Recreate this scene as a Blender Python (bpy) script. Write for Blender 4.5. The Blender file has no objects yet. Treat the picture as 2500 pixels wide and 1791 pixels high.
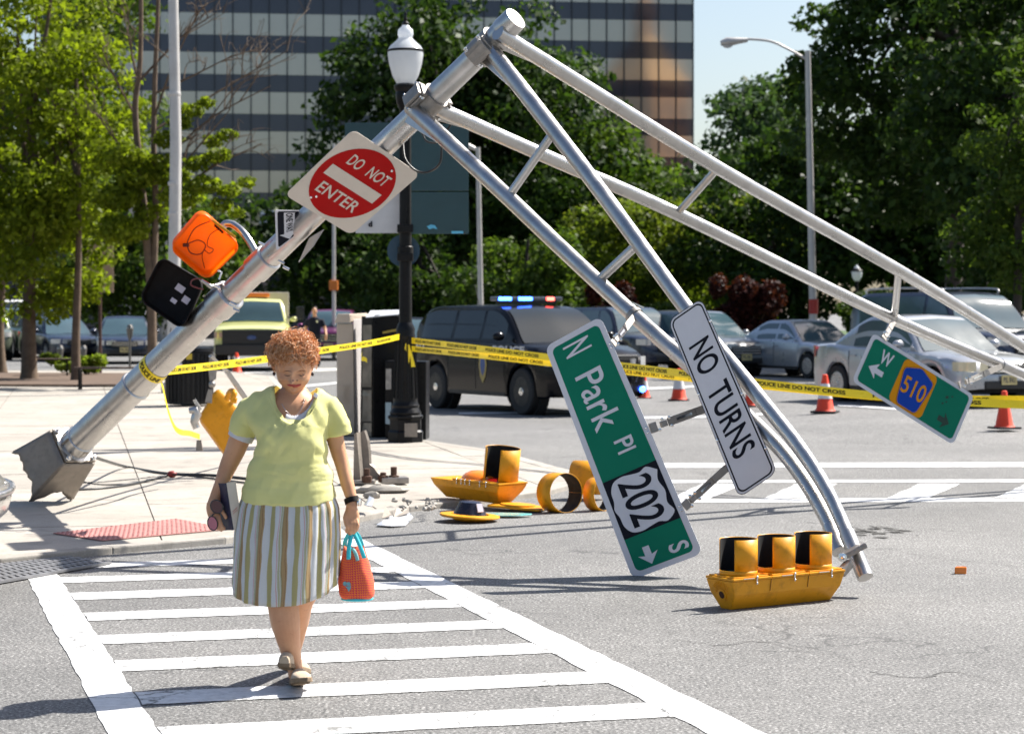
import bpy, bmesh, math, random
import numpy as np
from mathutils import Vector, Matrix, Quaternion

# ------------------------------------------------------------------ camera, sky, sun, exposure
SC = bpy.context.scene
COL = SC.collection
F = 5347.0          # focal length in photo pixels (photo is 2500 x 1791)
HZ = 757.0          # horizon row
CH = 1.70           # camera height, metres
cam = bpy.data.cameras.new('camera'); camo = bpy.data.objects.new('camera', cam); COL.objects.link(camo)
camo.location = (0, 0, CH); camo.rotation_euler = (math.radians(90), 0, 0)
cam.sensor_width = 36.0; cam.lens = F / 2500 * 36.0
cam.shift_y = -(895.5 - HZ) / 2500
cam.clip_start = 0.1; cam.clip_end = 3000
cam.dof.use_dof = True; cam.dof.focus_distance = 12.0; cam.dof.aperture_fstop = 4.8
SC.camera = camo
SUN = Vector((0.656 * math.cos(math.radians(32)), 0.656 * math.sin(math.radians(32)), 0.755)).normalized()
world = bpy.data.worlds.new('World'); SC.world = world; world.use_nodes = True
wn = world.node_tree.nodes; wl = world.node_tree.links
sky = wn.new('ShaderNodeTexSky'); sky.sky_type = 'NISHITA'; sky.sun_disc = False
sky.sun_elevation = math.asin(SUN.z); sky.sun_rotation = math.atan2(SUN.x, SUN.y)
sky.air_density = 1.0; sky.dust_density = 2.0; sky.ozone_density = 1.0
wl.new(sky.outputs[0], wn['Background'].inputs[0]); wn['Background'].inputs[1].default_value = 0.07
sl = bpy.data.lights.new('sun', 'SUN'); sl.energy = 5.0; sl.angle = math.radians(0.5); sl.color = (1.0, 0.955, 0.88)
slo = bpy.data.objects.new('sun', sl); COL.objects.link(slo); slo.location = (20, 10, 40)
slo.rotation_euler = SUN.to_track_quat('Z', 'Y').to_euler()
SC.view_settings.view_transform = 'Standard'; SC.view_settings.look = 'None'
SC.view_settings.exposure = 1.2; SC.view_settings.gamma = 1.0; SC.view_settings.use_curve_mapping = False
SC.render.engine = 'CYCLES'
SC.cycles.use_denoising = True
SC.cycles.max_bounces = 8; SC.cycles.diffuse_bounces = 3; SC.cycles.glossy_bounces = 3
SC.cycles.transmission_bounces = 6; SC.cycles.transparent_max_bounces = 8
SC.cycles.sample_clamp_indirect = 6.0
random.seed(7); RNG = np.random.default_rng(7)

# a photo pixel gives a direction; the distance comes from what the thing stands on
def W(px, py, Y): return Vector(((px - 1250) / F * Y, Y, CH - (py - HZ) / F * Y))
def G(px, py, z=0.0):
    Y = (CH - z) * F / (py - HZ); return Vector(((px - 1250) / F * Y, Y, z))

# ------------------------------------------------------------------ helpers
def V(*a): return Vector(a)
class MB:
    """collects geometry, builds ONE mesh object"""
    def __init__(s): s.v = []; s.f = []; s.uv = None
    def add(s, vs, fs):
        o = len(s.v); s.v += [Vector(p) for p in vs]; s.f += [tuple(i + o for i in f) for f in fs]; return s
    def box(s, c, size, R=None):
        hx, hy, hz = size[0] / 2, size[1] / 2, size[2] / 2; R = R or Matrix.Identity(3); c = Vector(c)
        vs = [c + R @ Vector((x, y, z)) for z in (-hz, hz) for y in (-hy, hy) for x in (-hx, hx)]
        return s.add(vs, [(0, 2, 3, 1), (4, 5, 7, 6), (0, 1, 5, 4), (2, 6, 7, 3), (0, 4, 6, 2), (1, 3, 7, 5)])
    def bar(s, a, b, w, h, up=(0, 0, 1)):
        a = Vector(a); b = Vector(b); x = (b - a); L = x.length; x.normalize()
        y = Vector(up).cross(x)
        if y.length < 1e-4: y = Vector((0, 1, 0)).cross(x)
        y.normalize(); z = x.cross(y)
        R = Matrix((x, y, z)).transposed()
        return s.box((a + b) / 2, (L, w, h), R)
    def tube(s, pts, rad, n=12, caps=True, sx=1.0, up=None):
        pts = [Vector(p) for p in pts]; m = len(pts)
        if not hasattr(rad, '__len__'): rad = [rad] * m
        T = []
        for i in range(m):
            t = (pts[min(i + 1, m - 1)] - pts[max(i - 1, 0)])
            T.append(t.normalized() if t.length > 1e-9 else Vector((0, 0, 1)))
        u = Vector(up) if up else (Vector((0, 0, 1)) if abs(T[0].z) < 0.9 else Vector((1, 0, 0)))
        vs = []
        for i in range(m):
            a = (u - T[i] * u.dot(T[i])); a.normalize(); u = a; b = T[i].cross(a)
            r = rad[i]
            for k in range(n):
                th = 2 * math.pi * k / n
                vs.append(pts[i] + (b * math.cos(th) * sx + a * math.sin(th)) * r)
        fs = []
        for i in range(m - 1):
            for k in range(n):
                k2 = (k + 1) % n; fs.append((i * n + k, i * n + k2, (i + 1) * n + k2, (i + 1) * n + k))
        if caps:
            fs.append(tuple(range(n - 1, -1, -1))); fs.append(tuple((m - 1) * n + k for k in range(n)))
        return s.add(vs, fs)
    def lathe(s, prof, n=24, M=None, caps=True, a0=0.0, a1=2 * math.pi):
        M = M or Matrix.Identity(4); full = abs(a1 - a0 - 2 * math.pi) < 1e-6; m = n if full else n + 1
        vs = []
        for r, z in prof:
            for k in range(m):
                th = a0 + (a1 - a0) * k / n; vs.append(M @ Vector((r * math.cos(th), r * math.sin(th), z)))
        fs = []
        for i in range(len(prof) - 1):
            for k in range(n):
                k2 = (k + 1) % m if full else k + 1
                fs.append((i * m + k, i * m + k2, (i + 1) * m + k2, (i + 1) * m + k))
        if caps and full:
            if prof[0][0] > 1e-6: fs.append(tuple(range(m - 1, -1, -1)))
            if prof[-1][0] > 1e-6: fs.append(tuple((len(prof) - 1) * m + k for k in range(m)))
        return s.add(vs, fs)
    def prism(s, poly, d):
        poly = [Vector(p) for p in poly]; n = len(poly); d = Vector(d)
        vs = poly + [p + d for p in poly]
        fs = [tuple(range(n - 1, -1, -1)), tuple(range(n, 2 * n))] + [(i, (i + 1) % n, n + (i + 1) % n, n + i) for i in range(n)]
        return s.add(vs, fs)
    def grid(s, fn, nu, nv, closed_u=False):
        vs = [fn(i / nu, j / nv) for j in range(nv + 1) for i in range(nu + (0 if closed_u else 1))]
        m = nu if closed_u else nu + 1
        fs = [(j * m + i, j * m + (i + 1) % m, (j + 1) * m + (i + 1) % m, (j + 1) * m + i) for j in range(nv) for i in range(nu)]
        return s.add(vs, fs)
    def ball(s, c, r, n=12, m=8):
        c = Vector(c); r = Vector(r) if hasattr(r, '__len__') else Vector((r, r, r))
        def fn(u, v):
            th = 2 * math.pi * u; ph = math.pi * v
            return c + Vector((r.x * math.sin(ph) * math.cos(th), r.y * math.sin(ph) * math.sin(th), -r.z * math.cos(ph)))
        return s.grid(fn, n, m, closed_u=True)
    def build(s, name, mat, parent=None, smooth=None, bevel=0, world=False, solid=0, weld=False):
        off = parent.location if (world and parent is not None) else Vector((0, 0, 0))
        me = bpy.data.meshes.new(name)
        me.from_pydata([tuple(p - off) for p in s.v], [], s.f)
        bm = bmesh.new(); bm.from_mesh(me)
        if weld: bmesh.ops.remove_doubles(bm, verts=bm.verts, dist=1e-4)
        bmesh.ops.recalc_face_normals(bm, faces=bm.faces)
        if bevel:
            es = [e for e in bm.edges if e.is_manifold and e.calc_face_angle(0) > 0.5]
            bmesh.ops.bevel(bm, geom=es, offset=bevel, segments=2, affect='EDGES', profile=0.6, clamp_overlap=True)
        bm.to_mesh(me); bm.free()
        ob = bpy.data.objects.new(name, me); COL.objects.link(ob)
        if mat is not None: me.materials.append(mat)
        if parent is not None: ob.parent = parent
        if smooth is None: smooth = False
        if smooth: shade(me, smooth if smooth is not True else 40)
        if solid:
            md = ob.modifiers.new('thickness', 'SOLIDIFY'); md.thickness = solid; md.offset = 0
        return ob
def shade(me, ang=40):
    me.polygons.foreach_set('use_smooth', [True] * len(me.polygons))
    bm = bmesh.new(); bm.from_mesh(me); a = math.radians(ang)
    for e in bm.edges:
        e.smooth = not (e.is_manifold and e.calc_face_angle(0) > a)
    bm.to_mesh(me); bm.free()
def thing(name, label, cat, loc=(0, 0, 0), rz=0, group=None):
    o = bpy.data.objects.new(name, None); COL.objects.link(o); o.location = loc; o.rotation_euler = (0, 0, rz)
    o.empty_display_size = 0.2
    o['label'] = label; o['category'] = cat
    if group: o['group'] = group
    return o
def tag(o, label, cat, group=None):
    o['label'] = label; o['category'] = cat
    if group: o['group'] = group
    return o
def struct(o): o['kind'] = 'structure'; return o
def stuff(o): o['kind'] = 'stuff'; return o
def frame(x, y=None, z=None, o=(0, 0, 0)):
    """4x4 from axes"""
    M = Matrix((x, y, z)).transposed().to_4x4(); M.translation = Vector(o); return M
def zframe(o, z, x=(1, 0, 0)):
    z = Vector(z).normalized(); x = Vector(x); x = (x - z * x.dot(z)).normalized(); y = z.cross(x); return frame(x, y, z, o)
def lerp(a, b, t): return a + (b - a) * t
def interp(xs, ys, x): return float(np.interp(x, xs, ys))
def catmull(pts, n=8):
    pts = [Vector(p) for p in pts]; P = [pts[0] * 2 - pts[1]] + pts + [pts[-1] * 2 - pts[-2]]; out = []
    for i in range(1, len(P) - 2):
        for k in range(n):
            t = k / n; a, b, c, d = P[i - 1], P[i], P[i + 1], P[i + 2]
            out.append(0.5 * ((2 * b) + (c - a) * t + (2 * a - 5 * b + 4 * c - d) * t * t + (3 * b - a - 3 * c + d) * t ** 3))
    out.append(pts[-1]); return out

# ------------------------------------------------------------------ materials
def nmat(name):
    m = bpy.data.materials.new(name); m.use_nodes = True; nt = m.node_tree
    return m, nt, nt.nodes['Principled BSDF']
def NN(nt, typ, **kw):
    n = nt.nodes.new(typ)
    for k, v in kw.items():
        if k.startswith('i_'): n.inputs[k[2:].replace('_', ' ')].default_value = v
        else: setattr(n, k, v)
    return n
def ramp(nt, stops, interp='LINEAR'):
    r = nt.nodes.new('ShaderNodeValToRGB'); cr = r.color_ramp; cr.interpolation = interp
    while len(cr.elements) < len(stops): cr.elements.new(0.5)
    for e, (p, c) in zip(cr.elements, stops):
        e.position = p; e.color = (c[0], c[1], c[2], 1) if hasattr(c, '__len__') else (c, c, c, 1)
    return r
def mixc(nt, fac, a, b, blend='MIX'):
    n = nt.nodes.new('ShaderNodeMix'); n.data_type = 'RGBA'; n.blend_type = blend
    for sock, val in ((n.inputs[0], fac), (n.inputs[6], a), (n.inputs[7], b)):
        if hasattr(val, 'is_output'): nt.links.new(val, sock)
        elif hasattr(val, '__len__'): sock.default_value = (val[0], val[1], val[2], 1)
        else: sock.default_value = val
    return n.outputs[2]
def mathn(nt, op, a, b=None, c=None):
    n = nt.nodes.new('ShaderNodeMath'); n.operation = op
    for i, v in enumerate((a, b, c)):
        if v is None: continue
        if hasattr(v, 'is_output'): nt.links.new(v, n.inputs[i])
        else: n.inputs[i].default_value = v
    return n.outputs[0]
def noise(nt, scale, detail=4, rough=0.55, coord='Object', w=None):
    tc = nt.nodes.new('ShaderNodeTexCoord'); n = nt.nodes.new('ShaderNodeTexNoise')
    n.inputs['Scale'].default_value = scale; n.inputs['Detail'].default_value = detail; n.inputs['Roughness'].default_value = rough
    nt.links.new(tc.outputs[coord], n.inputs['Vector']); return n.outputs['Fac']
def bumpn(nt, b, h, strength=0.3, dist=0.01):
    n = nt.nodes.new('ShaderNodeBump'); n.inputs['Strength'].default_value = strength; n.inputs['Distance'].default_value = dist
    nt.links.new(h, n.inputs['Height']); nt.links.new(n.outputs[0], b.inputs['Normal'])
def pm(name, col, rough=0.5, metal=0.0, var=0.12, vs=4.0, bump=0.0, bs=60.0, coat=0.0, spec=0.5, rvar=0.1, dirt=0.0, trans=0.0):
    m, nt, b = nmat(name)
    f = noise(nt, vs, 5)
    r = ramp(nt, [(0.25, tuple(c * (1 - var) for c in col)), (0.75, tuple(min(1, c * (1 + var)) for c in col))])
    nt.links.new(f, r.inputs[0]); c = r.outputs[0]
    if dirt:
        d = ramp(nt, [(0.5, 0), (0.72, 1)]); nt.links.new(noise(nt, vs * 3.1, 6, 0.7), d.inputs[0])
        c = mixc(nt, mathn(nt, 'MULTIPLY', d.outputs[0], dirt), c, tuple(x * 0.45 for x in col))
    nt.links.new(c, b.inputs['Base Color'])
    rr = ramp(nt, [(0.3, max(0, rough - rvar)), (0.7, min(1, rough + rvar))]); nt.links.new(noise(nt, vs * 2.3, 4), rr.inputs[0])
    nt.links.new(rr.outputs[0], b.inputs['Roughness'])
    b.inputs['Metallic'].default_value = metal; b.inputs['Specular IOR Level'].default_value = spec
    b.inputs['Coat Weight'].default_value = coat; b.inputs['Coat Roughness'].default_value = 0.06
    if trans: b.inputs['Transmission Weight'].default_value = trans
    if bump: bumpn(nt, b, noise(nt, bs, 3), bump, 0.004)
    return m
def emis(name, col, s):
    m, nt, b = nmat(name); b.inputs['Base Color'].default_value = (*col, 1)
    b.inputs['Emission Color'].default_value = (*col, 1); b.inputs['Emission Strength'].default_value = s
    b.inputs['Roughness'].default_value = 0.2; return m
MAT = {}
def M_(key, *a, **k):
    if key not in MAT: MAT[key] = pm(key, *a, **k)
    return MAT[key]
ALU = M_('spun_aluminium', (0.50, 0.49, 0.48), 0.33, 1.0, 0.10, 3.0, 0.06, 90, dirt=0.35)
ALUD = M_('dark_cast_metal', (0.30, 0.28, 0.26), 0.5, 0.7, 0.2, 8, 0.1, 60, dirt=0.4)
ALUB = M_('cast_base_metal', (0.24, 0.21, 0.18), 0.55, 0.45, 0.15, 5, 0.15, 50, dirt=0.4)
CHROME = M_('bright_bolt_metal', (0.75, 0.75, 0.75), 0.2, 1.0, 0.1, 20)
YEL = M_('signal_yellow_paint', (0.70, 0.30, 0.008), 0.45, 0.0, 0.08, 5, 0.05, 80, coat=0.05, spec=0.3, dirt=0.55)
BLACKP = M_('black_plastic', (0.008, 0.007, 0.007), 0.6, 0, 0.3, 8, 0.1, 90, spec=0.15)
BLACKI = M_('black_visor_inside', (0.006, 0.006, 0.006), 0.8, 0, 0.2, 8)
WHITES = M_('sign_white_sheeting', (0.62, 0.62, 0.66), 0.6, 0, 0.05, 3, dirt=0.10, spec=0.12)
GREENS = M_('sign_green_sheeting', (0.004, 0.17, 0.10), 0.6, 0, 0.05, 3, dirt=0.08, spec=0.12)
BLACKS = M_('sign_black_print', (0.008, 0.009, 0.016), 0.6, 0, 0.05, 3, spec=0.12)
REDS = M_('sign_red_sheeting', (0.40, 0.006, 0.006), 0.6, 0, 0.08, 3, dirt=0.1, spec=0.12)
CREAMS = M_('sign_bounce_white', (0.62, 0.56, 0.49), 0.6, 0, 0.06, 3, dirt=0.12, spec=0.12)  # sign white with warm ground bounce put into its colour
SIGNB = M_('sign_back_aluminium', (0.45, 0.45, 0.46), 0.45, 0.6, 0.1, 5)
ORANGES = M_('sign_orange_sheeting', (0.68, 0.27, 0.006), 0.6, 0, 0.05, 3, spec=0.12)
BLUES = M_('sign_blue_sheeting', (0.008, 0.055, 0.36), 0.6, 0, 0.05, 3, spec=0.12)
TAPE = M_('caution_tape_yellow', (0.86, 0.66, 0.015), 0.35, 0, 0.05, 10)
RUBBER = M_('tyre_rubber', (0.012, 0.012, 0.013), 0.75, 0, 0.2, 20, 0.2, 60)
GLASSD = M_('dark_car_glass', (0.012, 0.018, 0.022), 0.06, 0, 0.1, 2, spec=0.4, rvar=0.02)

# ------------------------------------------------------------------ text (built-in font) as 2D meshes
_tc = {}
def text2d(s, bold=0.0):
    k = (s, bold)
    if k in _tc: return _tc[k]
    cu = bpy.data.curves.new('t', 'FONT'); cu.body = s; cu.size = 1.0; cu.offset = bold; cu.resolution_u = 6
    ob = bpy.data.objects.new('t', cu); COL.objects.link(ob)
    dg = bpy.context.evaluated_depsgraph_get(); dg.update()
    me = bpy.data.meshes.new_from_object(ob.evaluated_get(dg))
    vs = [(v.co.x, v.co.y) for v in me.vertices]; fs = [tuple(p.vertices) for p in me.polygons]
    bpy.data.objects.remove(ob); bpy.data.curves.remove(cu); bpy.data.meshes.remove(me)
    xs = [p[0] for p in vs]; ys = [p[1] for p in vs]; x0, x1, y0, y1 = min(xs), max(xs), min(ys), max(ys)
    out = ([((x - x0) / (x1 - x0), (y - y0) / (y1 - y0)) for x, y in vs], fs)
    _tc[k] = out; return out
def put_text(mb, s, fn, x0, x1, y0, y1, bold=0.0):
    vs, fs = text2d(s, bold)
    mb.add([fn(lerp(x0, x1, u), lerp(y0, y1, v)) for u, v in vs], fs)

# ------------------------------------------------------------------ ground materials
def asphalt_mat():
    m, nt, b = nmat('worn_light_asphalt')
    big = ramp(nt, [(0.3, (0.120, 0.118, 0.115)), (0.7, (0.190, 0.186, 0.180))]); nt.links.new(noise(nt, 0.35, 6, 0.6), big.inputs[0])
    fine = ramp(nt, [(0.34, 0.05), (0.46, 0.68), (0.56, 1.15), (0.66, 2.8)]); nt.links.new(noise(nt, 62, 3, 0.75), fine.inputs[0])
    c = mixc(nt, 1.0, big.outputs[0], fine.outputs[0], 'MULTIPLY')
    mid = ramp(nt, [(0.35, 0.82), (0.65, 1.12)]); nt.links.new(noise(nt, 9, 5, 0.65), mid.inputs[0])
    c = mixc(nt, 1.0, c, mid.outputs[0], 'MULTIPLY')
    # cracks: warped voronoi edges, only in patches
    tc = nt.nodes.new('ShaderNodeTexCoord')
    vo = nt.nodes.new('ShaderNodeTexVoronoi'); vo.feature = 'DISTANCE_TO_EDGE'; vo.inputs['Scale'].default_value = 0.55
    nz = nt.nodes.new('ShaderNodeTexNoise'); nz.inputs['Scale'].default_value = 2.5; nz.inputs['Detail'].default_value = 6
    nt.links.new(tc.outputs['Object'], nz.inputs['Vector'])
    vm = nt.nodes.new('ShaderNodeVectorMath'); vm.operation = 'MULTIPLY_ADD'; vm.inputs[1].default_value = (0.8, 0.8, 0.8)
    nt.links.new(nz.outputs['Color'], vm.inputs[0]); nt.links.new(tc.outputs['Object'], vm.inputs[2]); nt.links.new(vm.outputs[0], vo.inputs['Vector'])
    cr = ramp(nt, [(0.0, 1), (0.012, 0)]); nt.links.new(vo.outputs['Distance'], cr.inputs[0])
    pt = ramp(nt, [(0.52, 0), (0.60, 1)]); nt.links.new(noise(nt, 0.5, 3), pt.inputs[0])
    k = mathn(nt, 'MULTIPLY', mathn(nt, 'MULTIPLY', cr.outputs[0], pt.outputs[0]), 0.8)
    c = mixc(nt, k, c, (0.03, 0.03, 0.03))
    nt.links.new(c, b.inputs['Base Color']); b.inputs['Roughness'].default_value = 0.72
    bumpn(nt, b, noise(nt, 75, 3, 0.75), 0.55, 0.004); return m
def concrete_mat(name, a, bcol, sc=1.0):
    m, nt, b = nmat(name)
    r = ramp(nt, [(0.3, a), (0.7, bcol)]); nt.links.new(noise(nt, 0.9 * sc, 7, 0.62), r.inputs[0])
    f = ramp(nt, [(0.3, 0.82), (0.7, 1.1)]); nt.links.new(noise(nt, 60, 3, 0.7), f.inputs[0])
    c = mixc(nt, 1.0, r.outputs[0], f.outputs[0], 'MULTIPLY')
    gr = nt.nodes.new('ShaderNodeObjectInfo'); rr = ramp(nt, [(0, 0.90), (1, 1.06)]); nt.links.new(gr.outputs['Random'], rr.inputs[0])
    c = mixc(nt, 1.0, c, rr.outputs[0], 'MULTIPLY')
    d = ramp(nt, [(0.52, 0), (0.70, 0.7)]); nt.links.new(noise(nt, 3.0, 6, 0.7), d.inputs[0])
    c = mixc(nt, d.outputs[0], c, tuple(x * 0.6 for x in a))
    nt.links.new(c, b.inputs['Base Color']); b.inputs['Roughness'].default_value = 0.8
    bumpn(nt, b, noise(nt, 60, 3), 0.25, 0.003); return m
def paint_mat():
    m, nt, b = nmat('worn_road_paint')
    f = ramp(nt, [(0.3, 0.50), (0.7, 0.74)]); nt.links.new(noise(nt, 20, 5, 0.7), f.inputs[0])
    tc = nt.nodes.new('ShaderNodeTexCoord')
    vo = nt.nodes.new('ShaderNodeTexVoronoi'); vo.feature = 'DISTANCE_TO_EDGE'; vo.inputs['Scale'].default_value = 2.6
    nz = nt.nodes.new('ShaderNodeTexNoise'); nz.inputs['Scale'].default_value = 7; nz.inputs['Detail'].default_value = 5
    nt.links.new(tc.outputs['Object'], nz.inputs['Vector'])
    vm = nt.nodes.new('ShaderNodeVectorMath'); vm.operation = 'MULTIPLY_ADD'; vm.inputs[1].default_value = (0.25, 0.25, 0.25)
    nt.links.new(nz.outputs['Color'], vm.inputs[0]); nt.links.new(tc.outputs['Object'], vm.inputs[2]); nt.links.new(vm.outputs[0], vo.inputs['Vector'])
    cr = ramp(nt, [(0.0, 1), (0.03, 0)]); nt.links.new(vo.outputs['Distance'], cr.inputs[0])
    pt = ramp(nt, [(0.42, 0), (0.52, 1)]); nt.links.new(noise(nt, 1.7, 3), pt.inputs[0])
    k = mathn(nt, 'MULTIPLY', cr.outputs[0], pt.outputs[0])
    wear = ramp(nt, [(0.60, 0), (0.68, 1)]); nt.links.new(noise(nt, 26, 6, 0.8), wear.inputs[0])
    k = mathn(nt, 'MINIMUM', mathn(nt, 'ADD', k, mathn(nt, 'MULTIPLY', wear.outputs[0], 0.8)), 1.0)
    c = mixc(nt, k, f.outputs[0], (0.13, 0.13, 0.125))
    nt.links.new(c, b.inputs['Base Color']); b.inputs['Roughness'].default_value = 0.6
    bumpn(nt, b, noise(nt, 75, 3), 0.3, 0.003); return m
ASPH = asphalt_mat(); CONC = concrete_mat('sidewalk_concrete', (0.29, 0.262, 0.228), (0.40, 0.366, 0.32))  # slab concrete in its own warm grey
KERBM = concrete_mat('kerb_concrete', (0.28, 0.26, 0.23), (0.42, 0.39, 0.35), 3); PAINT = paint_mat()
JOINT = M_('joint_dirt', (0.09, 0.08, 0.07), 0.9, 0, 0.2, 6)
SOIL = M_('bed_soil', (0.10, 0.065, 0.045), 0.95, 0, 0.35, 6, 0.6, 30)
GRASSM = M_('park_grass', (0.045, 0.085, 0.02), 0.9, 0, 0.4, 0.6, 0.6, 8)

# ------------------------------------------------------------------ road
def _ss(a, b, x): t = max(0, min(1, (x - a) / (b - a))); return t * t * (3 - 2 * t)
def gz(x, y): return 0.11 * _ss(2.5, 6.0, x) * _ss(27, 34, y) * (1 - _ss(46, 53, y))     # the street swells slightly on the right
_xs = [-600, -150, -60] + list(np.arange(-30, 40.1, 1.0)) + [60, 150, 600]; _ys = [-60, -10] + list(np.arange(0, 70.1, 1.0)) + [90, 130, 250, 500, 900]
_rb = MB(); _n = len(_xs)
_rb.add([(x, y, gz(x, y)) for y in _ys for x in _xs], [(j * _n + i, j * _n + i + 1, (j + 1) * _n + i + 1, (j + 1) * _n + i) for j in range(len(_ys) - 1) for i in range(_n - 1)])
road = struct(_rb.build('road', ASPH, smooth=80))
def jag(poly, amp, step=0.12):
    out = []
    for i, p in enumerate(poly):
        q = poly[(i + 1) % len(poly)]; n = max(1, int((q - p).length / step)); d = (q - p).normalized(); nr = Vector((-d.y, d.x, 0))
        for k in range(n): out.append(p.lerp(q, k / n) + (nr * random.uniform(-amp, amp) if k else Vector((0, 0, 0))))
    return out
def mark(name, pts, z=0.004, amp=0.006):
    poly = jag([Vector((p.x, p.y, z)) for p in pts], amp, .12 if pts[0].y < 26 else .5)
    for q in poly: q.z = z + gz(q.x, q.y) + (.006 if q.y > 26 else 0)
    return MB().add(poly, [tuple(range(len(poly)))]).build(name, PAINT, road)
# near crosswalk: direction along = towards vanishing point (-275); stripes run across
A0, A1 = G(66, 1411), G(264, 1791)         # outer edge of the left border
al = (A0 - A1); al.z = 0; al.normalize()   # pointing away
B1 = G(1867, 1791)
ac = Vector((al.y, -al.x, 0))              # to the right, square to it
stripe_dir = (G(1740, 1700) - G(386, 1775 - 8)); stripe_dir.z = 0; stripe_dir.normalize()
left_in, right_out = G(386, 1775), G(1867, 1791)
def on_left(t): return A1 + al * t
wid = (B1 - A1).dot(ac)
bw = 0.20
t_far = (G(1000, 1290) - A1).dot(al)
mark('crosswalk_border', [A1 - al * 1.6, A1 - al * 1.6 + ac * bw, A0 + ac * bw + al * 0.6, A0 + al * 0.6])
mark('crosswalk_border', [B1 - al * 1.6 - ac * bw * 1.1, B1 - al * 1.6, B1 + al * (t_far + 2.7), B1 + al * (t_far + 2.7) - ac * bw * 1.1])
# stripes measured along the photograph column x=1000
def hitL(p, d, q, e):    # intersection of p+sd with q+te in plan
    den = d.x * e.y - d.y * e.x; s = ((q.x - p.x) * e.y - (q.y - p.y) * e.x) / den; return p + d * s
for ya, yb in ((1745, 1783), (1660, 1690), (1583, 1609), (1522, 1543), (1468, 1487), (1420, 1437), (1383, 1396), (1352, 1363)):
    pts = []
    for yy in (yb, ya):
        c = G(1000, yy); l = hitL(c, stripe_dir, A1 + ac * (bw + .004), al); r = hitL(c, stripe_dir, B1 - ac * (bw * 1.1 + .004), al); pts.append((l, r))
    mark('crosswalk_stripe', [pts[0][0], pts[0][1], pts[1][1], pts[1][0]], amp=0.006)
c = [G(1000, 1850), G(1000, 1890)]
# far crosswalk
def gm(name, pxs, amp=0.01): return mark(name, [G(*p) for p in pxs], amp=amp)
gm('crosswalk_border', [(1560, 1173), (2700, 1170), (2700, 1176.5), (1560, 1179)])
gm('crosswalk_border', [(1640, 1219), (2700, 1214), (2700, 1224), (1640, 1227)])
for x in (1640, 1870, 2170, 2430):
    gm('crosswalk_stripe', [(x - 5, 1217), (x + 95, 1216.5), (x + 175, 1181), (x + 75, 1181)])
gm('stop_line', [(1600, 1131), (2800, 1128), (2800, 1139), (1600, 1142)])
gm('lane_line', [(1120, 1008), (1560, 1003), (1560, 1006), (1120, 1012)])
gm('lane_line', [(1560, 948), (1800, 944), (1800, 948), (1560, 952)])
gm('lane_line', [(2045, 1003), (2300, 1022), (2300, 1027), (2045, 1007)])
gm('lane_line', [(1570, 1018), (1900, 1016), (1900, 1020), (1570, 1023)])
gm('stop_line', [(560, 907), (900, 897), (900, 902), (560, 913)])
gm('lane_line', [(700, 945), (905, 925), (905, 929), (700, 950)])

# broken-up asphalt near the arm tip
CRK = M_('crumbled_asphalt', (0.055, 0.053, 0.05), 0.95, 0, 0.5, 25, 0.8, 60)
_rp = random.Random(4)
for k in range(30):
    cx0, cy0 = _rp.gauss(2135, 42), _rp.gauss(1299, 6); L0, h0 = _rp.uniform(5, 26), _rp.uniform(.4, 1.3)
    pts = [G(cx0 + L0 * math.cos(a) * _rp.uniform(.3, 1.3), cy0 + h0 * math.sin(a) * _rp.uniform(.2, 1.9) + .12 * L0 * math.cos(a) * .4) for a in np.linspace(0, 2 * math.pi, 12)[:-1]]
    MB().add([V(p.x, p.y, .0035 + .00015 * k) for p in pts], [tuple(range(len(pts)))]).build('crumbled_patch', CRK, road)
for pts_ in ([(1980, 1336), (2060, 1345), (2170, 1340), (2260, 1360), (2380, 1372), (2500, 1384)], [(1640, 1560), (1760, 1575), (1850, 1566), (1960, 1590)], [(2120, 1640), (2240, 1655), (2330, 1640), (2460, 1670)], [(1090, 1340), (1240, 1372), (1350, 1420), (1420, 1455)]):
    cl_ = catmull([G(*p) for p in pts_], 8); cl_ = [p + V(_rp.uniform(-.02, .02), _rp.uniform(-.02, .02), 0) for p in cl_]
    MB().add([V(p.x, p.y + s * _rp.uniform(.002, .007), .0032) for p in cl_ for s in (-1, 1)], [(2 * i, 2 * i + 1, 2 * i + 3, 2 * i + 2) for i in range(len(cl_) - 1)]).build('crack', CRK, road)

# ------------------------------------------------------------------ sidewalk with slabs, kerb
ZS = 0.045
edge = [(-6.5, 11.0), (-3.9, 13.1)] + [tuple(G(a, b, ZS).xy) for a, b in ((0, 1364), (275, 1336), (550, 1312), (830, 1270), (1000, 1236), (1170, 1218), (1335, 1198), (1430, 1172), (1425, 1155), (1363, 1140), (1222, 1101), (1045, 1075))] + [(-2.2, 30.0), (-4.2, 42), (-6.0, 55), (-8.0, 60), (-26, 61), (-26, 11)]
edge = [Vector((x, y, 0)) for x, y in edge]
kw = 0.16
def inset(poly, d):
    out = []
    n = len(poly)
    for i in range(n):
        a, b, c = poly[i - 1], poly[i], poly[(i + 1) % n]
        e1 = (b - a).normalized(); e2 = (c - b).normalized(); n1 = Vector((-e1.y, e1.x, 0)); n2 = Vector((-e2.y, e2.x, 0))
        m = (n1 + n2); m = m / max(0.35, m.dot(n1)); out.append(b + m * d)
    return out
inner = inset(edge, kw)
walk = struct(MB().prism([p + V(0, 0, -0.02) for p in inner], (0, 0, ZS - 0.008 + 0.02)).build('sidewalk', JOINT))
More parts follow.
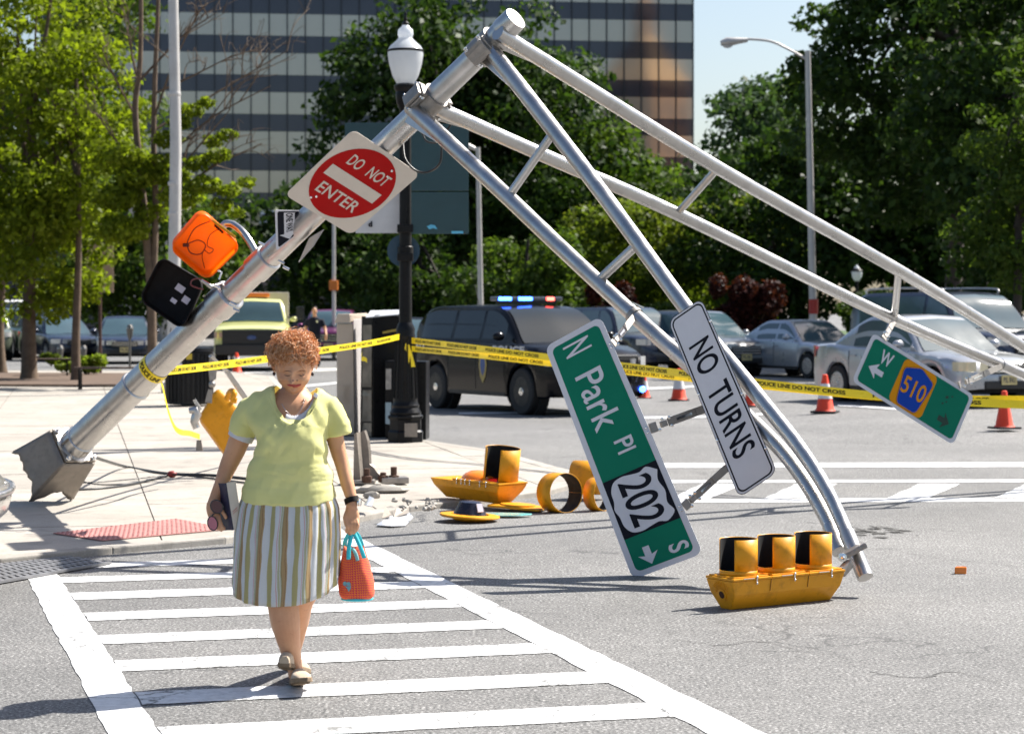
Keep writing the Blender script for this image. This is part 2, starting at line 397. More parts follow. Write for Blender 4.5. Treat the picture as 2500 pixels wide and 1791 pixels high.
for i in range(len(edge) - 3):
    a, b = edge[i], edge[i + 1]; ai, bi = inner[i], inner[i + 1]
    zt = ZS + 0.004
    struct(MB().add([a + V(0, 0, -.03), b + V(0, 0, -.03), bi + V(0, 0, -.03), ai + V(0, 0, -.03), a + V(0, 0, zt), b + V(0, 0, zt), bi + V(0, 0, zt), ai + V(0, 0, zt)],
        [(0, 3, 2, 1), (4, 5, 6, 7), (0, 1, 5, 4), (2, 3, 7, 6), (1, 2, 6, 5), (3, 0, 4, 7)]).build('kerb', KERBM, bevel=0.012))
def clip(poly, p, n):
    out = []
    for i in range(len(poly)):
        a, b = poly[i], poly[(i + 1) % len(poly)]; da, db = (a - p).dot(n), (b - p).dot(n)
        if da >= 0: out.append(a)
        if (da > 0) != (db > 0) and abs(da - db) > 1e-9: out.append(a.lerp(b, da / (da - db)))
    return out
gd = Vector((-0.20, 1, 0)).normalized(); gx = Vector((gd.y, -gd.x, 0)); S = 1.85
base_in = [p.copy() for p in inner]
for i in range(-16, 8):
    for j in range(0, 40):
        o = gx * (i * S + .62) + gd * (j * S + 6) ; cen = o + gx * S / 2 + gd * S / 2
        if cen.y < 10 or cen.y > 62: continue
        if abs(cen.x / cen.y) > 0.27 : continue
        g = 0.006
        poly = base_in
        for p, n in ((o + gx * g, gx), (o + gx * (S - g), -gx), (o + gd * g, gd), (o + gd * (S - g), -gd)):
            poly = clip(poly, p, n)
            if len(poly) < 3: break
        if len(poly) < 3: continue
        ar = sum(poly[k].x * poly[(k + 1) % len(poly)].y - poly[(k + 1) % len(poly)].x * poly[k].y for k in range(len(poly))) / 2
        if ar < 0.02: continue
        dz = random.uniform(-0.0015, 0.0015)
        MB().prism([p + V(0, 0, ZS - 0.03) for p in poly], (0, 0, 0.03 + dz)).build('slab', CONC, walk)
# planting bed with soil at the back of the sidewalk
bed = struct(MB().prism([V(*p, ZS) for p in ((-14.5, 48.5), (-11.2, 47.5), (-8.4, 47.2), (-8.0, 50), (-9.0, 56), (-15.5, 57), (-16, 52))], (0, 0, 0.05)).build('planting_bed', SOIL))
# park lawn beyond the street
lawn = struct(MB().prism([V(*p, 0) for p in ((-3, 74), (60, 66), (90, 160), (40, 175), (-8, 170))], (0, 0, 0.10)).build('park_lawn', GRASSM))

# tactile pad on the ramp
PADM = M_('brick_red_paving', (0.42, 0.19, 0.17), 0.7, 0, 0.15, 5, 0.2, 60, dirt=0.2)
pc = [G(135, 1302, ZS), G(400, 1265, ZS), G(545, 1278, ZS), G(505, 1302, ZS), G(300, 1324, ZS)]
pc = [G(130, 1303, ZS), G(250, 1321, ZS), G(560, 1293, ZS), G(430, 1268, ZS)]
pad = tag(thing('tactile_pad', 'brick red tactile paving pad with raised domes on the corner ramp', 'paving pad', pc[0]), 'brick red tactile paving pad with raised domes on the corner ramp', 'paving pad')
MB().prism([p + V(0, 0, 0.004) for p in pc], (0, 0, 0.006)).build('pad', PADM, pad, world=True)
dm = MB()
for i in range(26):
    for j in range(11):
        u, v = (i + .5) / 26, (j + .5) / 11
        q = pc[0].lerp(pc[3], u).lerp(pc[1].lerp(pc[2], u), v) + V(0, 0, 0.009)
        dm.lathe([(0.013, 0), (0.010, 0.005), (0, 0.006)], 6, Matrix.Translation(q))
stuff(dm.build('dome', M_('dome_red', (0.34, 0.13, 0.12), 0.7), pad, world=True))
# storm drain grate
gc = [G(-60, 1432), G(150, 1408), G(268, 1378), G(120, 1366), G(-60, 1385)]
gr = thing('storm_drain_grate', 'grey iron storm drain grate in the gutter by the ramp', 'drain grate', G(80, 1395))
IRON = M_('grey_iron', (0.20, 0.20, 0.21), 0.55, 0.5, 0.2, 10, 0.2)
q = [G(-80, 1440), G(268, 1378), G(150, 1360), G(-150, 1398)]
MB().prism([p + V(0, 0, .003) for p in q], (0, 0, .003)).build('pit', M_('drain_shade', (0.02, 0.02, 0.025), 0.9), gr, world=True)  # flat near-black sheet under the bars, painted for the shade of the pit
for k in range(22):
    a = q[0].lerp(q[1], (k + .3) / 22); b = q[3].lerp(q[2], (k + .3) / 22)
    MB().bar(a + V(0, 0, .013), b + V(0, 0, .013), 0.032, 0.014).build('bar', IRON, gr, world=True)
for k in range(6):
    a = q[0].lerp(q[3], k / 5); b = q[1].lerp(q[2], k / 5)
    MB().bar(a + V(0, 0, .016), b + V(0, 0, .016), 0.03, 0.016).build('cross_bar', IRON, gr, world=True)

# ------------------------------------------------------------------ fallen signal pole with two mast arms
PA, PB = W(180, 1088, 18.7), W(1252, 52, 16.0)
pax = (PB - PA).normalized()
def pole_at(px):      # point on the pole axis seen at photo column px
    i0, i1 = 1 / 18.7, 1 / 16.0; t = (px - 180) / (1252 - 180); Y = 1 / lerp(i0, i1, t); return W(px, lerp(1088, 52, t), Y)
fp = thing('fallen_signal_pole', 'toppled silver aluminium traffic signal pole with two bent mast arms over the corner', 'signal pole', G(100, 1195, ZS))
ps = pole_at(548)
MB().tube([PA - pax * 0.10, ps], [0.125, 0.115], 32).build('lower_shaft', ALU, fp, smooth=True, world=True)
MB().tube([ps - pax * .02, PB - pax * .05], [0.104, 0.086], 32).build('upper_shaft', ALU, fp, smooth=True, world=True)
Mz = zframe(PB - pax * 0.12, pax)
MB().lathe([(0.09, 0), (0.094, 0.02), (0.094, 0.14), (0.088, 0.155), (0.0, 0.165)], 32, Mz).build('end_cap', ALU, fp, smooth=50, world=True)
for px, L in ((546, .10), (640, .10), (330, .02)):
    c = pole_at(px); r = 0.122 if px < 600 else 0.106
    MB().lathe([(r, -L), (r + .012, -L + .01), (r + .012, L - .01), (r, L)], 32, zframe(c, pax)).build('pole_band', ALU, fp, smooth=40, world=True)
# flared base casting, torn open at its lower end
view = -(PA - camo.location).normalized()
Mb = zframe(PA - pax * 0.02, -pax, (view.cross(pax) * 1.0 + view * 1.6))
def base_side(k):
    ang = math.pi / 2 * k
    c, s_ = math.cos(ang), math.sin(ang)
    def fn(u, v):
        h = v * 0.46; w = lerp(0.165, 0.235, v)
        rag = (0.10 * math.sin(u * math.pi) * (1 if k in (0, 3) else .3) + 0.03 * math.sin(u * 9 + k) + 0.012 * math.sin(u * 31)) * v ** 3
        x, y = w, (u * 2 - 1) * w
        return Mb @ Vector((c * x - s_ * y, s_ * x + c * y, h - rag))
    return fn
b = MB()
for k in range(4): b.grid(base_side(k), 16, 8)
b.build('base_casting', ALUB, fp, smooth=45, world=True, solid=0.016, weld=True)
b = MB(); b.prism([Mb @ Vector((x, y, -0.015)) for x, y in ((-.165, -.165), (.165, -.165), (.165, .165), (-.165, .165))], -pax * -0.02); b.build('base_flange', ALUB, fp, world=True, bevel=.006)
MB().lathe([(0.17, -0.02), (0.17, -0.04), (0.14, -.045), (0.135, -0.13), (0.12, -.14)], 28, Mb).build('base_shoe', ALU, fp, smooth=40, world=True)
for k in range(4):
    a = math.pi / 4 + k * math.pi / 2
    MB().lathe([(0.024, -0.02), (0.024, -0.05), (0.014, -0.052), (0.014, -0.075), (0, -0.077)], 8, Mb @ Matrix.Translation((0.195 * math.cos(a), 0.195 * math.sin(a), 0))).build('bolt', CHROME, fp, world=True)
    a += math.pi / 4
    MB().bar(Mb @ Vector((.13 * math.cos(a), .13 * math.sin(a), -.03)), Mb @ Vector((.13 * math.cos(a), .13 * math.sin(a), -.13)), .05, .012).build('gusset', ALUB, fp, world=True)
def path3(pxs, d0, d1):
    cum = [0]
    for a, b2 in zip(pxs, pxs[1:]): cum.append(cum[-1] + math.hypot(b2[0] - a[0], b2[1] - a[1]))
    return [W(p[0], p[1], 1 / lerp(1 / d0, 1 / d1, c / cum[-1])) for p, c in zip(pxs, cum)]
AU = path3([(1190, 112), (1330, 290), (1470, 472), (1600, 650), (1700, 785), (1800, 905), (1882, 1005), (1956, 1098), (2019, 1197), (2067, 1300), (2110, 1402)], 16.08, 13.0)
AV = path3([(1003, 262), (1120, 371), (1240, 482), (1360, 596), (1477, 705), (1585, 803), (1700, 905), (1790, 985), (1860, 1050), (1919, 1112), (1979, 1196), (2027, 1285), (2049, 1345)], 16.45, 13.25)
BU = path3([(1215, 80), (1753, 410), (2194, 660), (2500, 847), (2860, 1070), (3010, 1160)], 15.95, 22.6)
BV = path3([(1050, 257), (1356, 392), (1653, 522), (2183, 780), (2500, 915), (2860, 1078), (3010, 1150)], 16.5, 22.6)
def arm(name, P, r0, r1, n=6):
    P = catmull(P, n); m = len(P)
    MB().tube(P, [lerp(r0, r1, i / (m - 1)) for i in range(m)], 24).build(name, ALU, fp, smooth=50, world=True); return P
AUp = arm('arm_tube', AU, .060, .041); AVp = arm('arm_tube', AV, .060, .044); BUp = arm('arm_tube', BU, .057, .047); BVp = arm('arm_tube', BV, .057, .047)
def nearest(P, px, py):
    best = min(P, key=lambda p: (1250 + p.x / p.y * F - px) ** 2 + (HZ + (CH - p.z) / p.y * F - py) ** 2); return best
for P, Q, a, b2 in ((AVp, AUp, (1240, 474), (1361, 330)), (AVp, AUp, (1472, 690), (1554, 590)), (BUp, BVp, (1753, 413), (1640, 518)), (BUp, BVp, (2210, 672), (2150, 762))):
    MB().tube([nearest(P, *a), nearest(Q, *b2)], 0.031, 16).build('strut', ALU, fp, smooth=50, world=True)
# clamps where the arms meet the pole
for (px, pu, pl) in ((1045, BV[0], AV[0]), (1186, BU[0], AU[0])):
    c = pole_at(px); Mc = zframe(c, pax)
    MB().lathe([(.098, -.10), (.108, -.10), (.108, .10), (.098, .10)], 32, Mc).build('clamp_band', ALUD, fp, smooth=40, world=True)
    for q in (pu, pl):
        d = (q - c); d -= pax * d.dot(pax); d.normalize(); s = pax.cross(d)
        R = Matrix((pax, s, d)).transposed()
        bb = MB(); bb.box(c + d * .125, (.20, .12, .045), R); bb.box(c + d * .165, (.17, .10, .03), R); bb.build('clamp_block', ALUD, fp, world=True, bevel=.008)
        for i in (-1, 1):
            for j in (-1, 1):
                MB().lathe([(.014, 0), (.014, .012), (.007, .014), (.007, .035), (0, .036)], 8, zframe(c + pax * i * .07 + s * j * .075 + d * .13, d)).build('bolt', CHROME, fp, world=True)
    # gusset fins under the arm tubes
    for P in ((BU if px > 1100 else BV), (AU if px > 1100 else AV)):
        t = (P[1] - P[0]).normalized(); dn = -(pax - t * pax.dot(t)).normalized()
        a0 = P[0] + t * .02 + dn * .05
        MB().prism([a0 - view * .006, P[0] + t * .02 + dn * .12 - view * .006, P[0] + t * .42 + dn * .062 - view * .006, P[0] + t * .42 + dn * .04 - view * .006], view * .012).build('fin', ALU, fp, world=True)
# tip hardware
tip = AU[-1]; td = (AU[-1] - AU[-2]).normalized()
MB().tube([tip - td * .30, tip - td * .02, tip + td * .02], [.050, .050, .048], 24).build('tip_sleeve', ALU, fp, smooth=50, world=True)
jl = W(2075, 1352, 13.0)
MB().tube([AV[-2], AV[-1] + V(0, -.03, 0)], [.05, .05], 20).build('tip_sleeve', ALU, fp, smooth=50, world=True)
MB().bar(W(2050, 1362, 12.98), W(2112, 1328, 13.0), .035, .085, up=view).build('tip_plate', ALUD, fp, world=True, bevel=.01)
MB().lathe([(.026, 0), (.026, .02), (.012, .022), (0, .03)], 10, zframe(W(2055, 1360, 12.95), view)).build('bolt', CHROME, fp, world=True)
# drooping black wire at the lower collar, wires spilling from the base
WIRE = M_('black_cable_sheath', (0.012, 0.012, 0.013), 0.4, 0, .2, 10)
def wire(pts, r=0.008, name='cable', n=7): return MB().tube(catmull(pts, n), r, 8).build(name, WIRE, fp, smooth=60, world=True)
wire([W(983, 345, 16.7), W(990, 390, 16.6), (W(1018, 418, 16.6)), W(1050, 418, 16.6), W(1075, 395, 16.5), W(1080, 340, 16.5), W(1100, 305, 16.5)], .009)
wire([W(1030, 325, 16.4), W(1042, 345, 16.3), W(1065, 350, 16.3)], .007)
zc = ZS + .012
wire([W(222, 1113, 18.9), G(300, 1137, zc + .02), G(380, 1152, zc), G(430, 1157, zc), G(520, 1160, zc), G(640, 1172, zc)], .015)
wire([G(162, 1196, zc), G(250, 1191, zc), G(330, 1180, zc), G(400, 1163, zc), G(430, 1158, zc + .02), G(520, 1168, zc), G(600, 1178, zc)], .010)
wire([G(190, 1170, zc + .03), G(230, 1181, zc), G(300, 1182, zc), G(360, 1172, zc), G(410, 1160, zc)], .006)
wire([G(160, 1180, zc), G(240, 1176, zc), G(330, 1168, zc), G(420, 1158, zc + .01)], .006)
b = MB(); b.ball(G(420, 1157, zc + .02), (.05, .04, .035)); b.build('wire_splice', M_('tape_red', (.22, .02, .015), .5), fp, smooth=True, world=True)
# torn tape round the shaft
c = pole_at(376); MB().lathe([(.124, -.042), (.126, -.02), (.1255, .02), (.123, .042)], 32, zframe(c, pax), caps=False).build('tape_band', TAPE, fp, smooth=True, world=True)
mt = MB()
Mt = zframe(c, pax, view)
ex = (Mt.inverted() @ (c + V(1, 0, 0))) ; a_view = 0.0
def tfn(u, v):
    th = -u / .126; return Mt @ Vector((.1285 * math.cos(th), .1285 * math.sin(th), v))
put_text(mt, 'POLICE LINE', lambda u, v: tfn(-u, v), -.125, .125, -.022, .022, .03)
mt.build('tape_lettering', BLACKS, fp, world=True)

# ------------------------------------------------------------------ signs
class Sign:
    def __init__(s, name, label, px, dO, dU, dV, cat='sign', edge_back=SIGNB):
        O, U, UV, Vv = px
        s.O, s.U, s.V = W(*O, dO), W(*U, dU), W(*Vv, dV)
        n = (s.U - s.O).cross(s.V - s.O).normalized(); s.n = n
        ray = W(*UV, 1.0) - camo.location; k = (s.O - camo.location).dot(n) / ray.dot(n); s.UV = camo.location + ray * k
        s.lu = (s.U - s.O).length; s.lv = (s.V - s.O).length
        low = min((s.O, s.U, s.V, s.UV), key=lambda p: p.z)
        s.t = thing(name, label, cat, low)
    def p(s, u, v, lift=0.0):
        return s.O.lerp(s.U, u).lerp(s.V.lerp(s.UV, u), v) + s.n * lift
    def rrect(s, u0, u1, v0, v1, rad=0.03, n=5):
        ru, rv = rad / s.lu, rad / s.lv; out = []
        for (cu, cv, a) in ((u1 - ru, v0 + rv, -90), (u1 - ru, v1 - rv, 0), (u0 + ru, v1 - rv, 90), (u0 + ru, v0 + rv, 180)):
            for k in range(n + 1):
                th = math.radians(a + 90 * k / n); out.append((cu + ru * math.cos(th), cv + rv * math.sin(th)))
        return out
    def poly(s, name, pts, mat, lift):
        return MB().add([s.p(u, v, lift) for u, v in pts], [tuple(range(len(pts)))]).build(name, mat, s.t, world=True)
    def panel(s, mat, rad=0.04, thick=0.004, name='panel'):
        pts = s.rrect(0, 1, 0, 1, rad)
        MB().prism([s.p(u, v, 0) for u, v in pts], -s.n * thick).build(name, mat, s.t, world=True)
        return s
    def text(s, txt, u0, u1, v0, v1, mat, bold=0.02, lift=0.003, name='lettering'):
        mb = MB(); put_text(mb, txt, lambda u, v: s.p(u, v, lift), u0, u1, v0, v1, bold); return mb.build(name, mat, s.t, world=True)
    def arrow(s, u0, u1, v0, v1, mat, lift=0.003, name='arrow'):
        P = [(0, .36), (.55, .36), (.42, .0), (.62, .0), (1, .5), (.62, 1), (.42, 1), (.55, .64), (0, .64)]
        P = [(0, .33), (.5, .33), (.40, .0), (1, .5), (.40, 1), (.5, .67), (0, .67)]
        return s.poly(name, [(lerp(u0, u1, a), lerp(v0, v1, b)) for a, b in P], mat, lift)
    def rivet(s, u, v, r=.009):
        MB().lathe([(r, 0), (r * .8, .004), (0, .006)], 8, zframe(s.p(u, v, .001), s.n)).build('rivet', CHROME, s.t, world=True)
def sky_bracket(parent, a, b, w=.05, slot=True, name='bracket'):
    """slotted hanger arm from a to b with clamp hardware at both ends"""
    a, b = Vector(a), Vector(b); d = (b - a).normalized(); L = (b - a).length
    m1 = a.lerp(b, .22); m2 = a.lerp(b, .80)
    bb = MB(); bb.bar(m1, m2, .006, w, up=d.cross(view)); sd = d.cross(view).normalized()
    bb.bar(a.lerp(b, .55) + view * .006, b, .006, w * .95, up=d.cross(view)); bb.build(name, ALUD, parent, world=True)
    MB().bar(a.lerp(b, .32) + view * .011, a.lerp(b, .50) + view * .011, .002, w * .28, up=d.cross(view)).build('slot', CHROME, parent, world=True)
    bb = MB(); R = Matrix((d, sd, view)).transposed()
    bb.box(a + d * .03, (.05, w * 1.2, .03), R); bb.box(a.lerp(b, .17), (.045, w * .7, .045), R); bb.build('bracket_clamp', ALUD, parent, world=True, bevel=.004)
    for k, o in ((.10, .5), (.16, -.6), (.24, .5), (.24, -.5)):
        MB().lathe([(.011, 0), (.011, .012), (.005, .013), (.005, .03), (0, .031)], 7, zframe(a.lerp(b, k) + sd * w * o + view * .012, view)).build('bolt', CHROME, parent, world=True)

# street name sign, hanging lengthwise down
s1 = Sign('street_name_sign', 'green N Park Pl street sign with 202 shield hanging down from the bent arm', [(1330, 847), (1545, 1414), (1716, 1350), (1466, 772)], 14.30, 14.05, 14.22)
s1.panel(WHITES, .05)
s1.poly('green_field', s1.rrect(.022, .978, .085, .915, .035), GREENS, .0012)
s1.poly('shield_block', [(.600, .085), (.842, .085), (.842, .915), (.600, .915)], BLACKS, .0022)
sh = [(0.13, 0.965), (0.30, 0.905), (0.5, 0.95), (0.70, 0.905), (0.87, 0.965), (0.985, 0.80), (0.945, 0.66), (0.965, 0.50), (0.99, 0.34), (0.95, 0.17), (0.81, 0.075), (0.64, 0.06), (0.5, 0.02), (0.36, 0.06), (0.19, 0.075), (0.05, 0.17), (0.01, 0.34), (0.035, 0.50), (0.055, 0.66), (0.015, 0.80)]
sh = [(p.x, p.y) for p in catmull([V(*p, 0) for p in sh + sh[:1]], 4)[:-1]]
s1.poly('route_shield', [(lerp(.605, .837, a), lerp(.09, .91, b)) for a, b in sh], WHITES, .003)
s1.text('202', .628, .815, .27, .76, BLACKS, .014, .004)
s1.text('N', .040, .088, .26, .70, WHITES, .008); s1.text('Park', .170, .410, .26, .70, WHITES, .008); s1.text('Pl', .468, .524, .45, .73, WHITES, .012)
s1.text('S', .925, .960, .60, .88, WHITES, .02); s1.arrow(.895, .968, .18, .46, WHITES)
for u in (.112, .128, .47, .49, .80, .818): s1.rivet(u, .965)
sky_bracket(s1.t, s1.p(.12, 1.0, -.004), nearest(AVp, 1556, 772) + V(0, -.045, 0), .045)
sky_bracket(s1.t, s1.p(.48, 1.0, -.004), W(1790, 972, 14.30), .055); sky_bracket(s1.t, s1.p(.81, 1.0, -.004), W(1800, 1118, 14.15), .05)
c = nearest(AVp, 1556, 770)
MB().lathe([(.056, -.018), (.062, -.018), (.062, .018), (.056, .018)], 20, zframe(c, (AVp[30] - AVp[24]))).build('strap_clamp', ALUD, s1.t, world=True, smooth=40)
MB().bar(W(1541, 738, 14.7), W(1572, 751, 14.7), .01, .012).build('strap_tail', CHROME, s1.t, world=True)

s2 = Sign('no_turns_sign', 'long white NO TURNS sign with black border on the bent arm', [(1631, 783), (1804, 1215), (1898, 1152), (1712, 727)], 13.95, 13.80, 13.90)
s2.panel(BLACKS, .05)
s2.poly('white_edge', s2.rrect(.003, .997, .012, .988, .048), WHITES, .001); s2.poly('border', s2.rrect(.012, .988, .05, .95, .04), BLACKS, .0018); s2.poly('white_field', s2.rrect(.020, .980, .085, .915, .034), WHITES, .0026)
s2.text('NO', .185, .355, .22, .80, BLACKS, .014, .0036); s2.text('TURNS', .430, .825, .22, .80, BLACKS, .014, .0036)
for u, v in ((.13, .97), (.42, .03), (.55, .97), (.68, .03), (.86, .97)): s2.rivet(u, v, .010)

s3 = Sign('route_sign', 'green W 510 route sign with orange and blue pentagon hanging askew', [(2080, 930), (2327, 1086), (2379, 965), (2132, 812)], 19.0, 19.2, 19.05)
s3.panel(WHITES, .05)
s3.poly('green_field', s3.rrect(.03, .97, .065, .935, .035), GREENS, .0015)
s3.poly('orange_block', s3.rrect(.335, .655, .065, .935, .05), ORANGES, .003)
pent = [(.352, .768), (.497, .925), (.650, .775), (.598, .09), (.402, .09)]
cx, cy = .5, .5
pent_r = []
for i, p in enumerate(pent):
    a, b2 = pent[i - 1], pent[(i + 1) % 5]
    for k in range(5):
        t = k / 4; q0 = V(*p, 0).lerp(V(*a, 0), .16); q1 = V(*p, 0); q2 = V(*p, 0).lerp(V(*b2, 0), .16)
        q = q0.lerp(q1, t).lerp(q1.lerp(q2, t), t); pent_r.append((q.x, q.y))
def sc(P, k): return [(cx + (a - cx) * k, cy + (b - cy) * k) for a, b in P]
s3.poly('shield_line', sc(pent_r, 1.0), BLACKS, .004); s3.poly('shield_rim', sc(pent_r, .985), ORANGES, .005); s3.poly('shield_field', sc(pent_r, .955), BLUES, .006)
s3.text('510', .395, .610, .33, .66, ORANGES, .012, .0075)
s3.text('W', .135, .245, .58, .84, WHITES, .02); s3.arrow(.215, .075, .26, .56, WHITES)
DKG = M_('adhesive_ghost', (.003, .035, .022), .5)
s3.arrow(.785, .895, .14, .44, DKG, name='arrow_ghost')
for u, v, r in ((.79, .70, .02), (.80, .62, .012), (.775, .56, .014), (.83, .76, .012)): s3.poly('adhesive_mark', [(u + r * math.cos(a) / 1.4, v + r * 1.6 * math.sin(a + .4)) for a in np.linspace(0, 5.5, 7)], DKG, .003)
sky_bracket(s3.t, s3.p(.10, 1.0, .004), nearest(BVp, 2195, 785) + V(0, -.04, 0), .05)
sky_bracket(s3.t, s3.p(.84, 1.0, .004), nearest(BVp, 2442, 890) + V(0, -.04, 0), .055)
for q in ((2200, 785), (2442, 890)):
    c = nearest(BVp, *q); MB().lathe([(.052, -.02), (.057, -.02), (.057, .02), (.052, .02)], 20, zframe(c, BV[4] - BV[3])).build('strap_clamp', ALU, s3.t, world=True, smooth=40)

s4 = Sign('do_not_enter_sign', 'red and white DO NOT ENTER sign on the toppled pole', [(695, 476), (857, 574), (1026, 426), (862, 316)], 16.75, 17.05, 16.45)
s4.panel(CREAMS, .055)
circ = [(.5 + .455 * math.cos(a), .5 + .455 * math.sin(a)) for a in np.linspace(0, 2 * math.pi, 49)[:-1]]
s4.poly('red_disc', circ, REDS, .002); s4.poly('white_bar', [(.135, .435), (.865, .435), (.865, .575), (.135, .575)], CREAMS, .004)
s4.text('DO', .24, .42, .655, .795, CREAMS, .012, .004); s4.text('NOT', .52, .80, .655, .795, CREAMS, .012, .004); s4.text('ENTER', .215, .785, .225, .365, CREAMS, .012, .004)
for u, v in ((.72, .86), (.74, .78), (.30, .17), (.26, .13)): s4.rivet(u, v, .012)

s5 = Sign('one_way_sign', 'black and white ONE WAY sign seen edge on above the walk signals', [(672, 512), (675, 612), (738, 562), (739, 514)], 16.95, 17.05, 17.15)
s5.panel(WHITES, .02); s5.poly('black_field', s5.rrect(.04, .96, .07, .93, .02), BLACKS, .002)
s5.poly('white_arrow', [(.08, .30), (.70, .30), (.66, .12), (.95, .5), (.66, .88), (.70, .70), (.08, .70)], WHITES, .003); s5.text('ONE WAY', .10, .72, .37, .63, BLACKS, .03, .004)
s6 = Sign('bare_sign_plate', 'small folded aluminium sign plate hanging under the DO NOT ENTER sign', [(728, 642), (765, 600), (790, 560), (755, 580)], 17.3, 17.1, 17.2)
s6.panel(SIGNB, .015); s6.poly('rim', s6.rrect(.06, .94, .06, .94, .012), CREAMS, .002)

# ------------------------------------------------------------------ walk signals (open housings) on the pole
def transl(name, col, rough=.45, k=.55):
    m, nt, b = nmat(name); b.inputs['Base Color'].default_value = (*col, 1); b.inputs['Roughness'].default_value = rough
    t = nt.nodes.new('ShaderNodeBsdfTranslucent'); t.inputs[0].default_value = (*[min(1, c * 1.25) for c in col], 1)
    mx = nt.nodes.new('ShaderNodeMixShader'); mx.inputs[0].default_value = k
    f = ramp(nt, [(.3, k - .08), (.7, k + .08)]); nt.links.new(noise(nt, 6, 4), f.inputs[0]); nt.links.new(f.outputs[0], mx.inputs[0])
    nt.links.new(b.outputs[0], mx.inputs[1]); nt.links.new(t.outputs[0], mx.inputs[2]); nt.links.new(mx.outputs[0], nt.nodes['Material Output'].inputs[0]); return m
ORT = transl('translucent_orange_housing', (0.92, 0.27, 0.006), k=.6)
def open_box(name, label, px, d, depth, mat, cat='walk signal', back=False, dd=(0, 0, 0, 0), rad=.07):
    c = [W(*p, d + e) for p, e in zip(px, dd)]
    n = (c[1] - c[0]).cross(c[3] - c[0]).normalized()
    if n.dot(view) < 0: n = -n
    t = thing(name, label, cat, min(c, key=lambda p: p.z))
    e1 = (c[1] - c[0]).length; e2 = (c[3] - c[0]).length
    def rr(k=1.0, inset=0.0):
        out = []
        for (u, v, a) in ((1, 0, -90), (1, 1, 0), (0, 1, 90), (0, 0, 180)):
            for j in range(6):
                th = math.radians(a + 90 * j / 5)
                uu = (u - (1 if u else -1) * (rad + inset) / e1) + rad / e1 * math.cos(th); vv = (v - (1 if v else -1) * (rad + inset) / e2) + rad / e2 * math.sin(th)
                out.append(c[0].lerp(c[1], uu).lerp(c[3].lerp(c[2], uu), vv))
        return out
    A, B2 = rr(), rr(inset=.018); m = len(A); sgn = 1 if back else -1
    vs = A + [p + n * sgn * depth * .85 for p in A] + [p + n * sgn * depth for p in B2]
    fs = [(i, (i + 1) % m, m + (i + 1) % m, m + i) for i in range(m)] + [(m + i, m + (i + 1) % m, 2 * m + (i + 1) % m, 2 * m + i) for i in range(m)] + [tuple(range(2 * m, 3 * m))]
    MB().add(vs, fs).build('housing', mat, t, world=True, smooth=50, solid=.005)
    # rim
    R1 = A; MB().tube(R1 + R1[:2], .006, 8, caps=False).build('rim', mat, t, smooth=60, world=True)
    return t, c, n
t, c, n = open_box('walk_signal', 'open orange walk signal housing glowing in the sun on the toppled pole', [(414, 607), (506, 684), (589, 602), (492, 516)], 17.45, .15, ORT, dd=(.04, .17, .13, 0))
def inbox(c, u, v, n, d): return c[0].lerp(c[1], u).lerp(c[3].lerp(c[2], u), v) - n * d
DW = M_('dark_red_wire', (.05, .006, .004), .5)
MB().tube(catmull([inbox(c, u, v, n, .125) for u, v in ((.30, .92), (.18, .62), (.22, .35), (.30, .22), (.45, .16), (.60, .28), (.55, .48), (.38, .46), (.28, .28))], 8), .0042, 6).build('wire', DW, t, world=True, smooth=60)
MB().tube(catmull([inbox(c, u, v, n, .125) for u, v in ((.52, .92), (.48, .70), (.58, .50), (.72, .52), (.72, .40), (.60, .38), (.66, .25), (.86, .10))], 8), .003, 6).build('wire', DW, t, world=True, smooth=60)
b = MB(); b.box(inbox(c, .26, .22, n, .12), (.05, .03, .03)); b.build('terminal', M_('terminal_brown', (.10, .02, .005), .5), t, world=True, bevel=.006)
b = MB()
for k in range(5): b.box(inbox(c, .42 + k * .045, .93, n, .10), (.012, .05, .025))
b.build('terminal_block', BLACKP, t, world=True)
MB().tube(catmull([W(542, 556, 17.62), W(552, 546, 17.62), W(572, 550, 17.6), W(602, 578, 17.5), pole_at(640)], 5), [.03] * 21, 16).build('hanger_tube', ALU, t, world=True, smooth=60)
MB().bar(W(512, 533, 17.5), W(575, 580, 17.5), .02, .035, up=view).build('hinge', YEL, t, world=True, bevel=.005)
MB().tube([W(535, 682, 17.6), W(541, 665, 17.6), W(532, 660, 17.6)], .008, 8).build('latch', CHROME, t, world=True)
t, c, n = open_box('walk_signal', 'open black walk signal housing with three white labels inside', [(340, 731), (445, 804), (497, 689), (393, 626)], 17.7, .13, BLACKP)
for (a, b2, sz, k) in ((440, 704, (.075, .055), 0), (424, 734, (.052, .035), 0), (454, 732, (.06, .055), 0)):
    ray = (W(a, b2, 1) - camo.location); pl = c[0] - n * .118; q = camo.location + ray * ((pl - camo.location).dot(n) / ray.dot(n))
    e1 = (c[1] - c[0]).normalized(); e2 = n.cross(e1)
    MB().prism([q + e1 * x * sz[0] / 2 + e2 * y * sz[1] / 2 for x, y in ((-1, -1), (1, -1), (1, 1), (-1, 1))], n * .002).build('label_sticker', M_('sticker_white', (.6, .58, .66), .6), t, world=True)
MB().tube(catmull([W(497, 706, 17.5), W(480, 702, 17.5), W(466, 695, 17.5), W(470, 683, 17.5), W(487, 680, 17.5), W(497, 688, 17.5)], 5), .006, 8).build('wire', M_('maroon_wire', (.16, .03, .03), .4), t, world=True, smooth=60)
MB().tube([W(492, 684, 17.5), W(515, 700, 17.5), W(538, 694, 17.6), pole_at(546)], [.014, .018, .022, .022], 12).build('hanger_arm', ALU, t, world=True, smooth=50)
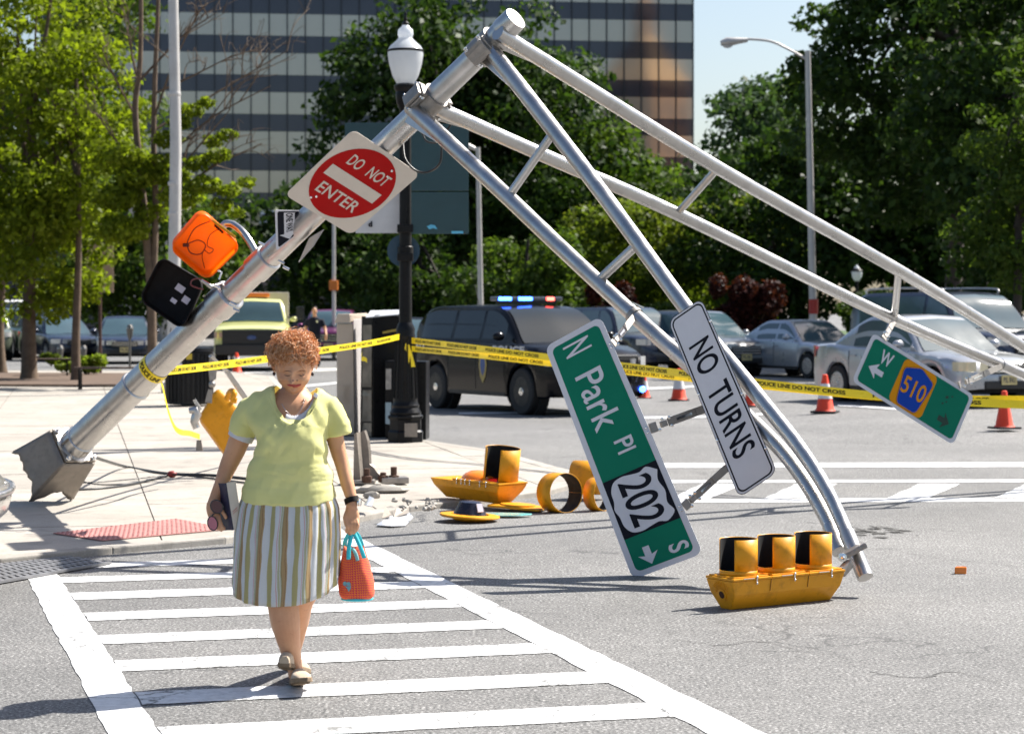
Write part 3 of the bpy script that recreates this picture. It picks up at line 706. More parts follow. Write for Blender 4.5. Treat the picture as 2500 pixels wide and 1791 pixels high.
for p in ((357, 758), (418, 800)): MB().tube([W(*p, 17.6), W(p[0] - 3, p[1] + 10, 17.6)], .007, 6).build('latch', ALUD, t, world=True)
# hardware bolts on the pole bands
for p in ((572, 742), (578, 757), (688, 640), (700, 655), (640, 596), (531, 700)):
    MB().tube([W(p[0] - 9, p[1] - 4, 17.2), W(p[0] + 6, p[1] + 3, 17.2)], .011, 8).build('band_bolt', CHROME, fp, world=True)
MB().tube([pole_at(655) + view * .1, W(760, 545, 17.1)], .028, 14).build('sign_pipe', ALU, fp, world=True, smooth=50)
# yellow walk signal lying behind the woman
t, c, n = open_box('walk_signal', 'closed yellow walk signal housing dropped on the sidewalk with its bracket', [(484, 1022), (556, 1122), (612, 1036), (529, 948)], 21.8, .12, YEL, dd=(0, 0, .1, .1), back=True, rad=.06)
b = MB()
b.bar(W(513, 868, 21.4), W(553, 905, 21.5), .03, .07, up=view); b.bar(W(553, 905, 21.5), W(612, 990, 21.6), .05, .05, up=view); b.build('bracket_arm', ALU, t, world=True, bevel=.006)
b = MB(); b.prism([W(x, y, 21.4) for x, y in ((512, 864), (524, 864), (529, 900), (527, 926), (512, 930), (508, 900))], V(0, .02, 0)); b.prism([W(x, y, 21.4) for x, y in ((508, 950), (518, 950), (517, 984), (500, 982))], V(0, .02, 0)); b.build('bracket_plate', ALUD, t, world=True)
b = MB(); b.ball(W(518, 938, 21.4), .035); b.build('bracket_bolt', ALUD, t, world=True, smooth=True)
b = MB(); b.tube([W(462, 1002, 21.5), W(478, 1000, 21.5), W(480, 1012, 21.5), W(474, 1030, 21.5), W(480, 1045, 21.5)], [.03, .045, .05, .04, .035], 10); b.bar(W(474, 975, 21.5), W(490, 1000, 21.5), .03, .03); b.build('clamp', ALU, t, world=True, smooth=50)
b = MB(); b.prism([W(x, y, 21.5) for x, y in ((480, 1074), (491, 1074), (495, 1100), (478, 1100))], V(0, .02, 0)); b.build('clamp_foot', ALUB, t, world=True)
b = MB(); b.tube(catmull([W(553, 975, 21.55), W(563, 955, 21.5), W(572, 960, 21.4), W(568, 975, 21.4), W(578, 978, 21.4)], 5), .03, 10); b.build('lug', YEL, t, world=True, smooth=60)

# ------------------------------------------------------------------ vehicle signal heads
def lensmat(name, col): return M_(name, col, .15, 0, .1, 10, coat=.5)
LG, LA, LR = lensmat('lens_teal', (.01, .10, .11)), lensmat('lens_amber', (.85, .22, .01)), lensmat('lens_red', (.25, .008, .006))
def visor(parent, M, r, h, g0, g1, base=.03, mat=YEL):
    """cut-away visor: full collar at the bottom, wall missing between angles g0..g1"""
    b = MB(); n = 40
    b.lathe([(r, 0), (r, base)], n, M, caps=False); b.lathe([(r, base), (r, h)], n, M, caps=False, a0=g1, a1=g0 + 2 * math.pi)
    b.build('visor', mat, parent, world=True, smooth=60, solid=.003, weld=True)
    b = MB(); b.lathe([(r - .004, .004), (r - .004, base)], n, M, caps=False); b.lathe([(r - .004, base), (r - .004, h - .003)], n, M, caps=False, a0=g1 + .01, a1=g0 + 2 * math.pi - .01)
    b.build('visor_lining', BLACKI, parent, world=True, smooth=60)
def latch(parent, p, up, out):
    b = MB(); b.ball(p + up * .012, .009, 8, 6); b.tube([p + up * .02, p - up * .03], .004, 6); b.ball(p - up * .022, .007, 8, 6); b.build('latch', CHROME, parent, world=True, smooth=60)
A, B2 = G(1779, 1489), G(2035, 1463)
xx = (B2 - A).normalized(); zz = V(0, 0, 1); yy = zz.cross(xx); Ls = (B2 - A).length + .055
mid = (A + B2) / 2
# foot of the housing is narrow; M maps local x along the head, y away from the camera, z up
MH = frame(xx, yy, zz, mid - xx * Ls / 2 + yy * .05)
h = thing('signal_head', 'three section yellow signal head with black lined visors standing on the road', 'traffic signal', mid)
prof = [(-.045, 0.0), (.045, 0.0), (.105, .09), (.118, .168), (-.118, .168), (-.105, .09)]
b = MB()
n = 8
for i in range(1):
    def P(x, y, z): return MH @ Vector((x, y, z))
    L0, L1 = 0.0, Ls
    rows = []
    for (x, k) in ((L0 + .045, .0), (L1 - .045, .0)):
        rows.append(x)
    vs = []
    for (y, z) in prof:
        sl = lerp(.05, 0, z / .168)
        vs.append(P(L0 + sl, y, z))
    for (y, z) in prof:
        sl = lerp(.05, 0, z / .168); vs.append(P(L1 - sl, y, z))
    m = len(prof)
    b.add(vs, [tuple(range(m)), tuple(range(2 * m - 1, m - 1, -1))] + [(i, (i + 1) % m, m + (i + 1) % m, m + i) for i in range(m)])
b.build('housing', YEL, h, world=True, bevel=.006)
pit = Ls / 3
for i, (lm, ln) in enumerate(((LG, 'green'), (LA, 'amber'), (LR, 'red'))):
    xc = pit * (i + .5)
    b = MB(); b.box(P(xc, 0, .176), (pit - .004, .25, .014), frame(xx, yy, zz).to_3x3()); b.box(P(xc, 0, .187), (pit - .03, .222, .010), frame(xx, yy, zz).to_3x3()); b.build('door', YEL, h, world=True, bevel=.004)
    MB().lathe([(.10, 0), (.085, .012), (.05, .02), (0, .024)], 24, MH @ Matrix.Translation((xc, 0, .192)), caps=False).build('lens', lm, h, world=True, smooth=True)
    rot = math.atan2(xx.y, xx.x)
    visor(h, MH @ Matrix.Translation((xc, 0, .188)), .108, .208, math.radians(176) - rot, math.radians(252) - rot)
    if i < 2: MB().bar(P(pit * (i + 1), -.109, .10), P(pit * (i + 1), -.120, .167), .003, .003).build('seam', M_('seam_dark', (.25, .10, .004), .6), h, world=True)
    latch(h, P(xc + .03, -.128, .174), zz, -yy)
    MB().bar(P(xc - .07, -.127, .181), P(xc + .01, -.127, .181), .005, .005).build('hinge_pin', CHROME, h, world=True)
b = MB()
ec = (P(.026, 0, .085)); en = (P(.05, 0, 0) - P(0, 0, .168)); en = -xx + zz * -.28; en.normalize()
ev = zz - en * zz.dot(en); ev.normalize(); eh = en.cross(ev)
for k in range(15):
    a = math.radians(lerp(-75, 75, k / 14)); d = ev * math.cos(a) + eh * math.sin(a); r1 = .082 if abs(a) < 1.0 else .062
    b.bar(ec + d * .036 + en * .003, ec + d * r1 + en * .003, .004, .005, up=en)
b.build('sunburst_ribs', YEL, h, world=True)
MB().lathe([(.034, .001), (.034, .007), (.024, .008), (.024, -.01), (0, -.01)], 20, zframe(ec, en)).build('end_boss', YEL, h, world=True, smooth=40)
MB().lathe([(.021, .0085), (0, .0087)], 16, zframe(ec, en)).build('wire_hole', M_('hole_shade', (.05, .012, .002), .8), h, world=True)  # dark disc over the recess, painted for the shade inside it
b = MB(); b.bar(W(2075, 1372, 12.95), W(2052, 1400, 12.9), .05, .05); b.bar(W(2060, 1392, 12.9), W(2035, 1396, 12.9), .05, .05); b.build('mount_clamp', ALUD, h, world=True, bevel=.01)

# wrecked twelve inch head on the kerb
A = G(1085, 1216, ZS); B2 = G(1268, 1235, ZS)
xx = (W(1306, 1200, 17.2) - W(1085, 1180, 18.0)); xx.z = -.03; xx.normalize(); zz = (V(0, 0, 1) + xx * .02).normalized()
zz = (zz - xx * zz.dot(xx)).normalized(); yy = zz.cross(xx)
MH = frame(xx, yy, zz, G(1085, 1218, ZS) + yy * .08 - xx * .10 + V(0, 0, .02))
def P(x, y, z): return MH @ Vector((x, y, z))
h = thing('signal_head', 'broken yellow signal head with bulging amber lens lying on the kerb', 'traffic signal', G(1180, 1232, ZS))
Ls = .90; prof = [(-.06, 0), (.06, 0), (.15, .11), (.165, .17), (-.165, .17), (-.15, .11)]; m = len(prof)
b = MB(); vs = [P(lerp(.10, 0, z / .17), y, z) for y, z in prof] + [P(Ls - lerp(.10, 0, z / .17), y, z) for y, z in prof]
b.add(vs, [tuple(range(m)), tuple(range(2 * m - 1, m - 1, -1))] + [(i, (i + 1) % m, m + (i + 1) % m, m + i) for i in range(m)]); b.build('housing', YEL, h, world=True, bevel=.008)
b = MB(); b.box(P(.60, 0, .18), (.60, .34, .016), frame(xx, yy, zz).to_3x3()); b.build('door', YEL, h, world=True, bevel=.005)
MB().lathe([(.155, 0), (.15, .012), (.12, .045), (.07, .066), (0, .075)], 28, MH @ Matrix.Translation((.46, 0, .188)), caps=False).build('lens', LA, h, world=True, smooth=True)
MB().lathe([(.14, 0), (.10, .02), (0, .03)], 24, MH @ Matrix.Translation((.74, 0, .19)), caps=False).build('lens', LR, h, world=True, smooth=True)
rot = math.atan2(xx.y, xx.x)
visor(h, MH @ Matrix.Translation((.735, .0, .188)) @ Matrix.Rotation(.1, 4, 'Y'), .150, .29, math.radians(207) - rot, math.radians(263) - rot, base=.012)
for x in (.36, .42, .47, .53, .66, .74): latch(h, P(x, -.17, .172), zz, -yy)
ec = P(.045, 0, .085); en = (-xx - zz * .5).normalized()
MB().lathe([(.05, 0), (.045, .01), (.02, .012), (0, .012)], 20, zframe(ec, en)).build('end_boss', YEL, h, world=True, smooth=40)

def ring_thing(name, label, pxc, r, depth, axis, z0, mat=YEL, gap=None):
    t = thing(name, label, 'signal visor', pxc)
    M = zframe(pxc + V(0, 0, r + z0), axis)
    g = gap or (0, 0)
    b = MB(); b.lathe([(r, -depth / 2), (r, depth / 2)], 48, M, caps=False, a0=g[1], a1=g[0] + 2 * math.pi); b.build('visor_wall', mat, t, world=True, smooth=60, solid=.004)
    b = MB(); b.lathe([(r - .005, -depth / 2 + .003), (r - .005, depth / 2 - .003)], 48, M, caps=False, a0=g[1] + .01, a1=g[0] + 2 * math.pi - .01); b.build('visor_lining', BLACKI, t, world=True, smooth=60); return t
ring_thing('loose_visor', 'yellow signal visor standing on edge as an open ring beside the wrecked head', G(1366, 1250), .165, .20, (.52, -.80, .05), 0.0)
ring_thing('loose_visor', 'yellow signal visor lying on its side behind the street name sign', G(1440, 1206, ZS), .15, .30, (.93, -.35, 0), 0.0)
ring_thing('loose_visor', 'yellow visor rim peeking past the edge of the street name sign', G(1462, 1246), .14, .12, (.75, -.65, .05), 0.0)
# door with black reflector cone
c0 = G(1146, 1272)
t = thing('signal_door', 'detached yellow signal door carrying a black reflector cone on the road', 'signal door', c0)
MB().lathe([(.235, .035), (.245, .045), (.24, .055), (.17, .06), (.155, .06), (.145, .02), (.12, 0.006), (0, .006)], 32, Matrix.Translation(c0) @ Matrix.Rotation(.06, 4, 'Y')).build('door_ring', YEL, t, world=True, smooth=35)
MB().lathe([(.135, .06), (.09, .155), (.055, .165), (0, .165)], 24, Matrix.Translation(c0) @ Matrix.Rotation(.06, 4, 'Y')).build('reflector', M_('reflector_black', (.012, .013, .03), .3), t, world=True, smooth=40)
MB().box(c0 + V(.085, -.085, .115), (.05, .012, .07), Matrix.Rotation(.5, 3, 'Z') @ Matrix.Rotation(-.4, 3, 'X')).build('sticker', M_('sticker_white', (.6, .58, .66), .6), t, world=True)
# flat door and glass
c1 = G(1265, 1247)
t = thing('signal_door', 'flat yellow signal door plate lying by the kerb under the wrecked head', 'signal door', c1)
MB().box(c1 + V(0, .03, .035), (.46, .30, .022), Matrix.Rotation(-.3, 3, 'Z') @ Matrix.Rotation(.06, 3, 'Y')).build('plate', YEL, t, world=True, bevel=.008)
MB().lathe([(.15, .0), (.15, .014), (.12, .016)], 28, Matrix.Translation(c1 + V(0, .03, .044)) @ Matrix.Rotation(.06, 4, 'Y')).build('collar', YEL, t, world=True)
c2 = G(1238, 1262)
TEAL = M_('teal_lens_glass', (.22, .72, .66), .12, 0, .1, 8, coat=.6)
b = MB(); pts = [V(.19 * math.cos(a) * (1 + .2 * math.sin(3 * a)), .10 * math.sin(a), 0) for a in np.linspace(0, 2 * math.pi, 15)[:-1]]
b.prism([c2 + p + V(0, 0, .018 + .05 * max(0, p.y)) for p in pts], (0, 0, .006)); tag(b.build('lens_shard', TEAL), 'pale turquoise broken signal lens on the road under the yellow plate', 'lens shard')
# small amber chip out on the road
c3 = G(2343, 1400); b = MB(); b.prism([c3 + V(*p) for p in ((-.04, -.02, 0), (.04, -.02, 0), (.045, .03, 0), (-.02, .03, 0))], (.005, .01, .045)); tag(b.build('lens_chip', LA, bevel=.008), 'small amber plastic chip alone on the open asphalt', 'debris')

# broken base stump with torn plate and anchor bolts
c4 = G(905, 1183, ZS)
t = thing('broken_pole_base', 'torn metal plate standing on the broken pole footing with rusty anchor bolts', 'pole base', c4)
b = MB(); Y4 = c4.y + .1
out = [(874, 1058), (889, 1050), (897, 1075), (900, 1100), (902, 1132), (912, 1140), (920, 1152), (935, 1165), (938, 1172), (876, 1172)]
b.prism([W(x, y, Y4) for x, y in out], V(.02, .025, 0)); b.build('torn_plate', ALUB, t, world=True)
b = MB(); b.prism([W(x, y, Y4 - .02) for x, y in ((874, 1058), (880, 1054), (890, 1172), (872, 1172))], V(-.03, -.10, 0)); b.build('plate_rib', ALUB, t, world=True)
RUST = M_('rusty_iron', (.085, .045, .03), .8, .3, .4, 20, .4, 60)
b = MB(); b.box(c4 + V(-.12, .05, .03), (.32, .3, .04)); b.box(c4 + V(.22, .02, .045), (.26, .2, .06), Matrix.Rotation(.2, 3, 'Z')); b.build('base_plate', ALUD, t, world=True, bevel=.01)
for (dx, dy, hh) in ((-.03, -.10, .13), (.12, -.05, .09), (.22, -.02, .14)):
    MB().lathe([(.045, 0), (.05, .03), (.05, .06), (.03, .065), (.03, hh), (0, hh + .005)], 10, Matrix.Translation(c4 + V(dx, dy, .03))).build('anchor_bolt', RUST, t, world=True, smooth=30)
# broken kerb rubble and white sheet metal
def rock(name, label, c, s, mat, cat='rubble', group=None):
    b = MB(); b.ball((0, 0, 0), 1.0, 9, 6)
    rs = random.Random(len(label) * 13 + int(s[0] * 1e4))
    vs = [Vector(c) + V(0, 0, s[2] * .6) + Vector((v.x * s[0], v.y * s[1], v.z * s[2])) * rs.uniform(.75, 1.1) for v in b.v]; b.v = vs
    return tag(b.build(name, mat, smooth=25), label, cat, group)
rock('concrete_chunk', 'long broken concrete slab chunk in front of the rusty anchor bolts', G(930, 1203, ZS), (.26, .10, .05), KERBM)
rock('concrete_chunk', 'small concrete lump beside the bent metal scrap', G(908, 1216, ZS), (.08, .05, .04), KERBM)
for k in range(26): 
    x = random.uniform(960, 1075); y = random.uniform(1222, 1246)
    rock('rubble_stone', 'small stone in the crumbled kerb gravel behind the white metal scrap', G(x, y, .09), (random.uniform(.012, .035), random.uniform(.012, .03), random.uniform(.01, .025)), KERBM, 'stone', 'crumbled kerb gravel')
SHEET = M_('bright_sheet_metal', (.72, .72, .74), .3, .6, .06, 6)
c5 = G(965, 1280)
t = thing('metal_scrap', 'bright white torn sheet metal scrap lying in the gutter', 'scrap', c5)
b = MB(); b.add([W(x, y, d) for x, y, d in ((918, 1281, 17.2), (950, 1260, 17.5), (998, 1250, 17.8), (1009, 1262, 17.7), (990, 1283, 17.2), (955, 1284, 17.1))], [(0, 1, 2, 3, 4, 5)]); b.build('sheet', SHEET, t, world=True, solid=.005)
b = MB(); b.add([W(x, y, d) for x, y, d in ((932, 1265, 17.4), (941, 1236, 17.5), (955, 1255, 17.5), (950, 1262, 17.4))], [(0, 1, 2, 3)]); b.add([W(x, y, d) for x, y, d in ((958, 1250, 17.6), (968, 1240, 17.7), (996, 1242, 17.8), (998, 1252, 17.7), (962, 1262, 17.5))], [(0, 1, 2, 3, 4)]); b.build('bent_flap', ALUB, t, world=True, solid=.005)
c6 = G(900, 1232, ZS)
b = MB(); b.add([W(x, y, d) for x, y, d in ((888, 1232, 17.8), (902, 1211, 18.0), (913, 1216, 17.9), (908, 1236, 17.7), (895, 1234, 17.7))], [(0, 1, 2, 3, 4)]); tag(b.build('metal_scrap', SHEET, solid=.008), 'small bent silver metal scrap by the broken concrete chunk', 'scrap')

# ------------------------------------------------------------------ woman walking over the crosswalk
YW = 9.95
def H(px, py, dy=0.0): return W(px, py, YW + dy)
def skin_mat():
    m, nt, b = nmat('tanned_skin')
    r = ramp(nt, [(.3, (.52, .255, .135)), (.7, (.62, .335, .19))]); nt.links.new(noise(nt, 9, 5, .6), r.inputs[0])
    sp = ramp(nt, [(.62, 0), (.72, .45)]); nt.links.new(noise(nt, 55, 3, .6), sp.inputs[0])
    nt.links.new(mixc(nt, sp.outputs[0], r.outputs[0], (.40, .18, .10)), b.inputs['Base Color'])
    b.inputs['Roughness'].default_value = .5; b.inputs['Subsurface Weight'].default_value = .12; b.inputs['Subsurface Radius'].default_value = (.012, .005, .003); b.inputs['Subsurface Scale'].default_value = .5
    bumpn(nt, b, noise(nt, 120, 3), .12, .002); return m
SKIN = skin_mat()
def loft(mb, rings, n=32, pw=2.3):
    """rings: (centre, half width along x, half depth along y)"""
    vs = []
    for c, a, d in rings:
        for k in range(n):
            th = 2 * math.pi * k / n; cx_, sy = math.cos(th), math.sin(th)
            vs.append(c + Vector((a * math.copysign(abs(cx_) ** (2 / pw), cx_), d * math.copysign(abs(sy) ** (2 / pw), sy), 0)))
    fs = [(i * n + k, i * n + (k + 1) % n, (i + 1) * n + (k + 1) % n, (i + 1) * n + k) for i in range(len(rings) - 1) for k in range(n)]
    fs += [tuple(range(n - 1, -1, -1)), tuple((len(rings) - 1) * n + k for k in range(n))]
    return mb.add(vs, fs)
def px_ring(py, l, r, d, dy=0.0):
    a, b = H(l, py, dy), H(r, py, dy); return ((a + b) / 2, (b - a).length / 2, d)
def dense(rings, n=5):
    out = []
    C = catmull([r[0] for r in rings], n); A = catmull([V(r[1], r[2], 0) for r in rings], n)
    return [(c, a.x, a.y) for c, a in zip(C, A)]
def smooth_np(ob, it=4, fac=.5):
    md = ob.modifiers.new('s', 'SMOOTH'); md.factor = fac; md.iterations = it
def bake(ob):
    dg = bpy.context.evaluated_depsgraph_get(); dg.update()
    me = bpy.data.meshes.new_from_object(ob.evaluated_get(dg)); me.name = ob.name
    old = ob.data; ob.modifiers.clear(); ob.data = me; bpy.data.meshes.remove(old); return ob
def remeshed(mb, name, mat, parent, vox, it=6):
    ob = mb.build(name, mat, parent, world=True)
    md = ob.modifiers.new('r', 'REMESH'); md.mode = 'VOXEL'; md.voxel_size = vox; md.use_smooth_shade = True
    smooth_np(ob, it); bake(ob)
    ob.data.polygons.foreach_set('use_smooth', [True] * len(ob.data.polygons)); return ob
woman = thing('person', 'woman in yellow top and striped skirt walking along the crosswalk, looking down', 'person', G(730, 1668))
WL = woman.location
body = MB()
torso = [px_ring(948, 682, 750, .055, .03), px_ring(962, 668, 760, .075, .03), px_ring(982, 632, 788, .095, .02), px_ring(1010, 624, 792, .108, .01), px_ring(1050, 634, 786, .124, -.01), px_ring(1085, 638, 784, .124, -.01),
         px_ring(1130, 628, 790, .126, -.02), px_ring(1190, 610, 802, .138, -.01), px_ring(1240, 606, 806, .142, 0), px_ring(1310, 608, 808, .135, .0), px_ring(1350, 625, 800, .11, 0)]
loft(body, dense(torso, 4))
# neck
body.tube([H(716, 985, .04), H(717, 945, .03), H(717, 905, .03)], [.062, .054, .054], 20)
# head: ellipsoid sculpted in its own frame, pitched down
pitch = math.radians(26)
HC = H(717.5, 893, -.02)
def to_head(x, f, z):      # x right in picture, f forward (towards the camera), z up
    c, s = math.cos(pitch), math.sin(pitch)
    f2 = f * c + z * s; z2 = z * c - f * s
    return HC + Vector((x, -f2, z2))
def gau(a, s): return math.exp(-(a / s) ** 2)
def headfn(u, v):
    th = 2 * math.pi * u; ph = math.pi * v
    x = math.sin(ph) * math.cos(th); f = math.sin(ph) * math.sin(th); z = -math.cos(ph)
    X, Fw, Z = .083 * x, .098 * f, .118 * z
    if Z < 0:
        k = min(1, -Z / .118); Z *= 1 + .10 * k; X *= 1 - .22 * k ** 1.7; Fw *= (1 + .10 * k) if Fw > 0 else (1 - .45 * k)
    if Fw > 0:
        w = min(1, Fw / .05)
        Fw += w * (.045 * gau(X, .0120) * gau(Z + .018, .013) + .026 * gau(X, .0085) * gau(Z - .006, .018) + .010 * (gau(X - .012, .007) + gau(X + .012, .007)) * gau(Z + .022, .008))   # nose
        Fw -= w * .020 * (gau(X - .033, .017) + gau(X + .033, .017)) * gau(Z - .004, .012)                    # eye sockets
        Fw += w * .011 * (gau(X - .032, .013) + gau(X + .032, .013)) * gau(Z - .002, .0075)                    # lids
        Fw += w * .007 * gau(Z - .024, .010) * gau(X, .05)                                                   # brow
        Fw += w * .011 * (gau(X - .046, .019) + gau(X + .046, .019)) * gau(Z + .024, .019)                    # cheeks
        Fw += w * .011 * gau(X, .024) * gau(Z + .050, .010) - w * .006 * gau(X, .03) * gau(Z + .067, .007)     # mouth
        Fw += w * .015 * gau(X, .022) * gau(Z + .092, .016)                                                  # chin
        Fw -= w * .005 * (gau(abs(X) - .030, .006)) * gau(Z + .040, .014)                                     # smile lines
        X += math.copysign(.008, X) * w * gau(abs(X) - .058, .03) * gau(Z + .05, .03)
    return to_head(X, Fw, Z)
body.grid(headfn, 72, 56, closed_u=True)
for sx in (-1, 1):   # ears
    b = [to_head(sx * (.076 + .010 * q), -.012 - .006 * q, .0 + .022 * math.cos(a) ) for q in (0, 1) for a in (0,)]
    body.ball(to_head(sx * .080, -.012, -.006), (.009, .015, .027), 12, 10)
# arms
RA = [H(628, 990, .03), H(600, 1035, .03), H(576, 1095, .035), H(556, 1140, .03), H(540, 1180, .0), H(526, 1212, -.02), H(519, 1236, -.03)]
body.tube(catmull(RA, 5), list(np.interp(np.linspace(0, 6, 31), range(7), [.056, .053, .047, .040, .031, .026, .028])), 20)
LA = [H(790, 985, .03), H(810, 1035, .03), H(824, 1095, .03), H(836, 1135, .025), H(848, 1180, 0), H(858, 1218, -.02), H(858, 1240, -.03)]
body.tube(catmull(LA, 5), list(np.interp(np.linspace(0, 6, 31), range(7), [.054, .045, .036, .033, .031, .025, .026])), 20)
# her left hand, closed on the bag handles
def finger(pts, r=.0085): body.tube(catmull(pts, 4), [r] * (4 * (len(pts) - 1)) + [r * .75], 10)
loft(body, dense([(H(858, 1236, -.03), .024, .020), (H(859, 1250, -.03), .032, .021), (H(860, 1266, -.032), .034, .021), (H(860, 1278, -.034), .029, .018)], 4), 20)
for k, (x, e) in enumerate(((873, 1293), (866, 1299), (858, 1301), (850, 1297))):
    finger([H(x - 2, 1268, -.045), H(x, 1281, -.058), H(x - 2, e - 2, -.050), H(x - 4, e, -.030), H(x - 4, e - 8, -.018)], .0092 if k < 3 else .008)
finger([H(846, 1250, -.03), H(842, 1263, -.045), H(845, 1278, -.055), H(850, 1288, -.062)], .0095)
# her right hand round the book
loft(body, dense([(H(518, 1228, -.03), .026, .020), (H(519, 1244, -.035), .028, .024), (H(523, 1260, -.04), .028, .023), (H(528, 1272, -.04), .022, .018)], 4), 20)
for k, (x, y, e) in enumerate(((514, 1258, 1285), (521, 1264, 1293), (528, 1266, 1296), (534, 1264, 1292))):
    finger([H(x, y - 8, -.05), H(x + 3, y + 6, -.062), H(x + 9, e - 8, -.066), H(x + 15, e, -.062)], .0085)
finger([H(530, 1238, -.05), H(541, 1246, -.066), H(549, 1257, -.072), H(553, 1266, -.070)], .009)
# legs
FL = [H(672, 1330, -.03), H(684, 1420, -.10), H(690, 1468, -.14), H(697, 1520, -.15), H(708, 1578, -.14), H(719, 1625, -.13), H(724, 1650, -.12)]
body.tube(catmull(FL, 5), list(np.interp(np.linspace(0, 6, 31), range(7), [.085, .078, .070, .066, .048, .034, .036])), 22)
RL = [H(765, 1330, .0), H(748, 1420, .02), H(732, 1468, .06), H(724, 1515, .18), H(717, 1560, .28), H(714, 1598, .38), H(716, 1618, .40)]
body.tube(catmull(RL, 5), list(np.interp(np.linspace(0, 6, 31), range(7), [.085, .074, .062, .058, .048, .034, .034])), 22)
bodyo = remeshed(body, 'body', SKIN, woman, .0042, 2)
from mathutils.bvhtree import BVHTree
import mathutils.noise as mnoise
def bvh(o):
    dg = bpy.context.evaluated_depsgraph_get(); return BVHTree.FromPolygons([v.co + WL for v in o.data.vertices], [p.vertices[:] for p in o.data.polygons])
BT = bvh(bodyo)
def surf(px, py, lift=.001, tree=None):
    d = (W(px, py, 1.0) - camo.location).normalized(); hit = (tree or BT).ray_cast(camo.location, d)
    if hit[0] is None: return H(px, py, -.1)
    return hit[0] - d * lift
def patch(name, pxs, mat, lift=.0012, sub=3, tree=None):
    """thin patch of make-up, hair or painted nostril shade on the skin"""
    pts = catmull([V(x, y, 0) for x, y in pxs + pxs[:1]], sub)[:-1]; cx_ = sum(p.x for p in pts) / len(pts); cy_ = sum(p.y for p in pts) / len(pts)
    mb = MB(); n = len(pts); vs = []
    for k in (1.0, .66, .33): vs += [surf(cx_ + (p.x - cx_) * k, cy_ + (p.y - cy_) * k, lift, tree) for p in pts]
    vs.append(surf(cx_, cy_, lift, tree)); fs = [(r * n + i, r * n + (i + 1) % n, (r + 1) * n + (i + 1) % n, (r + 1) * n + i) for r in (0, 1) for i in range(n)] + [(2 * n + i, 2 * n + (i + 1) % n, 3 * n) for i in range(n)]
    return mb.add(vs, fs).build(name, mat, woman, world=True, smooth=80)
LIP = M_('lipstick_red', (.30, .022, .035), .35, 0, .1, 20); BROW = M_('brow_brown', (.17, .07, .04), .7); LASH = M_('lash_dark', (.035, .018, .014), .6); LID = M_('eyelid_shadow', (.40, .19, .125), .5)
patch('lips', [(700, 938.5), (709, 937.5), (715, 938.8), (719, 938.3), (724, 938.8), (729, 937.5), (736, 938), (729, 943.5), (719, 946), (708, 943.5)], LIP)
for pts in () and ([(691, 910.5), (697, 908.5), (704, 908.5), (712, 911.5), (704, 915.5), (696, 915)], [(726, 911.5), (733, 908.5), (740, 908), (746, 909.5), (740, 914.5), (732, 915.5)]): patch('eyelid', pts, LID, .0008)
for pts in ([(693, 914.6), (698, 916.0), (705, 916.3), (711, 914.9), (705, 917.6), (698, 917.4)], [(728, 914.9), (734, 916.3), (740, 915.8), (745, 913.8), (740, 917.0), (734, 917.6)]): patch('lashes', pts, LASH, .0016)
for pts in ([(690, 908), (697, 904.5), (705, 904.3), (713, 907.5), (704, 906.2), (697, 906.3)], [(725, 907.5), (733, 904.3), (741, 903.6), (747, 906.5), (741, 905.6), (733, 906.0)]): patch('eyebrow', pts, BROW, .0014)
for pts in ([(713, 928), (716, 927), (717.5, 929), (715, 930)], [(723, 929), (725, 927), (728, 928), (726, 930)]): patch('nostril', pts, LASH, .0006)  # dark patches paint the shade inside the nostrils
for (x, y) in ((669, 912), (763, 913)): MB().ball(surf(x, y, .004) if x > 700 else H(x, y, -.03), (.007, .006, .009), 10, 8).build('earring', M_('earring_dark', (.03, .015, .015), .3), woman, world=True, smooth=True)

# hair
def hair_mat():
    m, nt, b = nmat('curly_copper_hair')
    g = nt.nodes.new('ShaderNodeNewGeometry'); r = ramp(nt, [(0, (.55, .22, .07)), (.4, (.76, .40, .18)), (.75, (.88, .60, .36)), (1, (.94, .81, .64))]); nt.links.new(g.outputs['Random Per Island'], r.inputs[0])
    nt.links.new(r.outputs[0], b.inputs['Base Color']); b.inputs['Roughness'].default_value = .42; b.inputs['Specular IOR Level'].default_value = .45
    t = nt.nodes.new('ShaderNodeBsdfTranslucent'); nt.links.new(r.outputs[0], t.inputs[0]); mx = nt.nodes.new('ShaderNodeMixShader'); mx.inputs[0].default_value = .42
    nt.links.new(b.outputs[0], mx.inputs[1]); nt.links.new(t.outputs[0], mx.inputs[2]); nt.links.new(mx.outputs[0], nt.nodes['Material Output'].inputs[0]); return m
HAIR = hair_mat(); hc = H(715, 859, -.026)
def hair_keep(d):      # unit direction (x right, f forward, z up)
    x, f, z = d
    if f > .15: return z > -.12 + .18 * abs(x) * 0 + (.0 if abs(x) > .6 else .02)
    return z > -.62
def hair_pt(d, k=1.0): return hc + Vector((d[0] * .102 * k, -d[1] * .106 * k, d[2] * .088 * k))
hm = MB()
rs = random.Random(3)
def hb(u, v):
    th = 2 * math.pi * u; ph = math.pi * v; d = (math.sin(ph) * math.cos(th), math.sin(ph) * math.sin(th), math.cos(ph))
    k = 1 + .035 * math.sin(7 * th + 3 * math.sin(5 * ph)) + .03 * math.sin(11 * ph + 4 * th)
    zmin = -.50 - .10 * math.cos(3.0 * d[0] + 1.0) if d[1] > .35 else lerp(-.58, -.72, min(1, (.35 - d[1]) / .4))
    dz = max(d[2], zmin); kk = 1 if d[2] >= zmin else max(.86, 1 - (zmin - d[2]) * .5)
    return hair_pt((d[0] * kk, d[1] * kk, dz), .93 * k)
hm.grid(hb, 48, 32, closed_u=True)
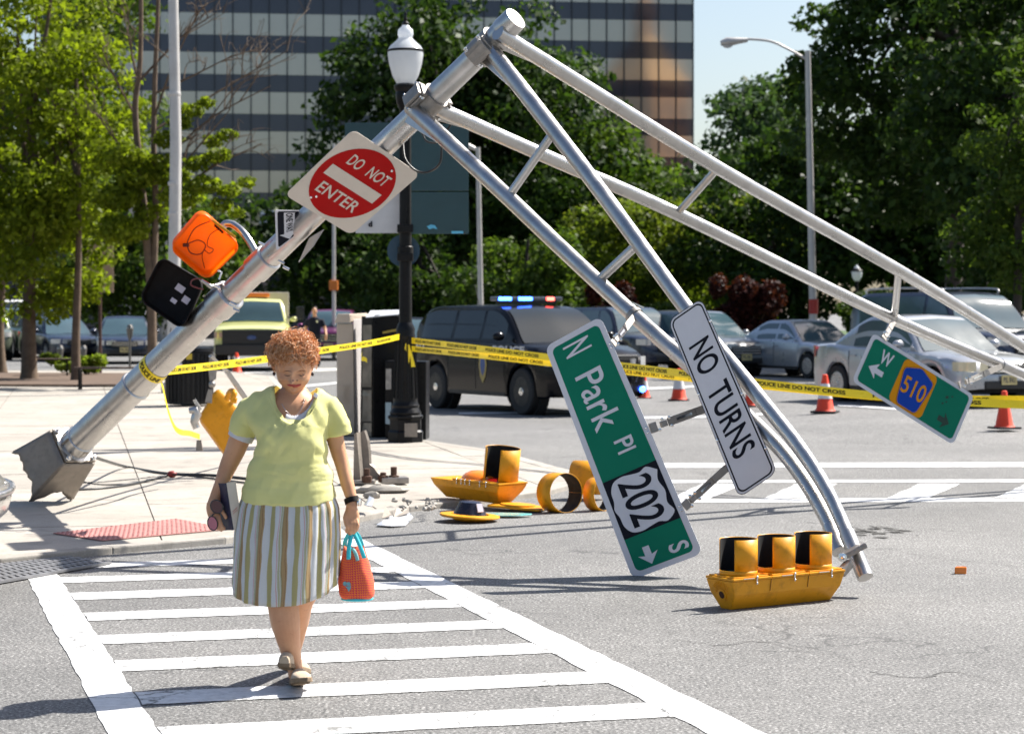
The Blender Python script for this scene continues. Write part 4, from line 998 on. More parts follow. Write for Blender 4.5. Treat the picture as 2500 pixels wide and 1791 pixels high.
hm.build('hair_base', M_('hair_shadow', (.24, .085, .03), .6, 0, .3, 30, .5, 90), woman, world=True, smooth=80)
hs = MB(); cnt = 0
while cnt < 3000:
    th = rs.uniform(0, 2 * math.pi); z = rs.uniform(-.7, 1); s_ = math.sqrt(max(0, 1 - z * z)); d = (s_ * math.cos(th), s_ * math.sin(th), z)
    zmin = -.52 - .10 * math.cos(3.0 * d[0] + 1.0) if d[1] > .35 else lerp(-.58, -.70, min(1, (.35 - d[1]) / .4))
    if d[2] < zmin: continue
    cnt += 1
    nrm = Vector((d[0], -d[1], d[2])).normalized(); p = hair_pt(d, .90)
    tang = nrm.cross(Vector((rs.gauss(0, 1), rs.gauss(0, 1), rs.gauss(0, 1)))).normalized(); bt = nrm.cross(tang)
    L = rs.uniform(.035, .075); rad = rs.uniform(.007, .016); turns = rs.uniform(.6, 1.6); ph0 = rs.uniform(0, 6.28); lean = rs.uniform(.2, 1.1)
    pts = []
    for k in range(9):
        t = k / 8; a = ph0 + turns * 2 * math.pi * t
        q = p + nrm * L * (t * (1.05 - .75 * t) * .62) + tang * L * lean * t + (tang * math.cos(a) * .4 + bt * math.sin(a)) * rad * min(1, t * 3) + nrm * math.cos(a) * rad * .5 * t + Vector((0, 0, -.012 * t * t))
        if d[1] > .1 and q.y < p.y and d[2] < .1: q.z = max(q.z, p.z - .010)
        pts.append(q)
    hs.tube(pts, [.0014] * 8 + [.0007], 3, caps=False)
for k in range(260):     # loose loops standing off the outline
    th = rs.uniform(0, 2 * math.pi); z = rs.uniform(-.35, 1); s_ = math.sqrt(1 - z * z); d = (s_ * math.cos(th), s_ * math.sin(th), z)
    if d[1] > .5 and z < .3: continue
    nrm = Vector((d[0], -d[1], d[2])).normalized(); p = hair_pt(d, .98); tang = nrm.cross(Vector((rs.gauss(0, 1), rs.gauss(0, 1), rs.gauss(0, 1)))).normalized(); bt = nrm.cross(tang); r_ = rs.uniform(.008, .016); L = rs.uniform(.012, .03)
    hs.tube([p + nrm * (L * t_ + r_ * (1 - math.cos(6 * t_)) * .6) + tang * r_ * math.sin(6 * t_) + bt * .012 * t_ for t_ in np.linspace(0, 1, 11)], .0009, 3, caps=False)
hs.build('curls', HAIR, woman, world=True, smooth=80)

# white undershirt edge, yellow top
def cloth_mat(name, a, b_, vs=6, weave=420, tr=.25):
    m, nt, b = nmat(name); r = ramp(nt, [(.3, a), (.7, b_)]); nt.links.new(noise(nt, vs, 5, .6), r.inputs[0])
    nt.links.new(r.outputs[0], b.inputs['Base Color']); b.inputs['Roughness'].default_value = .85; b.inputs['Specular IOR Level'].default_value = .2
    b.inputs['Sheen Weight'].default_value = .15
    n1 = noise(nt, weave, 2); n2 = noise(nt, 22, 4, .6); n3 = mathn(nt, 'ADD', mathn(nt, 'MULTIPLY', n1, .25), n2); bumpn(nt, b, n3, .35, .006)
    t = nt.nodes.new('ShaderNodeBsdfTranslucent'); nt.links.new(r.outputs[0], t.inputs[0]); mx = nt.nodes.new('ShaderNodeMixShader'); mx.inputs[0].default_value = tr
    nt.links.new(b.outputs[0], mx.inputs[1]); nt.links.new(t.outputs[0], mx.inputs[2]); nt.links.new(mx.outputs[0], nt.nodes['Material Output'].inputs[0]); return m
YTOP = cloth_mat('pale_yellow_knit', (.78, .76, .31), (.84, .82, .38)); WUND = cloth_mat('white_undershirt_cotton', (.70, .70, .76), (.80, .80, .85))
def garment(grow, name, mat, hem, sleeve, scoop, seed):
    g = MB(); k = grow
    T = [px_ring(943, 668, 764, .060 + k, .03), px_ring(952, 648, 782, .078 + k, .03), px_ring(964, 618, 804, .090 + k, .03), px_ring(984, 598, 816, .100 + k, .02), px_ring(1008, 600, 814, .112 + k, .01), px_ring(1035, 612, 804, .132 + k, -.01), px_ring(1060, 624, 796, .146 + k, -.02), px_ring(1088, 625, 796, .146 + k, -.025),
         px_ring(1130, 612, 804, .144 + k, -.02), px_ring(1170, 599, 812, .155 + k, -.015), px_ring(1198, 592, 818, .166 + k, -.012), px_ring(1212, 590, 820, .174 + k, -.012)]
    loft(g, dense(T, 5), 48, 2.2)
    for pts, rr in (([(640, 988, .02), (612, 1005, .02), (599, 1032, .025), (590, 1058, .03)], (.048, .056, .056, .055)), ([(775, 984, .02), (802, 1000, .02), (819, 1030, .02), (828, 1062, .02)], (.048, .055, .052, .049))):
        P = catmull([H(*p) for p in pts], 5); g.tube(P, [x + k for x in np.interp(np.linspace(0, 3, len(P)), range(4), rr)], 24)
    ob = remeshed(g, name, mat, woman, .0065, 8)
    me = ob.data; bm = bmesh.new(); bm.from_mesh(me)
    c0 = W(717, 938, 9.83); a_, b_ = 60 / F * 9.83, 97 / F * 9.83
    a_ += scoop; b_ += scoop
    rsx = random.Random(seed)
    dele = []
    for v in bm.verts:
        w = v.co + WL
        # scoop neck: ellipse seen from the front, shallower at the back
        fx, fz = (w.x - c0.x) / a_, (w.z - c0.z) / (b_ if w.y < YW + .03 else b_ * .35)
        f = math.hypot(fx, fz)
        if w.z > c0.z - b_ * 1.2 and abs(f - 1) < .10:
            kx = 1 / f; v.co.x = c0.x + (w.x - c0.x) * lerp(1, kx, .85) - WL.x; v.co.z = c0.z + (w.z - c0.z) * lerp(1, kx, .85) - WL.z
        # folds
        px = 1250 + w.x / w.y * F; py = HZ + (CH - w.z) / w.y * F
        amp = .0035
        fold = 0
        fold += .008 * math.exp(-((py - 1092 - .25 * abs(px - 712)) / 11) ** 2) * (1 if abs(px - 712) > 55 else .3) * -1
        fold += .004 * math.sin((px * .6 + py * 1.0) / 13.0) * math.exp(-((abs(px - 712) - 78) / 26) ** 2)
        fold += .0035 * math.sin((py + 6 * math.sin(px / 23)) / 9.5) * math.exp(-((py - 1150) / 42) ** 2)
        fold += .0025 * math.sin((px - .5 * py) / 7.0) * (1 if py < 1040 else 0)
        nz_ = mnoise.noise(Vector((px / 26, py / 34, 1.3))); nz2 = mnoise.noise(Vector(((px + .7 * py) / 17, (py - .5 * px) / 60, 4.1)))
        fold += .0045 * nz_ + .0045 * nz2 * (1 if py < 1110 else .5) - .006 * abs(mnoise.noise(Vector((px / 70, (py + .08 * abs(px - 712)) / 9.0, 7.7)))) * math.exp(-((py - 1165) / 45) ** 2)
        n = v.normal; v.co += n * fold
        fr = max(0, min(1, (YW - w.y + .02) / .17)); tt = max(0, min(1, (py - 1150) / 60)); v.co.z -= .026 * fr * tt * tt
    bm.verts.ensure_lookup_table()
    def inside(w):
        fx, fz = (w.x - c0.x) / a_, (w.z - c0.z) / (b_ if w.y < YW + .03 else b_ * .35); return math.hypot(fx, fz) < .985
    bmesh.ops.delete(bm, geom=[f for f in bm.faces if all(inside(v.co + WL) for v in f.verts) or any(math.hypot(((v.co + WL).x - c0.x) / a_, ((v.co + WL).z - c0.z) / (b_ if (v.co + WL).y < YW + .03 else b_ * .35)) < .8 for v in f.verts)], context='FACES')
    for _ in range(14):      # even out the cut edge
        new = {}
        for v in bm.verts:
            be = [e for e in v.link_edges if e.is_boundary]
            if len(be) == 2: new[v] = v.co * .4 + (be[0].other_vert(v).co + be[1].other_vert(v).co) * .3
        for v, c_ in new.items(): v.co = c_
    bm.to_mesh(me); bm.free(); me.polygons.foreach_set('use_smooth', [True] * len(me.polygons))
    md = ob.modifiers.new('t', 'SOLIDIFY'); md.thickness = .004; md.offset = 1
    return ob
top = garment(.008, 'yellow_top', YTOP, True, 1, 0.0, 1)
TT = bvh(top)
# neckline binding and undershirt lace
def ring_px(rx, ry, cx_, cy_, a0, a1, n): return [(cx_ + rx * math.cos(a), cy_ + ry * math.sin(a)) for a in np.linspace(a0, a1, n)]
def drape(pxs, lift, r, name, mat, sub=3, tree=None):
    P = [surf(p[0], p[1], lift, tree) for p in pxs]
    for _ in range(2): P = [P[0]] + [(P[i - 1] + P[i] * 2 + P[i + 1]) / 4 for i in range(1, len(P) - 1)] + [P[-1]]
    return MB().tube(P, r, 8).build(name, mat, woman, world=True, smooth=80)
drape(ring_px(62, 99, 717, 938, math.radians(14), math.radians(166), 56), .001, .0045, 'neckline', YTOP, tree=TT)
# undershirt: a crescent of white visible inside the scoop
up = MB(); n = 40; vs = []
for j in range(4):
    for i in range(n + 1):
        a = math.radians(lerp(14, 112, i / n)); k = lerp(.80 + .10 * min(1, abs(i / n - .45) * 2.2) - .03 * math.sin(i * 1.7) * .3, 1.02, j / 3)
        k = lerp(lerp(.86, .80, min(1, i / n * 1.5)) + .012 * math.sin(i * 2.1), 1.03, j / 3)
        vs.append(surf(717 + 60 * k * math.cos(a), 938 + 96 * k * math.sin(a), .004))
up.add(vs, [(j * (n + 1) + i, j * (n + 1) + i + 1, (j + 1) * (n + 1) + i + 1, (j + 1) * (n + 1) + i) for j in range(3) for i in range(n)]); up.build('undershirt', WUND, woman, world=True, smooth=80, solid=.003)
sl = MB(); P = [H(588, 1062, .03), H(584, 1075, .035)]; sl.tube([H(592, 1056, .03), H(586, 1070, .032)], [.061, .059], 28); sl.build('undershirt_cuff', WUND, woman, world=True, smooth=50)
# necklace
drape([(688, 985), (693, 1000), (703, 1012), (716, 1017)], .003, .0012, 'necklace', CHROME); drape([(745, 975), (741, 990), (733, 1008), (724, 1016), (716, 1018)], .003, .0012, 'necklace', CHROME)
for (x, y) in ((742, 975), (741, 983)): MB().ball(surf(x, y, .005), .004, 8, 6).build('necklace_bead', CHROME, woman, world=True, smooth=True)

# skirt
def skirt_mat():
    m, nt, b = nmat('striped_cotton_skirt'); uv = nt.nodes.new('ShaderNodeUVMap'); uv.uv_map = 'UVMap'; sx = nt.nodes.new('ShaderNodeSeparateXYZ'); nt.links.new(uv.outputs[0], sx.inputs[0])
    wv = mathn(nt, 'MULTIPLY', mathn(nt, 'SUBTRACT', noise(nt, 30, 3), .5), .03)
    f = mathn(nt, 'FRACT', mathn(nt, 'ADD', mathn(nt, 'MULTIPLY', sx.outputs[0], 13.0), wv))
    wh = (.70, .72, .74); ol = (.50, .45, .22); tn = (.47, .33, .17); pk = (.66, .38, .38); gn = (.50, .50, .33)
    r = ramp(nt, [(0, wh), (.20, ol), (.40, wh), (.55, pk), (.575, wh), (.61, gn), (.68, wh), (.70, gn), (.74, (.28, .20, .10)), (.755, tn), (.87, (.25, .13, .09)), (.885, tn), (.94, wh)], 'CONSTANT'); nt.links.new(f, r.inputs[0])
    st = mathn(nt, 'SINE', mathn(nt, 'MULTIPLY', sx.outputs[0], 2600)); rr = ramp(nt, [(.0, .86), (1, 1.06)]); nt.links.new(mathn(nt, 'MULTIPLY_ADD', st, .5, .5), rr.inputs[0])
    c = mixc(nt, 1.0, r.outputs[0], rr.outputs[0], 'MULTIPLY'); nt.links.new(c, b.inputs['Base Color']); b.inputs['Roughness'].default_value = .85; b.inputs['Specular IOR Level'].default_value = .2
    bumpn(nt, b, noise(nt, 45, 4), .25, .004)
    t = nt.nodes.new('ShaderNodeBsdfTranslucent'); nt.links.new(c, t.inputs[0]); mx = nt.nodes.new('ShaderNodeMixShader'); mx.inputs[0].default_value = .28
    nt.links.new(b.outputs[0], mx.inputs[1]); nt.links.new(t.outputs[0], mx.inputs[2]); nt.links.new(mx.outputs[0], nt.nodes['Material Output'].inputs[0]); return m
nu, nv = 220, 26; vs = []; uvs = []
rows = [(1176, 606, 802, .138), (1200, 598, 812, .150), (1235, 584, 826, .170), (1300, 575, 830, .190), (1370, 571, 828, .203), (1440, 568, 826, .213)]
for j in range(nv + 1):
    t = j / nv; y = lerp(1176, 1440, t)
    L, R_, D = (interp([r[0] for r in rows], [r[k] for r in rows], y) for k in (1, 2, 3))
    a0, b0 = H(L, y), H(R_, y); cx_ = (a0 + b0) / 2; hw = (b0 - a0).length / 2
    for i in range(nu + 1):
        th = 2 * math.pi * i / nu
        fl = math.sin(th * 15 + 2.2 * math.sin(th * 3) + 1.1 * math.sin(t * 3 + th * 2)) * .55 + math.sin(th * 31 + 3 * math.sin(th * 2 + 1) + 1.5 * t) * .4 * (1.3 - t)
        k = 1 + fl * lerp(.014, .042, min(1, t * 2.2))
        s_ = math.sin(th); dz = 0
        if j == nv or t > .75: dz = (t - .75) / .25 * (lerp(.055, -.045, max(0, -s_) ** .8) + .012 * math.cos(th))
        sway = .012 * math.sin(th * 5 + 1) * t
        vs.append(Vector((cx_.x + hw * k * math.cos(th) + .02 * t * 0, cx_.y + D * k * s_ - .02 + sway * s_, cx_.z + dz)))
        uvs.append((i / nu + .0018 * math.sin(t * 7 + th * 9) * (.3 + t) + .0014 * math.sin(t * 17 + th * 23), t))
me_fs = [(j * (nu + 1) + i, j * (nu + 1) + i + 1, (j + 1) * (nu + 1) + i + 1, (j + 1) * (nu + 1) + i) for j in range(nv) for i in range(nu)]
me = bpy.data.meshes.new('skirt'); me.from_pydata([tuple(v - WL) for v in vs], [], me_fs); ul = me.uv_layers.new(name='UVMap')
for lp in me.loops: ul.data[lp.index].uv = uvs[lp.vertex_index]
sk = bpy.data.objects.new('skirt', me); COL.objects.link(sk); sk.parent = woman; me.materials.append(skirt_mat()); me.polygons.foreach_set('use_smooth', [True] * len(me.polygons))
md = sk.modifiers.new('t', 'SOLIDIFY'); md.thickness = .003

# shoes
SHOE = cloth_mat('tan_canvas_shoe', (.40, .31, .22), (.50, .40, .29), 12, 300, .0); SOLE = M_('brown_rubber_sole', (.20, .14, .085), .8, 0, .25, 30, .6, 70)
def shoe(heel, toe, upv, side_tilt=0):
    heel, toe = Vector(heel), Vector(toe); d = (toe - heel); L = d.length; d.normalize(); upv = Vector(upv); upv = (upv - d * upv.dot(d)).normalized(); sd = d.cross(upv)
    sec = [(0, .022, .045), (.04, .032, .066), (.22, .034, .078), (.42, .034, .068), (.62, .042, .055), (.80, .044, .046), (.93, .036, .036), (1.0, .016, .02)]
    def ring(w, h, x, z0, n=20):
        out = []
        for k in range(n):
            th = 2 * math.pi * k / n; c, s = math.cos(th), math.sin(th)
            zz_ = z0 + (h - z0) * (max(0, s) ** .8) if s > 0 else z0 + .0 * s
            out.append(heel + d * x * L + sd * w * math.copysign(abs(c) ** .7, c) + upv * zz_)
        return out
    b = MB(); n = 20; vs = []
    S_ = [(lerp(0, 1, i / 20),) for i in range(21)]
    for (x,) in S_: vs += ring(interp([s[0] for s in sec], [s[1] for s in sec], x), interp([s[0] for s in sec], [s[2] for s in sec], x), x, .016)
    b.add(vs, [(i * n + k, i * n + (k + 1) % n, (i + 1) * n + (k + 1) % n, (i + 1) * n + k) for i in range(20) for k in range(n)] + [tuple(range(n - 1, -1, -1)), tuple(20 * n + k for k in range(n))])
    up_ = b.build('shoe', SHOE, woman, world=True, smooth=50)
    b = MB(); out = [heel + d * x * L + sd * sg * (interp([s[0] for s in sec], [s[1] for s in sec], x) + .004) for sg, rng in ((1, np.linspace(0, 1, 16)), (-1, np.linspace(1, 0, 16))) for x in rng]
    b.prism(out, upv * .020)
    for k in range(9):
        x = .05 + k * .11; w = interp([s[0] for s in sec], [s[1] for s in sec], x) * .85
        b.bar(heel + d * x * L - sd * w - upv * .003, heel + d * x * L + sd * w - upv * .003, .014, .008, up=upv)
    so = b.build('sole', SOLE, woman, world=True, bevel=.003); so.parent = up_; return up_
shoe(G(724, 1672) + V(0, .0, .004), G(740, 1704) + V(0, 0.0, .072), (0, -.2, 1))
shoe(G(690, 1632, .12) + V(0.0, .05, .0), G(742, 1646) + V(0, 0, .004), (0, -.45, 1))

# watch
wp = (H(856, 1218, -.02) + H(861, 1226, -.022)) / 2
MB().lathe([(.030, -.012), (.0335, -.012), (.0335, .012), (.030, .012)], 28, zframe(H(858.5, 1221, -.022), LA[5] - LA[4])).build('watch_strap', BLACKP, woman, world=True, smooth=40)
MB().lathe([(.018, 0), (.018, .009), (.014, .011), (0, .011)], 20, zframe(H(875, 1226, -.028), (1, -.3, .1))).build('watch_case', CHROME, woman, world=True, smooth=40)

# ------------------------------------------------------------------ what she carries
bc = H(869, 1461, .0)
bag = thing('lunch_bag', 'orange and red houndstooth lunch bag with turquoise handles in her hand', 'bag', bc)
def hound_mat():
    m, nt, b = nmat('houndstooth_orange_red'); uv = nt.nodes.new('ShaderNodeUVMap'); uv.uv_map = 'UVMap'
    mp = nt.nodes.new('ShaderNodeMapping'); mp.inputs['Scale'].default_value = (56, 22, 1); nt.links.new(uv.outputs[0], mp.inputs[0])
    sx = nt.nodes.new('ShaderNodeSeparateXYZ'); nt.links.new(mp.outputs[0], sx.inputs[0])
    fx = mathn(nt, 'FRACT', sx.outputs[0]); fy = mathn(nt, 'FRACT', sx.outputs[1])
    a = mathn(nt, 'LESS_THAN', fx, .5); bb = mathn(nt, 'LESS_THAN', fy, .5)
    dg = mathn(nt, 'LESS_THAN', mathn(nt, 'FRACT', mathn(nt, 'ADD', fx, fy)), .5)
    same = mathn(nt, 'COMPARE', a, bb, .1)
    k = mathn(nt, 'ADD', mathn(nt, 'MULTIPLY', same, a), mathn(nt, 'MULTIPLY', mathn(nt, 'SUBTRACT', 1.0, same), dg))
    nt.links.new(mixc(nt, k, (.78, .19, .015), (.58, .012, .07)), b.inputs['Base Color']); b.inputs['Roughness'].default_value = .75; bumpn(nt, b, noise(nt, 200, 2), .3, .002); return m
nu, nv = 48, 16; vs = []; uvs = []
for j in range(nv + 1):
    t = j / nv; y = lerp(1461, 1334, t)
    hw = interp([0, .08, .3, .7, 1], [.066, .080, .082, .066, .046], t); hd = interp([0, .1, .5, .85, 1], [.060, .068, .060, .034, .010], t); cxp = interp([0, 1], [872, 864], t)
    c = H(cxp, y)
    for i in range(nu + 1):
        th = 2 * math.pi * i / nu; k = 1 + .03 * math.sin(6 * th + 5 * t) * t
        vs.append(c + Vector((hw * k * math.copysign(abs(math.cos(th)) ** .8, math.cos(th)), hd * k * math.copysign(abs(math.sin(th)) ** .8, math.sin(th)), .006 * math.sin(4 * th) * t))); uvs.append((i / nu, t))
me = bpy.data.meshes.new('bag_body'); me.from_pydata([tuple(v - bc) for v in vs], [], [(j * (nu + 1) + i, j * (nu + 1) + i + 1, (j + 1) * (nu + 1) + i + 1, (j + 1) * (nu + 1) + i) for j in range(nv) for i in range(nu)]); ul = me.uv_layers.new(name='UVMap')
for lp in me.loops: ul.data[lp.index].uv = uvs[lp.vertex_index]
bo = bpy.data.objects.new('bag_body', me); COL.objects.link(bo); bo.parent = bag; me.materials.append(hound_mat()); me.polygons.foreach_set('use_smooth', [True] * len(me.polygons)); bo.modifiers.new('t', 'SOLIDIFY').thickness = .004
TURQ = M_('turquoise_webbing', (.03, .50, .58), .6, 0, .1, 30, .2, 200)
b = MB(); b.tube([H(872, 1461, 0) + V(.068 * math.cos(a), .062 * math.sin(a), .002) for a in np.linspace(0, 2 * math.pi, 33)], .006, 8, caps=False); b.build('base_trim', TURQ, bag, world=True, smooth=60)
MB().lathe([(.066, 0), (0, 0)], 32, Matrix.Translation(H(872, 1461, 0)) @ Matrix.Diagonal((1, .9, 1, 1))).build('bag_bottom', TURQ, bag, world=True)
def ribbon(name, pts, w, mat, parent, side):
    P = catmull(pts, 6); side = Vector(side).normalized(); vs = [p + side * s * w / 2 for p in P for s in (-1, 1)]
    return MB().add(vs, [(2 * i, 2 * i + 1, 2 * i + 3, 2 * i + 2) for i in range(len(P) - 1)]).build(name, mat, parent, world=True, smooth=60, solid=.003)
ribbon('handle', [H(851, 1365, -.05), H(852, 1335, -.048), H(857, 1310, -.045), H(861, 1296, -.035), H(868, 1308, -.04), H(880, 1335, -.046), H(890, 1362, -.045)], .020, TURQ, bag, (1, .2, .1))
ribbon('handle', [H(845, 1350, .04), H(842, 1325, .02), H(850, 1305, -.01), H(860, 1294, -.025), H(874, 1306, -.01), H(884, 1330, .02), H(888, 1355, .04)], .020, TURQ, bag, (1, .2, .1))
ribbon('zip', [H(858, 1336, -.012), H(865, 1344, -.030), H(870, 1356, -.042), H(873, 1368, -.050)], .016, M_('pale_teal_zip', (.25, .55, .58), .5), bag, (1, -.3, .3))
t_ = BVHTree.FromPolygons([v.co + bc for v in me.vertices], [p.vertices[:] for p in me.polygons])
def bpatch(name, pts, mat):
    return MB().add([surf(x, y, .004, t_) for x, y in pts], [tuple(range(len(pts)))]).build(name, mat, bag, world=True)
EMB = M_('emblem_grey_teal', (.16, .36, .42), .6)
bpatch('emblem', [(842 + 5 * math.cos(a), 1424 + 5.5 * math.sin(a)) for a in np.linspace(0, 6, 12)], EMB); bpatch('emblem', [(851 + 5 * math.cos(a), 1425 + 5.5 * math.sin(a)) for a in np.linspace(0, 6, 12)], EMB)
bpatch('emblem', [(843, 1430), (852, 1431), (857, 1428), (856, 1436), (851, 1444), (848, 1437)], EMB)
# book
bk = thing('book', 'navy and cream hardback book held against her hip', 'book', H(556, 1308, -.02))
cb = H(558, 1234, -.035); az = (H(548, 1176, -.035) - H(566, 1290, -.035)).normalized(); ax = Vector((.87, .50, 0)); ax = (ax - az * ax.dot(az)).normalized(); ay = az.cross(ax); R = Matrix((ax, ay, az)).transposed()
NAVY = M_('navy_book_cloth', (.010, .012, .045), .45, 0, .2, 20); CREAM = M_('cream_book_board', (.62, .55, .47), .6, 0, .08, 15); PAGE = M_('page_edges', (.66, .58, .46), .8, 0, .15, 120)
MB().box(cb, (.040, .125, .205), R).build('pages', PAGE, bk, world=True)
MB().box(cb - ax * .0225, (.004, .133, .214), R).build('cover', NAVY, bk, world=True); MB().box(cb + ax * .0225, (.004, .133, .214), R).build('cover', CREAM, bk, world=True)
MB().box(cb - ay * .064, (.049, .003, .214), R).build('spine', CREAM, bk, world=True)
for k in (0, 1): MB().bar(cb - ay * .0665 + az * (-.035 + .010 * k) - ax * .012, cb - ay * .0665 + az * (-.020 + .010 * k) + ax * .012, .001, .0025, up=ay).build('red_mark', M_('red_print', (.5, .03, .01), .5), bk, world=True)
# sunglasses
sg = thing('sunglasses', 'dark round sunglasses dangling from the hand with the book', 'sunglasses', H(522, 1290, -.09))
FR = M_('glasses_frame', (.012, .008, .012), .25, coat=.5); TINT = M_('plum_lens', (.06, .012, .02), .08, spec=.8); TINP = M_('pink_lens', (.42, .13, .18), .1, spec=.8)
for (x, y, rx, ry, mt) in ((529, 1236, 15, 16, TINT), (519, 1277, 12, 17, TINP)):
    ring = [H(x + rx * math.cos(a) + ry * .12 * math.sin(a), y + ry * math.sin(a), -.085) for a in np.linspace(0, 2 * math.pi, 29)]
    MB().tube(ring, .0028, 8, caps=False).build('rim', FR, sg, world=True, smooth=60); MB().add(ring[:-1], [tuple(range(28))]).build('lens', mt, sg, world=True, solid=.002)
MB().tube(catmull([H(524, 1252, -.085), H(519, 1256, -.088), H(517, 1260, -.085)], 4), .003, 8).build('bridge', FR, sg, world=True)
MB().tube(catmull([H(512, 1282, -.085), H(522, 1276, -.06), H(534, 1268, -.03)], 4), .0025, 6).build('temple', FR, sg, world=True); MB().tube(catmull([H(538, 1228, -.085), H(544, 1232, -.06), H(548, 1240, -.03)], 4), .0025, 6).build('temple', FR, sg, world=True)

# ------------------------------------------------------------------ vehicles
def paint(name, col, metal=.35, rough=.28): return M_(name, col, rough, metal, .015, 1.5, coat=.7, rvar=.01)
DARKT = M_('dark_trim_plastic', (.012, .012, .013), .5, 0, .2, 12); LAMPG = M_('headlamp_lens', (.62, .62, .60), .08, .3, .15, 14, coat=1.0); TAILR = M_('tail_lamp_red', (.30, .008, .008), .15, coat=.8)
PLATE = M_('pale_yellow_plate', (.62, .50, .22), .5); RIMM = M_('alloy_rim', (.45, .45, .46), .3, .8, .1, 10); STEELW = M_('black_steel_wheel', (.02, .02, .02), .45, .3); UNDER = M_('underbody_black', (.008, .008, .008), .9)
def smst(a, b, x): t = max(0, min(1, (x - a) / (b - a))); return t * t * (3 - 2 * t)
def make_car(name, label, loc, rz, cfg, group=None, cat='car'):
    L, Wd, Hh = cfg['L'], cfg['W'], cfg['H']; top = cfg['top']; xw, xf, xr, xb = cfg['cab']; belt = cfg['belt']
    wb = cfg.get('wb', 2.7); rw = cfg.get('rw', .33); bodym, steel = cfg['paint'], cfg.get('steel', False)
    xo = cfg.get('xo', 0.05); xwh = (xo + wb / 2, xo - wb / 2); sill = cfg.get('sill', .22)
    t = thing(name, label, cat, loc, rz, group)
    tx, tz = [p[0] for p in top], [p[1] for p in top]
    def ztop(x): return interp(tx, tz, x)
    def hw(x):
        u = abs(x) / (L / 2); return Wd / 2 * interp([0, .55, .80, .92, .975, 1.0], [1, 1, .975, .915, .82, .66] if not cfg.get('square') else [1, 1, .995, .98, .95, .88], u)
    xs = sorted(set(list(np.linspace(-L / 2, L / 2, 49)) + [w + rw * 1.17 * math.sin(a) for w in xwh for a in np.linspace(-math.pi / 2, math.pi / 2, 13)]))
    RA_ = rw * 1.17
    def zbot(x):
        z = sill + .10 * smst(.86, 1.0, abs(x) / (L / 2))
        for w in xwh:
            if abs(x - w) < RA_: z = max(z, rw + math.sqrt(max(0, RA_ ** 2 - (x - w) ** 2)))
        return z
    b = MB(); half = 9; n = half * 2 - 1; vs = []
    for x in xs:
        w, zt, zb = hw(x), ztop(x), zbot(x)
        zt = max(zt, zb + .12)
        sec = [(w * .955, zb), (w * .99, zb + .035), (w * 1.0, lerp(zb, zt, .42)), (w * .997, lerp(zb, zt, .64)), (w * .985, lerp(zb, zt, .80)), (w * .965, zt - .045), (w * .915, zt - .010), (w * .5, zt + .020), (0, zt + .028)]
        ring = sec + [(-y, z) for y, z in reversed(sec[:-1])]
        vs += [Vector((x, y, z)) for y, z in ring]
    fs = [(i * n + k, i * n + k + 1, (i + 1) * n + k + 1, (i + 1) * n + k) for i in range(len(xs) - 1) for k in range(n - 1)]
    fs += [tuple(range(n)), tuple((len(xs) - 1) * n + k for k in range(n - 1, -1, -1))]
    b.add(vs, fs); b.build('body', bodym, t, smooth=38)
    MB().box((0, 0, sill + .10), (L * .90, Wd * .80, .16)).build('underbody', UNDER, t)
    # cabin
    zmax = Hh
    cx_ = [xb, xr, lerp(xr, xf, .5), xf, xw]; cz = [ztop(xb) - .02, zmax - cfg.get('rdrop', .05), zmax, zmax - .05, ztop(xw) - .02]
    C = catmull([V(a, z, 0) for a, z in zip(cx_, cz)], 8) if not cfg.get('hardroof') else [V(a, z, 0) for a, z in zip(cx_, cz)]
    cxs, czs = [p.x for p in C], [p.y for p in C]
    for i in range(1, len(cxs)): cxs[i] = max(cxs[i], cxs[i - 1] + 1e-4)
    def zr(x): return min(zmax, interp(cxs, czs, x))
    wbelt = Wd / 2 * .935; wroof = Wd / 2 * cfg.get('roofw', .73)
    def yt(x): return lerp(wbelt, wroof, max(0, min(1, (zr(x) - belt) / (zmax - belt))))
    def zlow(x): return min(ztop(x), belt) - .06
    st = list(np.linspace(xb, xw, 40)); b = MB(); vs = []; n = 9
    for x in st:
        z = zr(x); y1 = yt(x); wl = min(wbelt, hw(x) * .95); zl = zlow(x); z = max(z, zl + .03)
        y1 = min(y1, wl)
        sec = [(wl, zl), (lerp(wl, y1, .5), lerp(zl, z, .5)), (y1 + .004, max(zl + .01, z - .07)), (y1 - .06, z - .012), (0, z + .018)]
        vs += [Vector((x, y, q)) for y, q in sec + [(-y, q) for y, q in reversed(sec[:-1])]]
    b.add(vs, [(i * n + k, i * n + k + 1, (i + 1) * n + k + 1, (i + 1) * n + k) for i in range(len(st) - 1) for k in range(n - 1)] + [tuple(range(n)), tuple((len(st) - 1) * n + k for k in range(n - 1, -1, -1))])
    b.build('cabin', bodym, t, smooth=38)
    def side_y(x, z):
        zt_ = zr(x) - .07; zl = zlow(x); wl = min(wbelt, hw(x) * .95); y1 = min(yt(x), wl); return lerp(wl, y1 + .004, max(0, min(1, (z - zl) / max(.02, zt_ - zl))))
    glass = cfg.get('glass', GLASSD)
